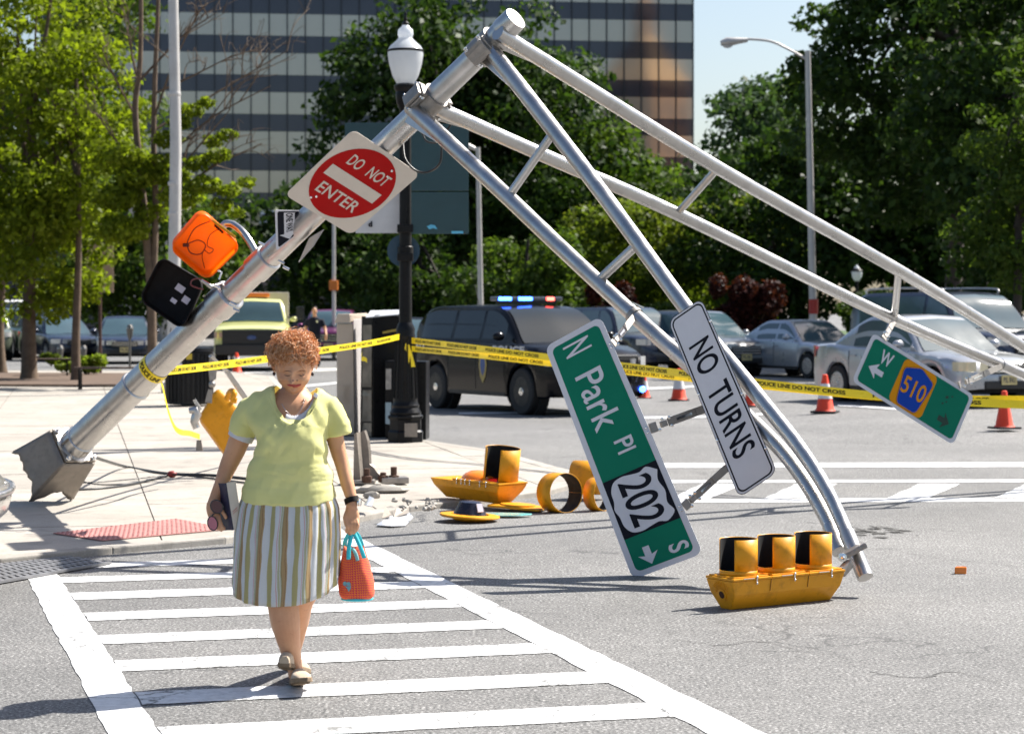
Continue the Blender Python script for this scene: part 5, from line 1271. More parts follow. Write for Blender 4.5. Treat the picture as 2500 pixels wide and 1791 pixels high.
    for s in (1, -1):
        for (xa, xc) in cfg['win']:
            def fn(u, v):
                x = lerp(xa, xc, u); zl = belt + .02; zh = max(zl + .01, zr(x) - .085); z = lerp(zl, zh, v); return Vector((x, s * (side_y(x, z) + .008), z))
            MB().grid(fn, 14, 5).build('side_window', glass, t, smooth=60)
        xm = xw - .42
        b = MB(); b.ball((xm, s * (Wd / 2 + .10), belt + .07), (.07, .11, .075), 12, 8); b.build('mirror', cfg.get('mirror', bodym), t, smooth=True)
        for xd in cfg['seams']:
            pts = [Vector((xd, s * (hw(xd) * .9925 + .006), zz_)) for zz_ in np.linspace(sill + .1, belt - .06, 6)]
            MB().tube([Vector((p.x, s * (abs(p.y) - .008 * (i in (0, 5))), p.z)) for i, p in enumerate(pts)], .006, 5).build('door_seam', DARKT, t)
            MB().box((xd + .13, s * (hw(xd) * .985 + .012), belt - .14), (.17, .03, .035)).build('door_handle', cfg.get('handle', bodym), t, bevel=.01)
        MB().bar((xwh[1] + rw * 1.3, s * (Wd / 2 * .985), sill + .04), (xwh[0] - rw * 1.3, s * (Wd / 2 * .985), sill + .04), .02, .06).build('sill_trim', DARKT, t)
        # lamps: patches wrapped on the body ends
        zh = cfg['lampz']; lx = cfg.get('lamplen', .34)
        def hl(u, v):
            x = lerp(L / 2 - .012, L / 2 - lx, u); z = lerp(zh - .075, zh + .075 - .03 * (1 - u) * 0, v); w = hw(x); return Vector((x + .012, s * (w * 1.0 + .008 - .10 * 0), z))
        def hf(u, v):
            y = lerp(hw(L / 2) * .96, hw(L / 2) * .45, u); return Vector((L / 2 + .012 - .02 * u * 0, s * y, lerp(zh - .07, zh + .065, v)))
        b = MB(); b.grid(hl, 6, 3); b.grid(hf, 4, 3); b.build('headlight', cfg.get('lampm', LAMPG), t, smooth=60)
        zt_ = cfg.get('tailz', zh + .05)
        def tl(u, v): x = lerp(-L / 2 + .012, -L / 2 + .28, u); return Vector((x, s * (hw(x) + .006), lerp(zt_ - .10, zt_ + .10, v)))
        def tf(u, v): return Vector((-L / 2 - .010, s * lerp(hw(L / 2) * .96, hw(L / 2) * .5, u), lerp(zt_ - .10, zt_ + .09, v)))
        b = MB(); b.grid(tl, 5, 3); b.grid(tf, 3, 3); b.build('tail_light', TAILR, t, smooth=60)
    def ws(u, v):
        x = lerp(xw - .03, xf + .06, v); y = lerp(-1, 1, u) * (min(yt(x), wbelt) - .09); m = max(.05, yt(x) - .06); return Vector((x + .012, y, zr(x) - .012 + .03 * (1 - abs(y) / m) + .016))
    MB().grid(ws, 10, 8).build('windshield', cfg.get('wglass', glass), t, smooth=60)
    def rwn(u, v):
        x = lerp(xb + .05, xr - .05, v); y = lerp(-1, 1, u) * (min(yt(x), wbelt) - .10); m = max(.05, yt(x) - .06); return Vector((x - .012, y, zr(x) - .012 + .03 * (1 - abs(y) / m) + .014))
    MB().grid(rwn, 10, 6).build('rear_window', glass, t, smooth=60)
    # front end
    g0, g1, gw = cfg['grille']
    MB().box((L / 2 + .005, 0, (g0 + g1) / 2), (.05, gw, g1 - g0)).build('grille', DARKT, t, bevel=.015)
    for k in range(cfg.get('gbars', 3)):
        MB().box((L / 2 + .032, 0, lerp(g0, g1, (k + .7) / (cfg.get('gbars', 3) + .4))), (.012, gw * .94, .016)).build('grille_bar', cfg.get('gbarm', CHROME), t)
    MB().box((L / 2 + .0, 0, sill + .16), (.06, Wd * .52, .13)).build('lower_intake', DARKT, t, bevel=.02)
    b = MB()
    MB().box((L / 2 + .040, 0, cfg.get('platez', .46)), (.012, .305, .155)).build('number_plate', PLATE, t)
    mt = MB(); put_text(mt, cfg.get('plate', 'PSL 00U'), lambda u, v: Vector((L / 2 + .0475, u, v)), -.12, .12, cfg.get('platez', .46) - .045, cfg.get('platez', .46) + .045, .02); mt.build('plate_lettering', M_('plate_navy', (.02, .025, .06), .5), t)
    for xw_ in xwh:
        for s in (1, -1):
            M = Matrix.Translation((xw_, s * (Wd / 2 - .115), rw)) @ Matrix.Rotation(-s * math.pi / 2, 4, 'X')
            wt = MB(); wt.lathe([(rw * .60, -.09), (rw * .92, -.105), (rw * .99, -.085), (rw, -.03), (rw, .03), (rw * .99, .085), (rw * .93, .105), (rw * .64, .10), (rw * .62, .07)], 32, M); w_ = wt.build('wheel', RUBBER, t, smooth=30)
            rim = MB(); rim.lathe([(rw * .64, .098), (rw * .60, .10), (rw * .57, .06), (rw * .20, .045), (rw * .19, .07), (0, .075)], 28, M)
            r_ = rim.build('rim', STEELW if steel else RIMM, t, smooth=35); r_.parent = w_
            sp = MB()
            for k in range(10 if steel else 7):
                a = 2 * math.pi * k / (10 if steel else 7); sp.bar(M @ Vector((rw * .15 * math.cos(a), rw * .15 * math.sin(a), .085)), M @ Vector((rw * .60 * math.cos(a), rw * .60 * math.sin(a), .085)), .05 if not steel else .02, .03, up=M.to_3x3() @ Vector((0, 0, 1)))
            so = sp.build('spokes', STEELW if steel else RIMM, t); so.parent = w_
            hb_ = MB(); hb_.lathe([(rw * .20, .08), (rw * .17, .105), (0, .11)], 16, M); ho = hb_.build('hub_cap', CHROME if steel else RIMM, t, smooth=True); ho.parent = w_
            MB().lathe([(RA_, -.18), (RA_, -.02), (0, -.02)], 24, M).build('wheel_well', UNDER, t)
    return t
def gzc(x, y): return gz(x, y)
SILV, SILV2, NAVYP, GREYP = paint('silver_paint', (.42, .43, .45), .55), paint('silver_blue_paint', (.40, .43, .48), .6), paint('navy_paint', (.012, .02, .045), .4), paint('grey_paint', (.16, .17, .18), .5)
BLACKC, MAGP, DGRN, DBLU, LIMEP = M_('black_gloss_paint', (.004, .0042, .006), .22, 0, .05, 2, coat=.14, spec=.16, rvar=.02), paint('magenta_paint', (.16, .02, .10), .4), paint('dark_green_paint', (.03, .06, .045), .3), paint('dark_blue_paint', (.006, .011, .030), .2), paint('lime_yellow_paint', (.62, .62, .22), .0, .3)
GLASSB = M_('blue_tinted_glass', (.05, .09, .11), .06, 0, .1, 2, spec=.9, rvar=.02)
SEDAN = dict(L=4.6, W=1.79, H=1.45, top=[(-2.3, .82), (-2.25, .98), (-1.5, 1.02), (-1.1, .98), (.7, .93), (1.2, .90), (1.9, .82), (2.2, .72), (2.3, .55)], cab=(1.10, .35, -.75, -1.62), belt=.95, wb=2.7, rw=.315, win=[(.02, .78), (-.88, -.06)], seams=[-.02, -.92], lampz=.68, grille=(.56, .72, .8), tailz=.86, glass=GLASSB, wglass=GLASSB)
SUVC = dict(L=4.95, W=1.98, H=1.78, top=[(-2.47, .80), (-2.42, 1.12), (-1.0, 1.13), (.7, 1.10), (1.1, 1.10), (1.9, 1.04), (2.3, .95), (2.47, .66)], cab=(1.12, .42, -2.05, -2.42), belt=1.12, wb=2.86, rw=.38, sill=.28, win=[(.10, .86), (-.86, .02), (-2.02, -.96)], seams=[.02, -.92], lampz=.88, grille=(.62, .92, .95), tailz=1.0, roofw=.76, rdrop=.06, platez=.50)
def mk(base, **k): d = dict(base); d.update(k); return d
# police SUV
ang = math.atan2(-.857, .515)
pol = make_car('police_car', 'black police SUV with roof lights on, parked behind the yellow tape', (.22, 37.3, gz(.22, 37.3)), ang, mk(SUVC, paint=BLACKC, steel=True, plate='911 PD', gbarm=DARKT, handle=BLACKC, belt=1.20, top=[(-2.47, .86), (-2.42, 1.20), (-1.0, 1.21), (.7, 1.18), (1.1, 1.18), (1.8, 1.12), (2.2, 1.02), (2.38, .90), (2.47, .66)], cab=(1.38, .50, -2.0, -2.42)), cat='police car')
pf = M_('white_vinyl', (.62, .62, .64), .5)
def side_txt(parent, s, x0, x1, z0, z1, mat, off=1.0, sgn=-1, name='lettering', bold=.04):
    mb = MB(); put_text(mb, s, lambda u, v: Vector((u, sgn * off, v)), x0, x1, z0, z1, bold); return mb.build(name, mat, parent)
side_txt(pol, 'POLICE', .60, 1.62, 1.00, 1.115, pf, .985 + .012, name='police_lettering'); side_txt(pol, '911', -2.1, -1.78, 1.0, 1.10, pf, .98 + .004, name='number_lettering')
sd_ = [(0, .24), (.10, .20), (.13, .05), (.09, -.14), (0, -.26), (-.09, -.14), (-.13, .05), (-.10, .20)]
MB().add([Vector((.28 + a, -.997, .74 + z)) for a, z in sd_], [tuple(range(8))]).build('door_badge', M_('badge_gold', (.42, .30, .07), .4), pol); MB().add([Vector((.28 + a * .62, -1.0005, .76 + z * .62)) for a, z in sd_], [tuple(range(8))]).build('badge_centre', M_('badge_blue', (.03, .08, .25), .4), pol)
lb = MB(); lb.box((.05, 0, 1.89), (.26, 1.30, .075)); lbo = lb.build('light_bar', M_('light_bar_smoke', (.12, .13, .15), .15, .3), pol, bevel=.02)
MB().box((.05, 0, 1.835), (.18, 1.1, .05)).build('light_bar_foot', DARKT, pol)
BLUEL, REDL = emis('blue_beacon', (.03, .12, 1.0), 9.0), emis('red_beacon', (1.0, .06, .04), 6.0)
for (y, w, m) in ((-.50, .26, BLUEL), (-.10, .28, BLUEL), (.40, .16, REDL)):
    o = MB().box((.05, y, 1.892), (.275, w, .062)).build('beacon', m, pol, bevel=.015)
MB().ball((2.49, .72, .42), (.03, .06, .05), 10, 8).build('fog_beacon', BLUEL, pol, smooth=True)
MB().tube([(-1.2, -.2, 1.78), (-1.35, -.2, 2.15)], .006, 6).build('antenna', DARKT, pol)
MB().tube([(2.52, -.55, .55), (2.58, -.55, .70), (2.58, -.55, .95), (2.58, .55, .95), (2.58, .55, .70), (2.52, .55, .55)], .03, 8).build('push_bar', DARKT, pol, smooth=40)
# parked cars on the right
a2 = math.atan2(-.90, .43); a3 = math.atan2(-.88, .47)
make_car('parked_sedan', 'silver sedan with headlights toned as if lit behind the W 510 sign', (7.05, 37.6, gz(7.05, 37.6)), a2, mk(SEDAN, paint=SILV, H=1.50, plate='PSL 0NU', lampm=M_('warm_headlamp', (.75, .66, .45), .08, .2, coat=1.0)), 'cars parked beyond the tape')  # lit look is put into the lamp colour, nothing emits
make_car('parked_sedan', 'smaller silver sedan parked beyond the orange cones', (7.45, 56.2, gz(7.45, 56.2)), a3, mk(SEDAN, paint=SILV2, W=1.77), 'cars parked beyond the tape')
qx = make_car('parked_suv', 'large navy SUV with roof rails behind the silver sedan', (8.9, 44.0, gz(8.9, 44.0)), a2, mk(SUVC, paint=NAVYP, L=5.2, W=2.02, H=1.95, belt=1.22, rw=.40, glass=GLASSB, wglass=GLASSB, gbarm=CHROME, grille=(.74, 1.05, 1.1), top=[(-2.6, .85), (-2.55, 1.22), (-1.0, 1.23), (.7, 1.22), (1.1, 1.22), (2.0, 1.17), (2.45, 1.08), (2.6, .75)], cab=(1.25, .55, -2.2, -2.55), win=[(.2, .95), (-.85, .10), (-2.15, -.95)], lampz=1.0), 'cars parked beyond the tape')
for s in (-1, 1): MB().tube(catmull([(.5, s * .68, 1.93), (.3, s * .68, 2.02), (-1.9, s * .68, 2.02), (-2.1, s * .68, 1.93)], 4), .022, 8).build('roof_rail', ALU, qx, smooth=50)
MB().lathe([(.055, 0), (.07, .01), (.055, .02)], 20, Matrix.Translation((2.63, 0, .92)) @ Matrix.Rotation(math.pi / 2, 4, 'Y') @ Matrix.Diagonal((.7, 1.5, 1, 1)), caps=False).build('emblem', CHROME, qx)
make_car('parked_crossover', 'grey crossover parked beyond the NO TURNS sign', (4.9, 58.0, gz(4.9, 58)), a3, mk(SUVC, paint=GREYP, L=4.6, W=1.85, H=1.68, rw=.35, wb=2.7, sill=.25, belt=1.05, glass=GLASSB, wglass=GLASSB, top=[(-2.3, .8), (-2.25, 1.05), (-1, 1.06), (.7, 1.04), (1.1, 1.03), (1.8, .95), (2.15, .84), (2.3, .6)], cab=(1.2, .3, -1.7, -2.25), win=[(-.0, .8), (-.9, -.08), (-1.8, -1.0)], lampz=.78, grille=(.56, .78, .9)), 'cars parked beyond the tape')
make_car('parked_suv', 'dark blue SUV just past the front of the police car', (3.0, 58.5, 0), a3, mk(SUVC, paint=DBLU, glass=GLASSB, wglass=GLASSB), 'cars parked beyond the tape')
make_car('parked_sedan', 'dark sedan half hidden behind the police car tail', (-3.1, 62.0, 0), math.radians(-80), mk(SEDAN, paint=BLACKC, L=4.4, H=1.5), 'cars behind the police line')
# left background
make_car('parked_sedan', 'dark blue sedan behind the parking meter', (-12.55, 71.0, 0), math.radians(-80), mk(SEDAN, paint=DBLU, H=1.5, W=1.82), 'cars parked behind the trees')
make_car('parked_sedan', 'blue hatchback between the tree trunks', (-15.3, 74.0, 0), math.radians(-62), mk(SEDAN, paint=DBLU, H=1.48, cab=(1.1, .3, -1.4, -2.1)), 'cars parked behind the trees')
make_car('parked_suv', 'dark green SUV beside the thick tree trunk', (-17.6, 80.0, 0), math.radians(-65), mk(SUVC, paint=DGRN), 'cars parked behind the trees')
wv_ = paint('white_van_paint', (.62, .62, .60), 0)
make_car('parked_van', 'white roofed van behind the dark green SUV', (-20.0, 88.0, 0), math.radians(-60), mk(SUVC, paint=wv_, H=2.1, W=2.0, belt=1.2), 'cars parked behind the trees', 'van')
make_car('parked_suv', 'olive grey pickup shaped SUV at the end of the row of trees', (-18.4, 76.0, 0), math.radians(-75), mk(SUVC, paint=paint('olive_grey_paint', (.12, .14, .10), .3), H=1.75), 'cars parked behind the trees')
make_car('parked_suv', 'magenta SUV waiting behind the officer', (-6.25, 76.0, 0), math.radians(-88), mk(SUVC, paint=MAGP, H=1.72, W=1.9, glass=GLASSB, wglass=GLASSB), None)
make_car('parked_sedan', 'silver car at the kerb beside the storm drain', tuple(G(25, 1425) + V(-2.61, -.05, 0)), math.radians(192), mk(SEDAN, paint=paint('champagne_silver_paint', (.36, .34, .31), .5), W=1.75), None)
kc = [o for o in bpy.data.objects if o.get('label') == 'silver car at the kerb beside the storm drain'][0]
MB().tube(catmull([(-2.0, .86, .50), (-2.28, .74, .50), (-2.40, .35, .50), (-2.40, -.35, .50), (-2.28, -.74, .50), (-2.0, -.86, .50)], 5), .15, 12, up=(0, 0, 1)).build('rear_bumper', MAT['champagne_silver_paint'], kc, smooth=60)
MB().tube(catmull([(-2.1, .93, .56), (-2.40, .80, .56), (-2.55, .36, .56), (-2.55, -.36, .56), (-2.40, -.80, .56), (-2.1, -.93, .56)], 5), .022, 8).build('bumper_strip', ALU, kc, smooth=60)
# utility truck
trk = make_car('utility_truck', 'lime yellow utility truck with orange roof beacon facing the tape', (-7.45, 63.0, 0), math.radians(-84), mk(SUVC, paint=LIMEP, L=5.6, W=2.1, H=2.02, belt=1.38, sill=.42, rw=.44, wb=3.4, square=True, top=[(-2.8, 1.0), (-2.75, 1.36), (-.2, 1.38), (.9, 1.36), (1.3, 1.34), (2.3, 1.26), (2.72, 1.16), (2.8, .9)], cab=(1.15, .65, -.9, -1.3), win=[(.0, .95)], seams=[-.1], grille=(.72, 1.16, 1.62), gbars=4, gbarm=DARKT, lampz=1.02, lamplen=.2, lampm=M_('dusty_lamp', (.45, .30, .22), .2), platez=.60, plate='NJ 4F20', rdrop=.08, roofw=.80, glass=GLASSB, wglass=GLASSB), None, 'truck')
MB().box((2.86, 0, .62), (.10, 2.0, .28)).build('bumper', DARKT, trk, bevel=.03)
MB().box((-1.95, 0, 1.55), (1.75, 2.06, 1.35)).build('utility_box', M_('tan_box_panel', (.46, .42, .36), .6), trk, bevel=.03)
MB().box((.1, 0, 2.13), (.26, .95, .13)).build('beacon_bar', M_('amber_beacon', (.75, .18, .01), .2, coat=.6), trk, bevel=.04)
MB().box((.1, 0, 2.05), (.2, .8, .05)).build('beacon_foot', DARKT, trk)
for s in (-1, 1):
    b = MB(); b.box((1.0, s * 1.34, 1.62), (.10, .22, .36)); b.build('tow_mirror', DARKT, trk, bevel=.03); MB().bar((1.0, s * .98, 1.50), (1.0, s * 1.25, 1.55), .04, .04).build('mirror_arm', DARKT, trk)
MB().lathe([(.13, 0), (.13, .02), (0, .025)], 24, Matrix.Translation((2.83, 0, .95)) @ Matrix.Rotation(math.pi / 2, 4, 'Y') @ Matrix.Diagonal((.45, 1, 1, 1))).build('front_badge', M_('badge_dark_blue', (.03, .06, .18), .3), trk)

# ------------------------------------------------------------------ cones, tape
def cone(px, py, h=.46, stripe=True, label='', group='traffic cones'):
    c = G(px, py); c = G(px, py, gz(c.x, c.y))
    t = thing('traffic_cone', label, 'traffic cone', c, random.uniform(-.4, .4), group); k = h / .46
    CO = M_('cone_orange', (.80, .055, .012), .5, 0, .08, 6); CB = M_('cone_base_black', (.015, .014, .014), .7)
    MB().box((0, 0, .012 * k), (.30 * k, .30 * k, .024 * k)).build('base', CB, t, bevel=.006)
    MB().lathe([(.125 * k, .024 * k), (.105 * k, .05 * k), (.030 * k, .455 * k), (.022 * k, .46 * k), (0, .46 * k)], 24, None).build('body', CO, t, smooth=40)
    if stripe: MB().lathe([(.088 * k, .17 * k), (.0535 * k, .35 * k)], 24, Matrix.Translation((0, 0, 0)), caps=False).build('reflective_collar', M_('cone_white', (.72, .70, .70), .4), t, smooth=60)
    return t
cone(1657, 978, .60, True, 'orange cone with white collar seen between the two hanging signs')
cone(1573, 972, .45, True, 'orange cone standing at the police car front bumper')
cone(1833, 992, .50, False, 'orange cone tucked behind the leaning mast arm')
cone(2014, 1007, .60, True, 'orange cone with white collar by the rear wheel of the silver sedan')
cone(2452, 1046, .52, False, 'plain orange cone under the end of the tape by the silver sedan')
cone(848, 905, .5, True, 'orange cone beside the beige cabinet'); cone(578, 910, .55, True, 'orange cone next to the white tube by the truck')
c = G(566, 905); t = thing('delineator_tube', 'white delineator tube in front of the utility truck', 'delineator', c)
MB().lathe([(.17, 0), (.16, .03), (.06, .05), (.055, .9), (.04, .95), (0, .96)], 20, Matrix.Translation(c)).build('tube', M_('tube_white', (.75, .75, .78), .5), t, world=True, smooth=40)
LAMP = G(990, 1078, ZS)
def tape(name, label, pts, w=.075, txt=True, sag=0, n=10, twist=0):
    P = catmull(pts, n); t = thing(name, label, 'tape', (P[0].x, P[0].y, min(p.z for p in P)), 0, 'police tape')
    m = len(P); cum = [0]
    for a, b in zip(P, P[1:]): cum.append(cum[-1] + (b - a).length)
    ups = [Vector((0, math.sin(twist * c * 2) * .5, 1)).normalized() for c in cum]
    MB().add([p + u * s * w / 2 for p, u in zip(P, ups) for s in (-1, 1)], [(2 * i, 2 * i + 1, 2 * i + 3, 2 * i + 2) for i in range(m - 1)]).build('ribbon', TAPE, t, world=True, smooth=80)
    if txt:
        mb = MB(); tot = cum[-1]; s0 = .15
        def at(s, v):
            i = max(0, min(m - 2, int(np.searchsorted(cum, s)) - 1)); k = (s - cum[i]) / max(1e-6, cum[i + 1] - cum[i]); p = P[i].lerp(P[i + 1], k); d = (P[i + 1] - P[i]).normalized(); u = ups[i].lerp(ups[i + 1], k); nr = d.cross(u).normalized(); nr = nr if nr.y < 0 else -nr; return p + u * v + nr * .002
        while s0 + 1.1 < tot:
            put_text(mb, 'POLICE LINE DO NOT CROSS', at, s0, s0 + 1.0, -w * .24, w * .24, .03); s0 += 1.25
        if mb.v: stuff(mb.build('lettering', BLACKS, t, world=True))
    return t
yl = LAMP.y - .15
tape('police_tape', 'yellow tape running from the lamp post to the toppled pole, passing behind the woman', [W(405, 905, 18.2), W(520, 893, 20), W(650, 876, 22), W(780, 856, 24), W(900, 838, 25.3), W(975, 822, yl)], .07)
tape('police_tape', 'upper yellow police tape crossing the police car', [W(1005, 831, yl), W(1180, 852, 25), W(1340, 872, 24), W(1560, 898, 22.5), W(1700, 916, 21.5), W(1900, 940, 20.5), W(2100, 962, 20), W(2300, 978, 20), W(2560, 990, 20)], .075)
tape('police_tape', 'lower yellow police tape strand tied to the lamp post', [W(1005, 851, yl + .02), W(1180, 868, 25.1), W(1340, 886, 24.1), W(1560, 910, 22.6), W(1800, 935, 21.2), W(2080, 962, 20.1), W(2250, 973, 20.05), W(2560, 975, 20.1)], .07)
tape('police_tape', 'torn yellow tape end dangling from the toppled pole to the sidewalk', [W(392, 925, 18.2), W(400, 955, 18.4), W(410, 1000, 18.8), W(425, 1040, 19.3), W(440, 1054, 19.8), W(465, 1058, 20.2), W(488, 1066, 20.5)], .05, False)
tape('police_tape', 'short yellow tape knot hanging by the black news box', [W(884, 848, 25.2), W(884, 862, 25.2), W(882, 874, 25.2), W(890, 876, 25.2), W(896, 880, 25.2)], .05, False)

# ------------------------------------------------------------------ street furniture
BLK = M_('black_cast_iron', (.007, .007, .008), .35, 0, .2, 8, .05, 40, coat=.05, spec=.15)
lp = thing('street_lamp', 'black cast iron lamp post with white globe beside the news box', 'street lamp', LAMP)
ML = Matrix.Translation(LAMP)
oct_ = lambda r: r
MB().lathe([(.235, 0), (.235, .13), (.21, .15), (.21, .28), (.235, .30), (.235, .33), (.19, .35)], 8, ML @ Matrix.Rotation(math.pi / 8, 4, 'Z')).build('plinth', BLK, lp, world=True, bevel=.008)
MB().lathe([(.19, .34), (.20, .37), (.17, .43), (.175, .46), (.155, .50), (.155, .52), (.115, 1.30), (.125, 1.33), (.115, 1.37), (.12, 1.42), (.085, 1.50)], 28, ML).build('fluted_base', BLK, lp, world=True, smooth=30)
for k in range(14):
    a = 2 * math.pi * k / 14; MB().tube([LAMP + V(.155 * math.cos(a), .155 * math.sin(a), .55), LAMP + V(.116 * math.cos(a), .116 * math.sin(a), 1.28)], .012, 6).build('flute', BLK, lp, world=True)
MB().tube([LAMP + V(0, 0, 1.48), LAMP + V(0, 0, 4.05)], [.082, .072], 24).build('shaft', BLK, lp, world=True, smooth=50)
for z in (2.35, 2.62): MB().lathe([(.09, 0), (.10, .01), (.10, .10), (.09, .11)], 24, Matrix.Translation(LAMP + V(0, 0, z))).build('collar', BLK, lp, world=True, smooth=40)
zt = 4.02
MB().lathe([(.072, zt), (.075, zt + .16), (.115, zt + .24), (.13, zt + .34), (.12, zt + .38), (.145, zt + .42), (.145, zt + .46), (.11, zt + .48)], 28, ML).build('capital', BLK, lp, world=True, smooth=35)
def frost():
    m, nt, b = nmat('frosted_lamp_glass'); b.inputs['Base Color'].default_value = (.80, .83, .86, 1); b.inputs['Roughness'].default_value = .28; b.inputs['Coat Weight'].default_value = .5
    t = nt.nodes.new('ShaderNodeBsdfTranslucent'); t.inputs[0].default_value = (.85, .88, .92, 1); mx = nt.nodes.new('ShaderNodeMixShader')
    r = ramp(nt, [(.3, .45), (.7, .6)]); nt.links.new(noise(nt, 8, 3), r.inputs[0]); nt.links.new(r.outputs[0], mx.inputs[0])
    nt.links.new(b.outputs[0], mx.inputs[1]); nt.links.new(t.outputs[0], mx.inputs[2]); nt.links.new(mx.outputs[0], nt.nodes['Material Output'].inputs[0]); return m
FROST = frost(); zg = zt + .48
MB().lathe([(.11, zg), (.165, zg + .10), (.205, zg + .24), (.225, zg + .36), (.222, zg + .40)], 32, ML, caps=False).build('globe', FROST, lp, world=True, smooth=60)
MB().lathe([(.226, zg + .40), (.230, zg + .41), (.230, zg + .425), (.222, zg + .43)], 32, ML).build('globe_band', BLK, lp, world=True, smooth=40)
MB().lathe([(.222, zg + .43), (.19, zg + .48), (.12, zg + .54), (.085, zg + .58), (.10, zg + .62), (.095, zg + .68), (.05, zg + .72), (.04, zg + .74)], 32, ML, caps=False).build('globe_top', FROST, lp, world=True, smooth=60)
MB().lathe([(.045, zg + .74), (.05, zg + .76), (.02, zg + .79), (.028, zg + .82), (.012, zg + .85), (.018, zg + .88), (.0, zg + .92)], 16, ML).build('finial', BLK, lp, world=True, smooth=40)
MB().lathe([(.04, zg + .02), (.04, zg + .34), (0, zg + .36)], 12, ML).build('lamp_tube', M_('lamp_core', (.85, .82, .72), .5), lp, world=True, smooth=40)
MB().bar(LAMP + V(0, -.236, .16), LAMP + V(.16, -.236, .16), .006, .17).build('access_door', ALUB, lp, world=True)
# tape wrapped on the shaft
MB().lathe([(.087, 1.16), (.088, 1.25), (.086, 1.33)], 20, ML, caps=False).build('tape_wrap', TAPE, lp, world=True, smooth=60)
b = MB(); b.add([W(x, y, LAMP.y - .12) for x, y in ((990, 838), (1000, 842), (1004, 860), (998, 888), (982, 886))], [(0, 1, 2, 3, 4)]); b.add([W(x, y, LAMP.y - .14) for x, y in ((1000, 845), (1006, 862), (1014, 895), (1004, 896))], [(0, 1, 2, 3)]); b.build('tape_tails', TAPE, lp, world=True, solid=.003)
# banner-size sign backs on the post
BACK = M_('teal_sign_back', (.018, .055, .065), .45, .1, .1, 4)
def plate(name, label, x0, x1, y0, y1, d, mat, cat='sign', r=.02):
    c = W((x0 + x1) / 2, y1, d); t = thing(name, label, cat, c)
    MB().prism([W(x0, y1, d), W(x1, y1, d), W(x1, y0, d), W(x0, y0, d)], V(0, .012, 0)).build('panel', mat, t, world=True, bevel=.004); return t
d_ = LAMP.y - .10
plate('reversed_sign', 'tall teal sign back above the DO NOT ENTER sign on the lamp post', 842, 982, 300, 440, d_ + .2, BACK)
t = plate('reversed_sign', 'teal sign back panel on the lamp post between the arm tubes', 1004, 1144, 303, 466, d_, BACK)
t = plate('reversed_sign', 'lower teal sign back with torn blue stickers on the lamp post', 1004, 1144, 469, 571, d_, BACK)
for pts in ([(1042, 553), (1052, 548), (1062, 550), (1068, 560), (1058, 557), (1048, 560)], [(1102, 564), (1131, 564), (1131, 570), (1102, 570)]):
    MB().add([W(x, y, d_ - .02) for x, y in pts], [tuple(range(len(pts)))]).build('torn_sticker', M_('sky_blue_sticker', (.10, .42, .62), .5), t, world=True)
t = plate('notice_board', 'white notice panel behind the DO NOT ENTER sign', 868, 978, 442, 569, d_ + .22, M_('notice_white', (.55, .55, .56), .5))
mb = MB(); put_text(mb, 'd', lambda u, v: W(u, v, d_ + .2), 899, 909, 554, 540, .05); mb.build('lettering', BLACKS, t, world=True)
c = W(985, 612, d_ + .2); t = thing('round_sign', 'round blue sign back on the lamp post under the panels', 'sign', c)
MB().lathe([(.205, 0), (.205, .012), (0, .012)], 40, zframe(c, (0, -1, 0))).build('disc', M_('blue_sign_back', (.012, .05, .09), .45), t, world=True)
for z in (2.30, 2.66): MB().box(LAMP + V(0, -.05, z + .02), (.2, .16, .10)).build('sign_bracket', BLK, lp, world=True, bevel=.01)
# beige cabinet
cc = G(852, 1064, ZS)
cab = thing('utility_cabinet', 'beige utility cabinet with sloped lid beside the news box', 'cabinet', cc)
BEI = M_('beige_enamel', (.52, .43, .34), .55, 0, .06, 3, dirt=.15); ba = cc.y
MB().prism([W(822, 1060, ba), W(866, 1062, ba), W(862, 790, ba), W(822, 790, ba)], V(.02, .5, 0)).build('front_panel', BEI, cab, world=True, bevel=.01)
MB().prism([W(867, 1062, ba + .002), W(894, 1056, ba + .3), W(890, 776, ba + .3), W(863, 780, ba + .002)], V(.02, .4, 0)).build('side_panel', M_('pale_grey_enamel', (.50, .47, .46), .55), cab, world=True, bevel=.006)
b = MB(); b.prism([W(816, 788, ba - .04), W(856, 788, ba - .04), W(854, 766, ba - .04), W(824, 766, ba - .04)], V(.04, .6, 0)); b.prism([W(856, 786, ba - .02), W(892, 780, ba + .3), W(890, 764, ba + .3), W(856, 766, ba - .02)], V(.02, .3, 0)); b.build('lid', BEI, cab, world=True, bevel=.01)
for k in range(9): MB().bar(W(838, 942 + k * 5, ba - .012), W(851, 942 + k * 5, ba - .012), .008, .012).build('louvre', BEI, cab, world=True)
MB().bar(W(826, 1010, ba - .01), W(866, 1012, ba - .01), .01, .02).build('seam', BEI, cab, world=True)
# news boxes
nb = thing('news_box', 'tall black news rack with glazed shelves behind the lamp post', 'news box', G(930, 1068, ZS)); bn = G(930, 1068, ZS).y
MB().prism([W(909, 1068, bn), W(986, 1066, bn + .1), W(986, 772, bn + .1), W(916, 768, bn), (W(909, 774, bn))], V(.04, .45, 0)).build('case', BLK, nb, world=True, bevel=.02)
for (y0, y1) in ((793, 944), (952, 966), (964, 1028), (1032, 1064)):
    MB().prism([W(884, y1, bn + .16), W(907, y1, bn), W(907, y0, bn), W(886, y0, bn + .16)], V(.01, .02, 0)).build('glazed_shelf', M_('dusty_glass_front', (.16, .14, .11), .15, 0, .5, 4), nb, world=True)
b = MB(); b.prism([W(879, 1066, bn + .2), W(909, 1068, bn + .01), W(909, 772, bn + .01), W(883, 772, bn + .2)], V(.02, .3, 0)); b.build('side_frame', BLK, nb, world=True)
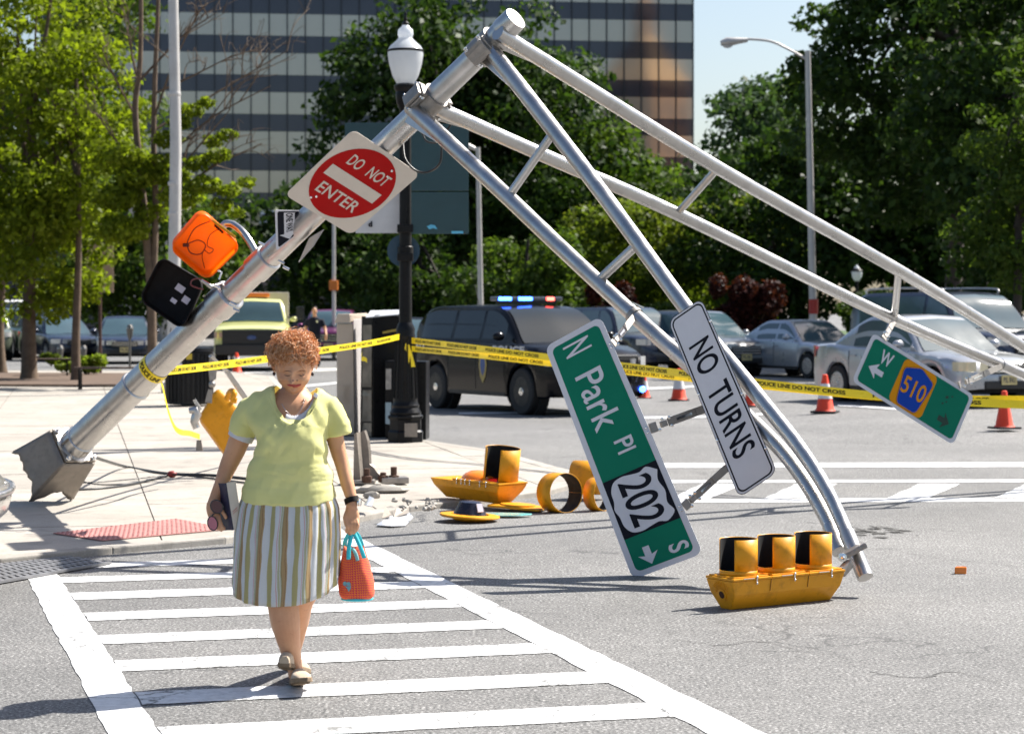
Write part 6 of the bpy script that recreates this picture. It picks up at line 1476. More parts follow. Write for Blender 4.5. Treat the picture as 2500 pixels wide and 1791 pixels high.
MB().prism([W(893, 776, bn - .01), W(980, 768, bn + .0), W(975, 758, bn + .3), W(905, 760, bn + .3)], V(0, 0, .012)).build('top_cover', M_('white_top_sheet', (.55, .56, .58), .3), nb, world=True)
MB().bar(W(934, 812, bn - .02), W(975, 804, bn + .02), .004, .03).build('tape_scrap', M_('dark_gold_tape', (.35, .25, .04), .5), nb, world=True)
nb2 = thing('news_box', 'low black news box standing to the street side of the lamp post', 'news box', G(1020, 1074, ZS)); b2 = G(1020, 1074, ZS).y + .28
MB().prism([W(940, 1070, b2), W(1040, 1074, b2), W(1041, 882, b2), W(940, 880, b2)], V(.03, .4, 0)).build('case', BLK, nb2, world=True, bevel=.02)
MB().prism([W(941, 1034, b2 - .012), W(955, 1036, b2 - .012), W(955, 982, b2 - .012), W(941, 982, b2 - .012)], V(0, .01, 0)).build('price_card', M_('pale_blue_card', (.35, .45, .50), .5), nb2, world=True)
MB().prism([W(942, 950, b2 - .012), W(955, 950, b2 - .012), W(955, 900, b2 - .012), W(942, 900, b2 - .012)], V(0, .01, 0)).build('paper_window', M_('newsprint', (.40, .36, .32), .7, 0, .4, 20), nb2, world=True)
sp_ = thing('sign_stub_post', 'thin galvanised post with flared foot between cabinet and news rack', 'post', G(872, 1058, ZS))
MB().tube([G(872, 1058, ZS), W(873, 880, G(872, 1058, ZS).y)], .03, 12).build('post', ALU, sp_, world=True, smooth=50); MB().lathe([(.07, 0), (.05, .05), (.03, .07)], 14, Matrix.Translation(G(872, 1058, ZS))).build('foot', ALU, sp_, world=True, smooth=40)
MB().box(W(873, 845, G(872, 1058, ZS).y), (.06, .05, .35)).build('dark_sleeve', NAVYP, sp_, world=True, bevel=.01)
# litter bin
tc_ = G(462, 990, ZS); tb = thing('litter_bin', 'large black slatted litter bin behind the toppled pole', 'litter bin', tc_); Mt_ = Matrix.Translation(tc_)
MB().lathe([(.36, .03), (.40, .05), (.40, .92), (.37, .94)], 36, Mt_).build('drum', M_('bin_inner_black', (.008, .008, .008), .6), tb, world=True, smooth=40)
for k in range(28):
    a = 2 * math.pi * k / 28; MB().bar(tc_ + V(.412 * math.cos(a), .412 * math.sin(a), .08), tc_ + V(.412 * math.cos(a), .412 * math.sin(a), .90), .012, .05, up=(-math.sin(a), math.cos(a), 0)).build('slat', BLK, tb, world=True)
MB().lathe([(.40, .92), (.43, .94), (.42, 1.00), (.30, 1.03), (.18, 1.03), (.17, .98)], 36, Mt_).build('lid', BLK, tb, world=True, smooth=35)
MB().box(tc_ + V(-.12, -.425, .70), (.12, .01, .10)).build('label_plate', M_('sticker_white', (.6, .58, .66), .6), tb, world=True)
MB().box(tc_ + V(.06, -.425, .86), (.10, .01, .10)).build('recycle_mark', M_('mark_gold', (.5, .36, .03), .5), tb, world=True)
# lighting poles
lpo = thing('light_pole', 'tall plain galvanised pole rising past the bare tree', 'light pole', W(422, 0, 44).xy.to_3d()); lpo.location.z = ZS
POLE = M_('weathered_galvanised', (.50, .48, .46), .5, .3, .1, 2, dirt=.2)
q0 = V(lpo.location.x, 44, ZS); MB().tube([q0, V(q0.x + .06, 44, 5), V(q0.x - .02, 44, 9.4)], [.135, .115, .095], 24).build('shaft', POLE, lpo, world=True, smooth=50)
for z in (3.6, 4.2, 6.0): MB().lathe([(.125, 0), (.13, .02), (.13, .06), (.125, .08)], 24, Matrix.Translation((q0.x + .03, 44, z))).build('band', POLE, lpo, world=True, smooth=40)
MB().box((q0.x, 44, ZS + .1), (.42, .42, .2)).build('base', POLE, lpo, world=True, bevel=.03)
cl = thing('cobra_street_light', 'tall grey street light with curved arm above the silver sedan', 'street light', V(8.28, 60.0, 0))
MB().tube([V(8.28, 60, 0), V(8.10, 60, 8.8)], [.115, .075], 20).build('shaft', POLE, cl, world=True, smooth=50)
arm_ = [V(8.10, 60, 8.55), W(1920, 118, 60), W(1880, 101, 60), W(1830, 96, 60), W(1810, 97, 60)]
MB().tube(catmull(arm_, 6), .035, 12).build('arm', POLE, cl, world=True, smooth=50)
hb = MB(); loft_pts = [(W(1825, 98, 60), .05, .06), (W(1800, 100, 60), .08, .10), (W(1775, 103, 60), .11, .14), (W(1760, 106, 60), .06, .08)]
hb.tube([p[0] for p in loft_pts], [p[1] * 1.2 for p in loft_pts], 16, sx=1.5); hb.build('lamp_head', POLE, cl, world=True, smooth=50)
MB().ball(W(1776, 111, 60), (.14, .11, .08), 14, 8).build('lamp_bowl', FROST, cl, world=True, smooth=True)
MB().lathe([(.13, 1.9), (.13, 2.3)], 16, Matrix.Translation((8.28 - .02, 60, -.3)), caps=False).build('red_band', M_('red_tape', (.40, .03, .02), .5), cl, world=True)
sg_ = thing('light_pole', 'slim silver street light behind the police car', 'light pole', V(-1.05, 72, 0))
MB().tube([V(-1.0, 72, 0), V(-1.12, 72, 7.05)], [.10, .07], 16).build('shaft', POLE, sg_, world=True, smooth=50); MB().tube([V(-1.12, 72, 6.95), W(1143, 356, 72)], [.05, .09], 12).build('lamp_head', POLE, sg_, world=True, smooth=50)
sw = thing('light_pole', 'thin grey pole beside the utility truck', 'light pole', V(-6.1, 75, 0)); MB().tube([V(-6.1, 75, 0), V(-6.1, 75, 7.4)], [.07, .05], 14).build('shaft', POLE, sw, world=True, smooth=50)
MB().box(V(-6.1, 74.9, 2.55), (.30, .25, .34)).build('signal_box', M_('orange_signal_box', (.55, .16, .02), .5), sw, world=True, bevel=.03)
def globe_lamp(label, px, pyt, Y):
    x = (px - 1250) / F * Y; zt_ = CH - (pyt - HZ) / F * Y; t = thing('park_lamp', label, 'park lamp', V(x, Y, .1), 0, 'park lamps')
    MB().tube([V(x, Y, .1), V(x, Y, zt_ - .55)], [.09, .05], 12).build('post', BLK, t, world=True, smooth=50); MB().lathe([(.08, 0), (.17, .15), (.19, .33), (.12, .42), (.05, .52), (0, .58)], 16, Matrix.Translation((x, Y, zt_ - .58)), caps=False).build('globe', FROST, t, world=True, smooth=60)
    MB().lathe([(.20, .33), (.21, .36), (.09, .45)], 16, Matrix.Translation((x, Y, zt_ - .58))).build('cap', BLK, t, world=True)
globe_lamp('park lamp with pale globe behind the navy SUV', 2092, 645, 75); globe_lamp('white globe park lamp far behind the police car', 1041, 688, 100); globe_lamp('far park lamp among the yellow green shrubs', 1827, 488, 120)
tl_ = thing('street_sign', 'small green street sign on a far post behind the lamp post', 'sign', W(1030, 676, 98)); MB().box(W(1035, 670, 98), (.42, .03, .25)).build('panel', M_('far_sign_green', (.01, .30, .22), .5), tl_, world=True); MB().box(W(1016, 669, 98), (.24, .05, .36)).build('signal_back', M_('orange_signal_box', (.55, .16, .02), .5), tl_, world=True); MB().tube([W(1021, 690, 98), V(W(1021, 690, 98).x, 98, 0)], .06, 10).build('post', BLK, tl_, world=True)
# left: brown sign, meters, benches
sb = thing('park_notice_sign', 'tan sign board on a dark brown post among the trees', 'sign', G(245, 905, ZS)); ys = G(245, 905, ZS).y - 2
MB().tube([V((245 - 1250) / F * ys, ys, ZS), W(243, 520, ys)], .045, 12).build('post', M_('dark_brown_post', (.05, .02, .014), .6), sb, world=True, smooth=50)
MB().prism([W(210, 712, ys - .06), W(277, 714, ys - .06), W(277, 594, ys - .06), W(210, 594, ys - .06)], V(0, .02, 0)).build('board', M_('tan_board', (.36, .26, .19), .6), sb, world=True)
def meter(label, px, pyb, pyt):
    c = G(px, pyb, ZS); zt_ = CH - (pyt - HZ) / F * c.y; t = thing('parking_meter', label, 'parking meter', c, 0, 'parking meters'); MP = M_('meter_grey', (.16, .15, .14), .45, .5)
    MB().tube([c, V(c.x, c.y, zt_ - .42)], .035, 12).build('post', MP, t, world=True, smooth=50); MB().lathe([(.04, 0), (.075, .08), (.09, .22), (.10, .28), (.10, .34), (.06, .41), (0, .42)], 18, Matrix.Translation((c.x, c.y, zt_ - .42))).build('head', MP, t, world=True, smooth=40); MB().ball((c.x, c.y - .05, zt_ - .10), (.085, .05, .06)).build('dome', FROST, t, world=True, smooth=True)
meter('grey parking meter in front of the dark blue sedan', 317, 898, 792); meter('parking meter beside the leafy tree trunk', 204, 890, 842); meter('short parking meter near the thick trunk', 147, 892, 842)
def bench(label, px, py, L, rz):
    c = G(px, py, ZS); t = thing('bench', label, 'bench', c, rz, 'benches'); WD = M_('dark_bench_wood', (.06, .035, .025), .6, 0, .3, 10)
    for k in range(5): MB().box((0, -.2 + k * .1, .45), (L, .085, .035)).build('slat', WD, t, bevel=.006)
    for s in (-1, 1):
        for k in (-1, 1): MB().box((s * (L / 2 - .12), k * .17, .215), (.05, .05, .43)).build('leg', BLK, t)
        MB().box((s * (L / 2 - .12), 0, .415), (.05, .44, .035)).build('frame', BLK, t)
bench('dark backless bench by the leafy shrubs', 120, 921, 1.1, .2); bench('dark bench partly behind the toppled pole', 282, 950, 1.7, .1)

# ------------------------------------------------------------------ officer
ofc = thing('person', 'officer in dark navy uniform shirt standing by the magenta SUV', 'person', V(-5.95, 66, 0)); ox, oy = -5.95, 66
NAVC = cloth_mat('navy_uniform', (.008, .010, .022), (.014, .017, .032))
b = MB()
loft(b, [(V(ox, oy, .98), .17, .12), (V(ox, oy, 1.15), .175, .125), (V(ox, oy, 1.34), .21, .13), (V(ox, oy, 1.43), .19, .11), (V(ox, oy, 1.48), .08, .07)], 20)
b.tube([V(ox, oy, 1.44), V(ox, oy - .01, 1.58)], .058, 12); b.ball(V(ox, oy - .02, 1.67), (.078, .098, .12), 16, 12); b.ball(V(ox, oy - .115, 1.655), (.014, .02, .02), 8, 6)
for s, P in ((-1, [(-.21, 0, 1.40), (-.27, .02, 1.15), (-.24, -.10, .95)]), (1, [(.21, 0, 1.40), (.31, .05, 1.15), (.36, -.12, .96)])):
    b.tube([V(ox + x, oy + y, z) for x, y, z in P], [.06, .048, .034], 12); e = V(ox + P[2][0], oy + P[2][1], P[2][2])
    b.ball(e + V(0, -.03, -.05), (.04, .03, .06), 10, 8)
    for k in range(4): b.tube([e + V(-.03 + k * .02, -.04, -.08), e + V(-.03 + k * .02, -.06, -.13), e + V(-.03 + k * .02, -.05, -.16)], .010, 8)
    b.tube([e + V(s * -.03, -.04, -.04), e + V(s * -.05, -.06, -.10)], .011, 8)
for s in (-1, 1): b.tube([V(ox + s * .09, oy, 1.0), V(ox + s * .10, oy - .01, .5), V(ox + s * .11, oy, .08)], [.095, .065, .045], 14); b.tube([V(ox + s * .11, oy + .05, .05), V(ox + s * .12, oy - .17, .04)], [.045, .04], 10)
o = remeshed(b, 'body', SKIN, ofc, .012, 3)
b = MB(); loft(b, [(V(ox, oy, .95), .185, .135), (V(ox, oy, 1.15), .19, .14), (V(ox, oy, 1.34), .225, .145), (V(ox, oy, 1.43), .20, .12), (V(ox, oy, 1.50), .085, .08)], 20)
for s, P in ((-1, [(-.19, 0, 1.41), (-.25, .01, 1.22)]), (1, [(.19, 0, 1.41), (.275, .03, 1.22)])): b.tube([V(ox + x, oy + y, z) for x, y, z in P], [.085, .075], 14)
remeshed(b, 'shirt', NAVC, ofc, .012, 3)
b = MB(); loft(b, [(V(ox, oy, .88), .185, .135), (V(ox, oy, .98), .178, .13)], 20)
for s in (-1, 1): b.tube([V(ox + s * .09, oy, .98), V(ox + s * .10, oy - .01, .5), V(ox + s * .11, oy, .06)], [.11, .085, .075], 14)
remeshed(b, 'trousers', M_('navy_trousers', (.008, .009, .016), .8), ofc, .012, 3)
b = MB(); b.ball(V(ox, oy + .005, 1.70), (.085, .10, .105), 16, 12); b.build('hair', M_('short_brown_hair', (.05, .025, .015), .7), ofc, world=True, smooth=True)
MB().box(V(ox + .09, oy - .142, 1.36), (.05, .01, .07)).build('badge', CHROME, ofc, world=True)
for s in (-1, 1):
    b = MB(); b.tube([V(ox + s * .11, oy + .06, .05), V(ox + s * .115, oy - .08, .055), V(ox + s * .12, oy - .19, .035)], [.05, .052, .04], 12); b.build('shoe', BLACKP, ofc, world=True, smooth=60)
    for e in (1,): MB().ball(V(ox + s * .03, oy - .105, 1.685), (.012, .012, .006), 8, 6).build('eye', LASH, ofc, world=True)

# ------------------------------------------------------------------ trees
def leaf_mat(name, cols, tr=.45, rough=.5):
    m, nt, b = nmat(name); g = nt.nodes.new('ShaderNodeNewGeometry'); r = ramp(nt, [(i / (len(cols) - 1), c) for i, c in enumerate(cols)]); nt.links.new(g.outputs['Random Per Island'], r.inputs[0])
    nt.links.new(r.outputs[0], b.inputs['Base Color']); b.inputs['Roughness'].default_value = rough; b.inputs['Specular IOR Level'].default_value = .12
    t = nt.nodes.new('ShaderNodeBsdfTranslucent'); hs_ = mixc(nt, 1.0, r.outputs[0], (1.25, 1.35, .55), 'MULTIPLY'); nt.links.new(hs_, t.inputs[0]); mx = nt.nodes.new('ShaderNodeMixShader'); mx.inputs[0].default_value = tr
    nt.links.new(b.outputs[0], mx.inputs[1]); nt.links.new(t.outputs[0], mx.inputs[2]); nt.links.new(mx.outputs[0], nt.nodes['Material Output'].inputs[0]); return m
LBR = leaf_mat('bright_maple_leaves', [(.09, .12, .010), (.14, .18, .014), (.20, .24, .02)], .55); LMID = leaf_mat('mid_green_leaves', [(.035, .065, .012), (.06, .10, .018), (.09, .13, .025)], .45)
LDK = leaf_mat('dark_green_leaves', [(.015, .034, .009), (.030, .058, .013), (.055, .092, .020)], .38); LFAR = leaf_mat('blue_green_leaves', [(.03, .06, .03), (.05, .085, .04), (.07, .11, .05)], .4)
LYG = leaf_mat('yellow_green_leaves', [(.07, .10, .015), (.11, .15, .02), (.15, .17, .03)], .5); LRED = leaf_mat('maroon_leaves', [(.020, .006, .008), (.04, .010, .010), (.085, .022, .016)], .35); LBUSH = leaf_mat('lime_shrub_leaves', [(.12, .17, .02), (.20, .26, .03), (.28, .34, .06)], .5)
BARK = M_('grey_brown_bark', (.11, .075, .05), .9, 0, .35, 5, .8, 25); BARKD = M_('dark_bark', (.045, .035, .028), .9, 0, .35, 5, .8, 25)
def leaves(name, clumps, n, size, mat, parent, seed, flat=.5):
    """n small folded leaves scattered through ellipsoid clumps (cx,cy,cz,rx,ry,rz)"""
    r = np.random.default_rng(seed); C = np.array(clumps, float); vol = (C[:, 3] * C[:, 4] * C[:, 5]) ** .75; idx = r.choice(len(C), n, p=vol / vol.sum())
    d = r.normal(size=(n, 3)); d /= np.linalg.norm(d, axis=1)[:, None]; rad = r.uniform(.35, 1.0, n) ** .5 * r.uniform(.85, 1.12, n)
    P = C[idx, :3] + d * C[idx, 3:] * rad[:, None]
    nr = d * .6 + r.normal(size=(n, 3)) * .7 + np.array([0, 0, .35]); nr /= np.linalg.norm(nr, axis=1)[:, None]
    a = np.cross(nr, r.normal(size=(n, 3))); a /= np.linalg.norm(a, axis=1)[:, None]; b = np.cross(nr, a)
    s = size * r.uniform(.45, 1.65, n)[:, None]
    off = np.array(parent.location)
    P = P - off
    A, B, Cc, D = P - a * s * .9, P + b * s * .55 + nr * s * .18, P + a * s * .9, P - b * s * .55 + nr * s * .18
    V_ = np.stack([A, B, Cc, D], 1).reshape(-1, 3); me = bpy.data.meshes.new(name)
    me.vertices.add(4 * n); me.vertices.foreach_set('co', V_.ravel().astype(np.float32))
    me.loops.add(4 * n); me.loops.foreach_set('vertex_index', np.arange(4 * n, dtype=np.int32)); me.polygons.add(n); me.polygons.foreach_set('loop_start', np.arange(0, 4 * n, 4, dtype=np.int32)); me.polygons.foreach_set('loop_total', np.full(n, 4, dtype=np.int32))
    me.update(calc_edges=True); me.materials.append(mat); o = bpy.data.objects.new(name, me); COL.objects.link(o); o.parent = parent; return o
def tree(name, label, base, h, crown, nclump, clump_r, nleaf, leaf, mat, trunk_r, bark=BARK, seed=1, fork=.35, group=None, cat='tree', lean=(0, 0), flat=1.0, limbs=7):
    """crown = (centre offset x,y,z, radius x,y,z)"""
    rs = random.Random(seed); base = Vector(base); t = thing(name, label, cat, base, 0, group); cx_, cy_, cz, rx, ry, rz = crown; cc_ = base + V(cx_, cy_, cz)
    top = base + V(lean[0], lean[1], h)
    tb = MB(); P = [base + V(0, 0, -.05), base.lerp(top, .15) + V(rs.uniform(-.1, .1), 0, 0), base.lerp(top, .5) + V(rs.uniform(-.2, .2), 0, 0), top]; P = catmull(P, 4); tb.tube(P, [trunk_r * lerp(1.25 if i == 0 else 1.05, .35, i / (len(P) - 1)) for i in range(len(P))], 12); tb.build('trunk', bark, t, world=True, smooth=60)
    cl = []
    for k in range(nclump):
        while True:
            d = Vector((rs.uniform(-1, 1), rs.uniform(-1, 1), rs.uniform(-1, 1)))
            if .25 < d.length < 1: break
        c = cc_ + Vector((d.x * rx, d.y * ry, d.z * rz)); q = clump_r * rs.uniform(.6, 1.3); cl.append((c.x, c.y, c.z, q * 1.15, q * 1.15, q * rs.uniform(.5, .8)))
    for k in range(limbs):
        c = Vector(cl[k % len(cl)][:3]); s0 = base.lerp(top, rs.uniform(fork, .9)); m = s0.lerp(c, .5) + V(0, 0, .1 * h * rs.uniform(-.3, 1)); MB().tube(catmull([s0, m, c], 4), [trunk_r * lerp(.42, .08, i / 8) for i in range(9)], 7).build('limb', bark, t, world=True, smooth=60)
    leaves('crown', cl, nleaf, leaf, mat, t, seed); return t
# left street trees
tree('maple_tree', 'sunlit yellow green maple with the thickest trunk beside the bench', (-11.35, 51.5, ZS), 7.5, (-.7, .5, 7.0, 2.7, 2.4, 5.2), 50, .9, 19000, .085, LBR, .20, seed=11, group=None)
tree('maple_tree', 'sunlit maple with leafy trunk among the lime shrubs', (-10.05, 50.5, ZS), 7.0, (-.3, .4, 4.9, 1.9, 2.0, 3.6), 38, .7, 13000, .08, LBR, .12, seed=12)
tree('maple_tree', 'darker maple behind the first trunk at the end of the bench', (-13.3, 57, ZS), 8, (0, .5, 7.5, 3.6, 2.6, 5.0), 50, 1.1, 14000, .11, LMID, .16, seed=13)
# near bare tree
bt = thing('bare_tree', 'twin stemmed leafless tree in front of the office tower', 'tree', V(-8.0, 48, ZS)); rs = random.Random(5)
def stem(pts, r0, r1, name='stem'): P = catmull(pts, 5); MB().tube(P, [lerp(r0, r1, i / (len(P) - 1)) for i in range(len(P))], 8).build(name, BARK, bt, world=True, smooth=60); return P
S1 = stem([W(372, 890, 48), W(368, 700, 48), W(352, 520, 48), W(338, 380, 48), W(330, 260, 48), W(342, 150, 48), W(345, -60, 48)], .11, .045); S2 = stem([W(372, 760, 48), W(380, 520, 48), W(375, 350, 48), W(378, 200, 48), W(384, 60, 48), W(388, -60, 48)], .075, .04)
def bough(p0, p1, r, lv, name='branch'):
    mid = p0.lerp(p1, .5) + V(rs.uniform(-.15, .15), rs.uniform(-.2, .2), rs.uniform(-.05, .25)); P = catmull([p0, mid, p1], 4); MB().tube(P, [lerp(r, r * .35, i / 8) for i in range(9)], 5).build(name, BARK, bt, world=True)
    if lv:
        for k in range(5 if lv > 1 else 4):
            a = P[rs.randint(2, 8)]; L = (p1 - p0).length * rs.uniform(.25, .55); d = (p1 - p0).normalized() + V(rs.gauss(0, .5), rs.gauss(0, .6), rs.gauss(.15, .45)); bough(a, a + d.normalized() * L, r * .5, lv - 1, 'twig')
for (a, b2, P) in (((355, 190), (530, 30), S1), ((378, 240), (560, 140), S2), ((372, 330), (700, 125), S2), ((345, 290), (250, 120), S1), ((376, 420), (660, 210), S2), ((340, 400), (230, 270), S1), ((380, 300), (470, 60), S2), ((375, 470), (560, 270), S2), ((350, 200), (300, 20), S1), ((380, 520), (640, 350), S2)):
    p0 = min(P, key=lambda p: abs(HZ + (CH - p.z) / p.y * F - a[1])); bough(p0, W(b2[0], b2[1], 48 + rs.uniform(-1, 1)), .032, 2)
cl = [(*W(x, y, 47.5 + rs.uniform(-.8, .8)), q, q, q * .55) for x, y, q in ((470, 270, .28), (505, 250, .22), (440, 300, .3), (410, 340, .35), (520, 345, .25), (555, 330, .24), (480, 400, .3), (530, 380, .3), (420, 430, .45), (560, 465, .28), (600, 445, .22), (500, 450, .35), (440, 480, .5), (390, 400, .4), (330, 430, .5), (300, 380, .45), (370, 520, .4), (540, 500, .25), (575, 520, .2), (290, 480, .6), (300, 560, .6))]
leaves('crown', cl, 9000, .06, LBR, bt, 31)
# shrubs at the bed
def shrub(label, px, py, w, h, n, mat=LBUSH, leaf=.06, seed=1, name='shrub', Y=None, group=None):
    c = G(px, py, ZS) if Y is None else V((px - 1250) / F * Y, Y, .1); rs = random.Random(seed); t = thing(name, label, 'shrub', c, 0, group)
    for k in range(5): MB().tube([c, c + V(rs.uniform(-w, w) * .5, rs.uniform(-w, w) * .4, h * rs.uniform(.4, .7))], [.02, .008], 6).build('stem', BARK, t, world=True)
    cl = [(c.x + rs.uniform(-w, w) * .6, c.y + rs.uniform(-w, w) * .4, c.z + h * rs.uniform(.3, .8), w * rs.uniform(.16, .36), w * rs.uniform(.16, .36), h * rs.uniform(.10, .22)) for k in range(15)]; leaves('foliage', cl, n, leaf, mat, t, seed); return t
shrub('larger lime green shrub beneath the leafy tree trunk', 213, 918, .55, .55, 2400, seed=3); shrub('smaller lime green shrub next to the backless bench', 155, 912, .38, .45, 1400, seed=4); shrub('low yellow green tuft behind the backless bench', 125, 893, .35, .4, 900, LYG, seed=6)
# centre: big dark tree before the tower
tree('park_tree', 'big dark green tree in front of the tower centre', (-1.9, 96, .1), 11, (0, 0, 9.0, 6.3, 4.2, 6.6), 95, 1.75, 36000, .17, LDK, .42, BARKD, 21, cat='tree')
tree('park_tree', 'rounded tree right of the big dark tree, against the tower', (2.6, 100, .1), 8, (0, 0, 6.6, 4.0, 3.2, 4.3), 50, 1.5, 15000, .17, LMID, .28, BARKD, 22)
tree('park_tree', 'shady tree above the utility truck', (-8.6, 104, .1), 7, (0, 0, 4.6, 4.4, 3.2, 3.6), 46, 1.5, 13000, .17, LDK, .25, BARKD, 23)
tree('park_tree', 'green tree left of the truck behind the tan sign board', (-16.5, 100, .1), 6, (0, 0, 4.2, 4.2, 3, 3.4), 40, 1.4, 12000, .16, LMID, .22, BARKD, 24)
# right: dark canopy
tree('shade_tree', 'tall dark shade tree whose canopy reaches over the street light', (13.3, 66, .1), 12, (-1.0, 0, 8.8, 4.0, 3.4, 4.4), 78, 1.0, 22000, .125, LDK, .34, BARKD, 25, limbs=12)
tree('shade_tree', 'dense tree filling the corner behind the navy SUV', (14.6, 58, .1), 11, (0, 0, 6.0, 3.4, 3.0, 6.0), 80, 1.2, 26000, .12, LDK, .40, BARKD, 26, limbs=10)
tree('shade_tree', 'brighter leafy tree in front of the dark corner canopy', (11.6, 50.5, .1), 7, (.4, 0, 4.9, 1.6, 1.6, 3.0), 44, .62, 12000, .085, LMID, .14, BARKD, 27)
tree('purple_tree', 'maroon leaved tree high in the dark canopy', (15.6, 72, .1), 12, (-1.2, 0, 10.4, 2.4, 2, 1.6), 24, .9, 6000, .13, LRED, .22, BARKD, 28)
tree('park_tree', 'hazy rounded tree beyond the street light', (14.6, 125, .1), 13, (0, 0, 9.4, 3.3, 3.6, 5.4), 60, 1.8, 17000, .21, LFAR, .4, BARKD, 29)
tree('park_tree', 'dark tree under the hazy one beside the tower edge', (8.8, 118, .1), 9, (0, 0, 5.6, 3.6, 3, 4.0), 46, 1.5, 13000, .2, LDK, .3, BARKD, 30)
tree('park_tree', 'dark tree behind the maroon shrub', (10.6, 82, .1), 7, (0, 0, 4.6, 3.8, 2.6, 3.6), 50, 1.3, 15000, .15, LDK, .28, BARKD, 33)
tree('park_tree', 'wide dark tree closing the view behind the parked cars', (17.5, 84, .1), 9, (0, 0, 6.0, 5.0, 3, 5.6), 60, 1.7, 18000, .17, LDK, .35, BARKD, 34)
tree('park_tree', 'yellow green young tree below the arms', (5.0, 84, .1), 5, (0, 0, 3.6, 2.8, 2.2, 2.6), 40, .95, 12000, .12, LYG, .16, BARK, 35)
tree('park_tree', 'yellow green tree between the tower edge and the street light', (9.2, 90, .1), 5.5, (0, 0, 3.6, 3.0, 2.2, 2.4), 40, 1.0, 12000, .125, LYG, .16, BARK, 36)
tree('weeping_tree', 'drooping dark tree right behind the police car roof', (.6, 80, .1), 4.2, (0, 0, 2.6, 2.3, 1.8, 1.9), 34, .8, 9000, .11, LMID, .15, BARKD, 37)
tree('park_tree', 'shaded tree behind the round blue sign', (-3.6, 86, .1), 5, (0, 0, 3.2, 2.4, 2, 2.4), 30, 1.0, 8000, .13, LDK, .2, BARKD, 38)
shrub('maroon leaved shrub behind the small silver sedan', 1810, 0, 1.75, 3.0, 9000, LRED, .085, 8, 'maroon_shrub', 73); shrub('rusty red shrub behind the arm struts', 1490, 0, 1.2, 3.0, 5000, LRED, .08, 9, 'maroon_shrub', 78)
shrub('dense green hedge bush left of the maroon shrub', 1600, 0, 1.6, 2.2, 5000, LMID, .09, 10, 'hedge_bush', 79); shrub('green hedge bush behind the navy SUV', 2240, 0, 2.4, 2.4, 8000, LDK, .09, 12, 'hedge_bush', 70); shrub('green hedge bush right of the lamp with pale globe', 2120, 0, 1.6, 2.2, 5000, LMID, .09, 13, 'hedge_bush', 76)
far_ = MB()

# ------------------------------------------------------------------ office tower
XR = V((1692 - 1250) / F * 212, 212, 0); tl2 = V(-.991, -.132, 0); nl = V(.132, -.991, 0)
ob = thing('office_tower', 'dark glass office tower with pale window bands behind the trees', 'building', XR)
DARKG = M_('slate_spandrel_glass', (.045, .050, .070), .06, .35, .1, .3, spec=.6, rvar=.02); GOLD = M_('pale_bronze_window_glass', (.41, .385, .34), .07, .55, .06, .15, spec=.6, rvar=.02); MUL = M_('dark_mullion', (.025, .027, .035), .4, .4); FASC = M_('brown_fascia_stone', (.20, .15, .12), .7)
def fp_(s, z, o=0.0): return XR + tl2 * s + nl * o + V(0, 0, z)
LW = 62.0; HT = 40.0; FH = 3.70
MB().prism([fp_(0, 0, -.4), fp_(LW, 0, -.4), fp_(LW, HT, -.4), fp_(0, HT, -.4)], -nl * 24).build('core', MUL, ob, world=True)
z0 = 9.05
k = 0
while z0 + k * FH < HT:
    zb = z0 + k * FH; MB().prism([fp_(0, zb + 2.12, -.35), fp_(LW, zb + 2.12, -.35), fp_(LW, min(HT, zb + FH), -.35), fp_(0, min(HT, zb + FH), -.35)], nl * .37).build('spandrel_band', DARKG, ob, world=True); k += 1
pw = 1.70
pane = MB().prism([V(0, 0, 0), V(pw - .12, 0, 0), V(pw - .12, 0, 2.06), V(0, 0, 2.06)], V(0, -.05, 0)).build('window_pane', GOLD, ob); rotz = math.atan2(tl2.y, tl2.x)
pmesh = pane.data; first = True
ncol = int(LW / pw)
for f in range(7):
    for cidx in range(ncol):
        s = .06 + cidx * pw; px = 1250 + fp_(s, 0).x / fp_(s, 0).y * F
        if f > 5 and False: continue
        if px < 215: continue
        o = pane if first else bpy.data.objects.new('window_pane', pmesh)
        if not first: COL.objects.link(o); o.parent = ob
        first = False
        p = fp_(s + pw - .12, z0 + f * FH + .03, -.02) - XR; o.location = p; o.rotation_euler = (random.uniform(-.002, .002), 0, math.atan2(-tl2.y, -tl2.x) + random.uniform(-.002, .002))
for cidx in range(ncol + 1):
    s = cidx * pw; MB().prism([fp_(s - .05, 2, 0), fp_(s + .05, 2, 0), fp_(s + .05, HT, 0), fp_(s - .05, HT, 0)], nl * .16).build('mullion', MUL, ob, world=True)
for f in range(7):     # backing behind the panes hidden by trees
    MB().prism([fp_(0, z0 + f * FH - .02, -.30), fp_(LW, z0 + f * FH - .02, -.30), fp_(LW, z0 + f * FH + 2.14, -.30), fp_(0, z0 + f * FH + 2.14, -.30)], nl * .12).build('window_backing', DARKG, ob, world=True)
MB().prism([fp_(0, 6.9, 0), fp_(LW, 6.9, 0), fp_(LW, 8.95, 0), fp_(0, 8.95, 0)], nl * .5).build('fascia', FASC, ob, world=True)
for cidx in range(12): MB().prism([fp_(cidx * 5.1, 0, 0), fp_(cidx * 5.1 + .7, 0, 0), fp_(cidx * 5.1 + .7, 6.9, 0), fp_(cidx * 5.1, 6.9, 0)], nl * .4).build('ground_column', FASC, ob, world=True)
MB().prism([fp_(0, .0, -.3), fp_(LW, 0, -.3), fp_(LW, 6.9, -.3), fp_(0, 6.9, -.3)], nl * .2).build('ground_glazing', DARKG, ob, world=True)
def onface(px, py):
    d = W(px, py, 1) - camo.location; t_ = (XR + nl * .55 - camo.location).dot(nl) / d.dot(nl); return camo.location + d * t_
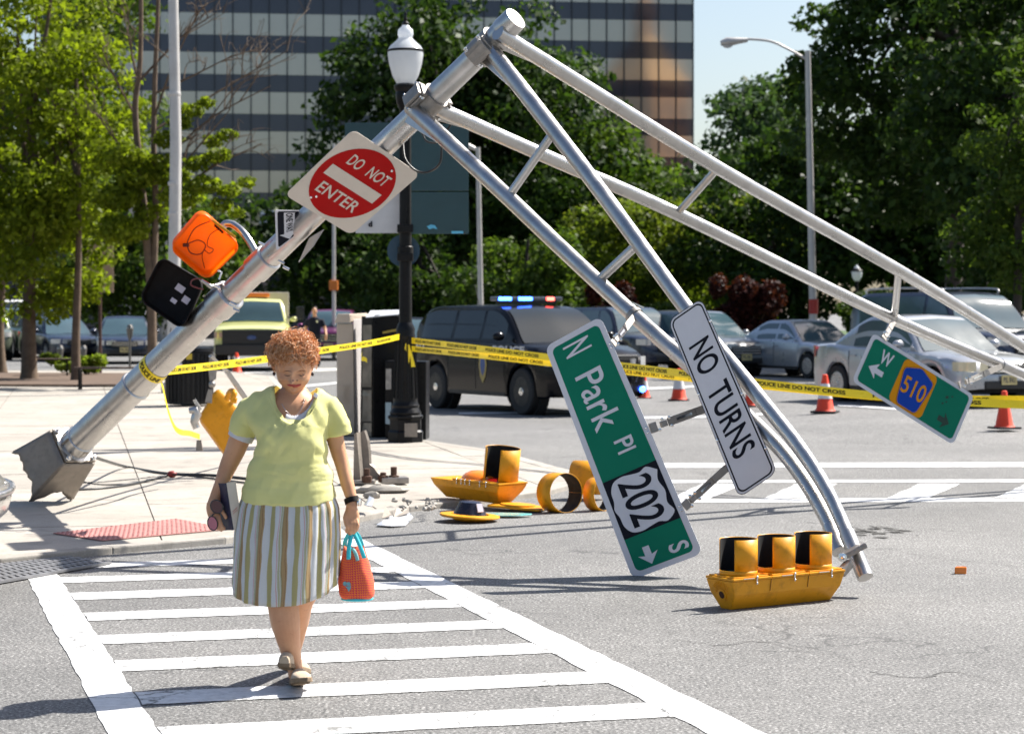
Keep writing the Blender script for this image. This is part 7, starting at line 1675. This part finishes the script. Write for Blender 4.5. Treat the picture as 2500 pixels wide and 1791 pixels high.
MB().prism([onface(*p) for p in ((634, 548), (684, 548), (684, 514), (634, 514))], nl * .15).build('fascia_sign', M_('pale_sign_panel', (.55, .60, .70), .5), ob, world=True)
mb = MB(); put_text(mb, 'PNC', lambda u, v: onface(u, v) + nl * .2, 643, 668, 536, 522, .04); mb.build('fascia_lettering', M_('sign_navy', (.04, .07, .22), .5), ob, world=True)
# pale stone building at the left, low dark shop front behind the cars
sbld = thing('stone_building', 'pale stone building corner behind the leaning pole and bare tree', 'building', V(-23, 118, 0)); ST = M_('pale_stone', (.42, .38, .34), .8, 0, .08, .4)
b = MB(); b.box((-19.6, 122, 4.0), (2.4, 8, 8.0)); b.build('wall', ST, sbld, world=True); MB().box((-18.0, 120, 3.2), (1.5, 6, 6.4)).build('wing', ST, sbld, world=True)
MB().box((-19.6, 117.9, 8.1), (2.6, .5, .3)).build('cornice', ST, sbld, world=True)
for k in range(2): MB().box((-18.05, 116.98, 1.8 + 2.4 * k), (.8, .1, 1.4)).build('window', DARKG, sbld, world=True)
low = thing('low_building', 'low dark shop front behind the parked cars and trees', 'building', V(-30, 130, 0)); MB().box((-34, 134, 4), (34, 8, 8)).build('wall', M_('shop_front_dark', (.05, .045, .05), .6), low, world=True)
for k in range(9): MB().box((-49 + k * 3.6, 129.9, 2.4), (2.9, .2, 3.4)).build('window', DARKG, low, world=True)
MB().box((-34, 129.8, 6.2), (34, .3, 1.4)).build('fascia', FASC, low, world=True)

# brick tower across the square: out of view, but its sunlit face shows in the office glass
BRK = M_('warm_brick', (.36, .17, .065), .85, 0, .15, .8); ROOFM = M_('slate_roof', (.07, .06, .06), .7)
bt2 = thing('brick_tower', 'orange brick tower with steep roof mirrored in the office glass', 'building', V(49, 104, 0), math.radians(-35))
MB().box((0, 0, 17), (9.6, 9.6, 34)).build('wall', BRK, bt2); MB().box((0, 0, 34.4), (10.4, 10.4, .9)).build('cornice', BRK, bt2)
MB().lathe([(7.0, 34.8), (4.6, 37.5), (2.2, 41.5), (1.6, 42)], 4, Matrix.Rotation(math.pi / 4, 4, 'Z'), caps=True).build('roof', M_('copper_tan_roof', (.45, .27, .12), .7), bt2)
MB().lathe([(1.5, 41.8), (1.5, 45), (1.9, 45.2), (1.0, 47.5), (0, 50)], 8, None).build('cupola', BRK, bt2)
for fz in range(6):
    for k in range(3):
        for ax in (0, 1): MB().box((4.82, -2.9 + 2.9 * k, 4.5 + fz * 5.2) if ax == 0 else (-2.9 + 2.9 * k, 4.82, 4.5 + fz * 5.2), (.1, 1.3, 2.9) if ax == 0 else (1.3, .1, 2.9)).build('window', DARKG, bt2)
    MB().box((0, 0, 7.0 + fz * 5.2), (9.75, 9.75, .4)).build('string_course', BRK, bt2)
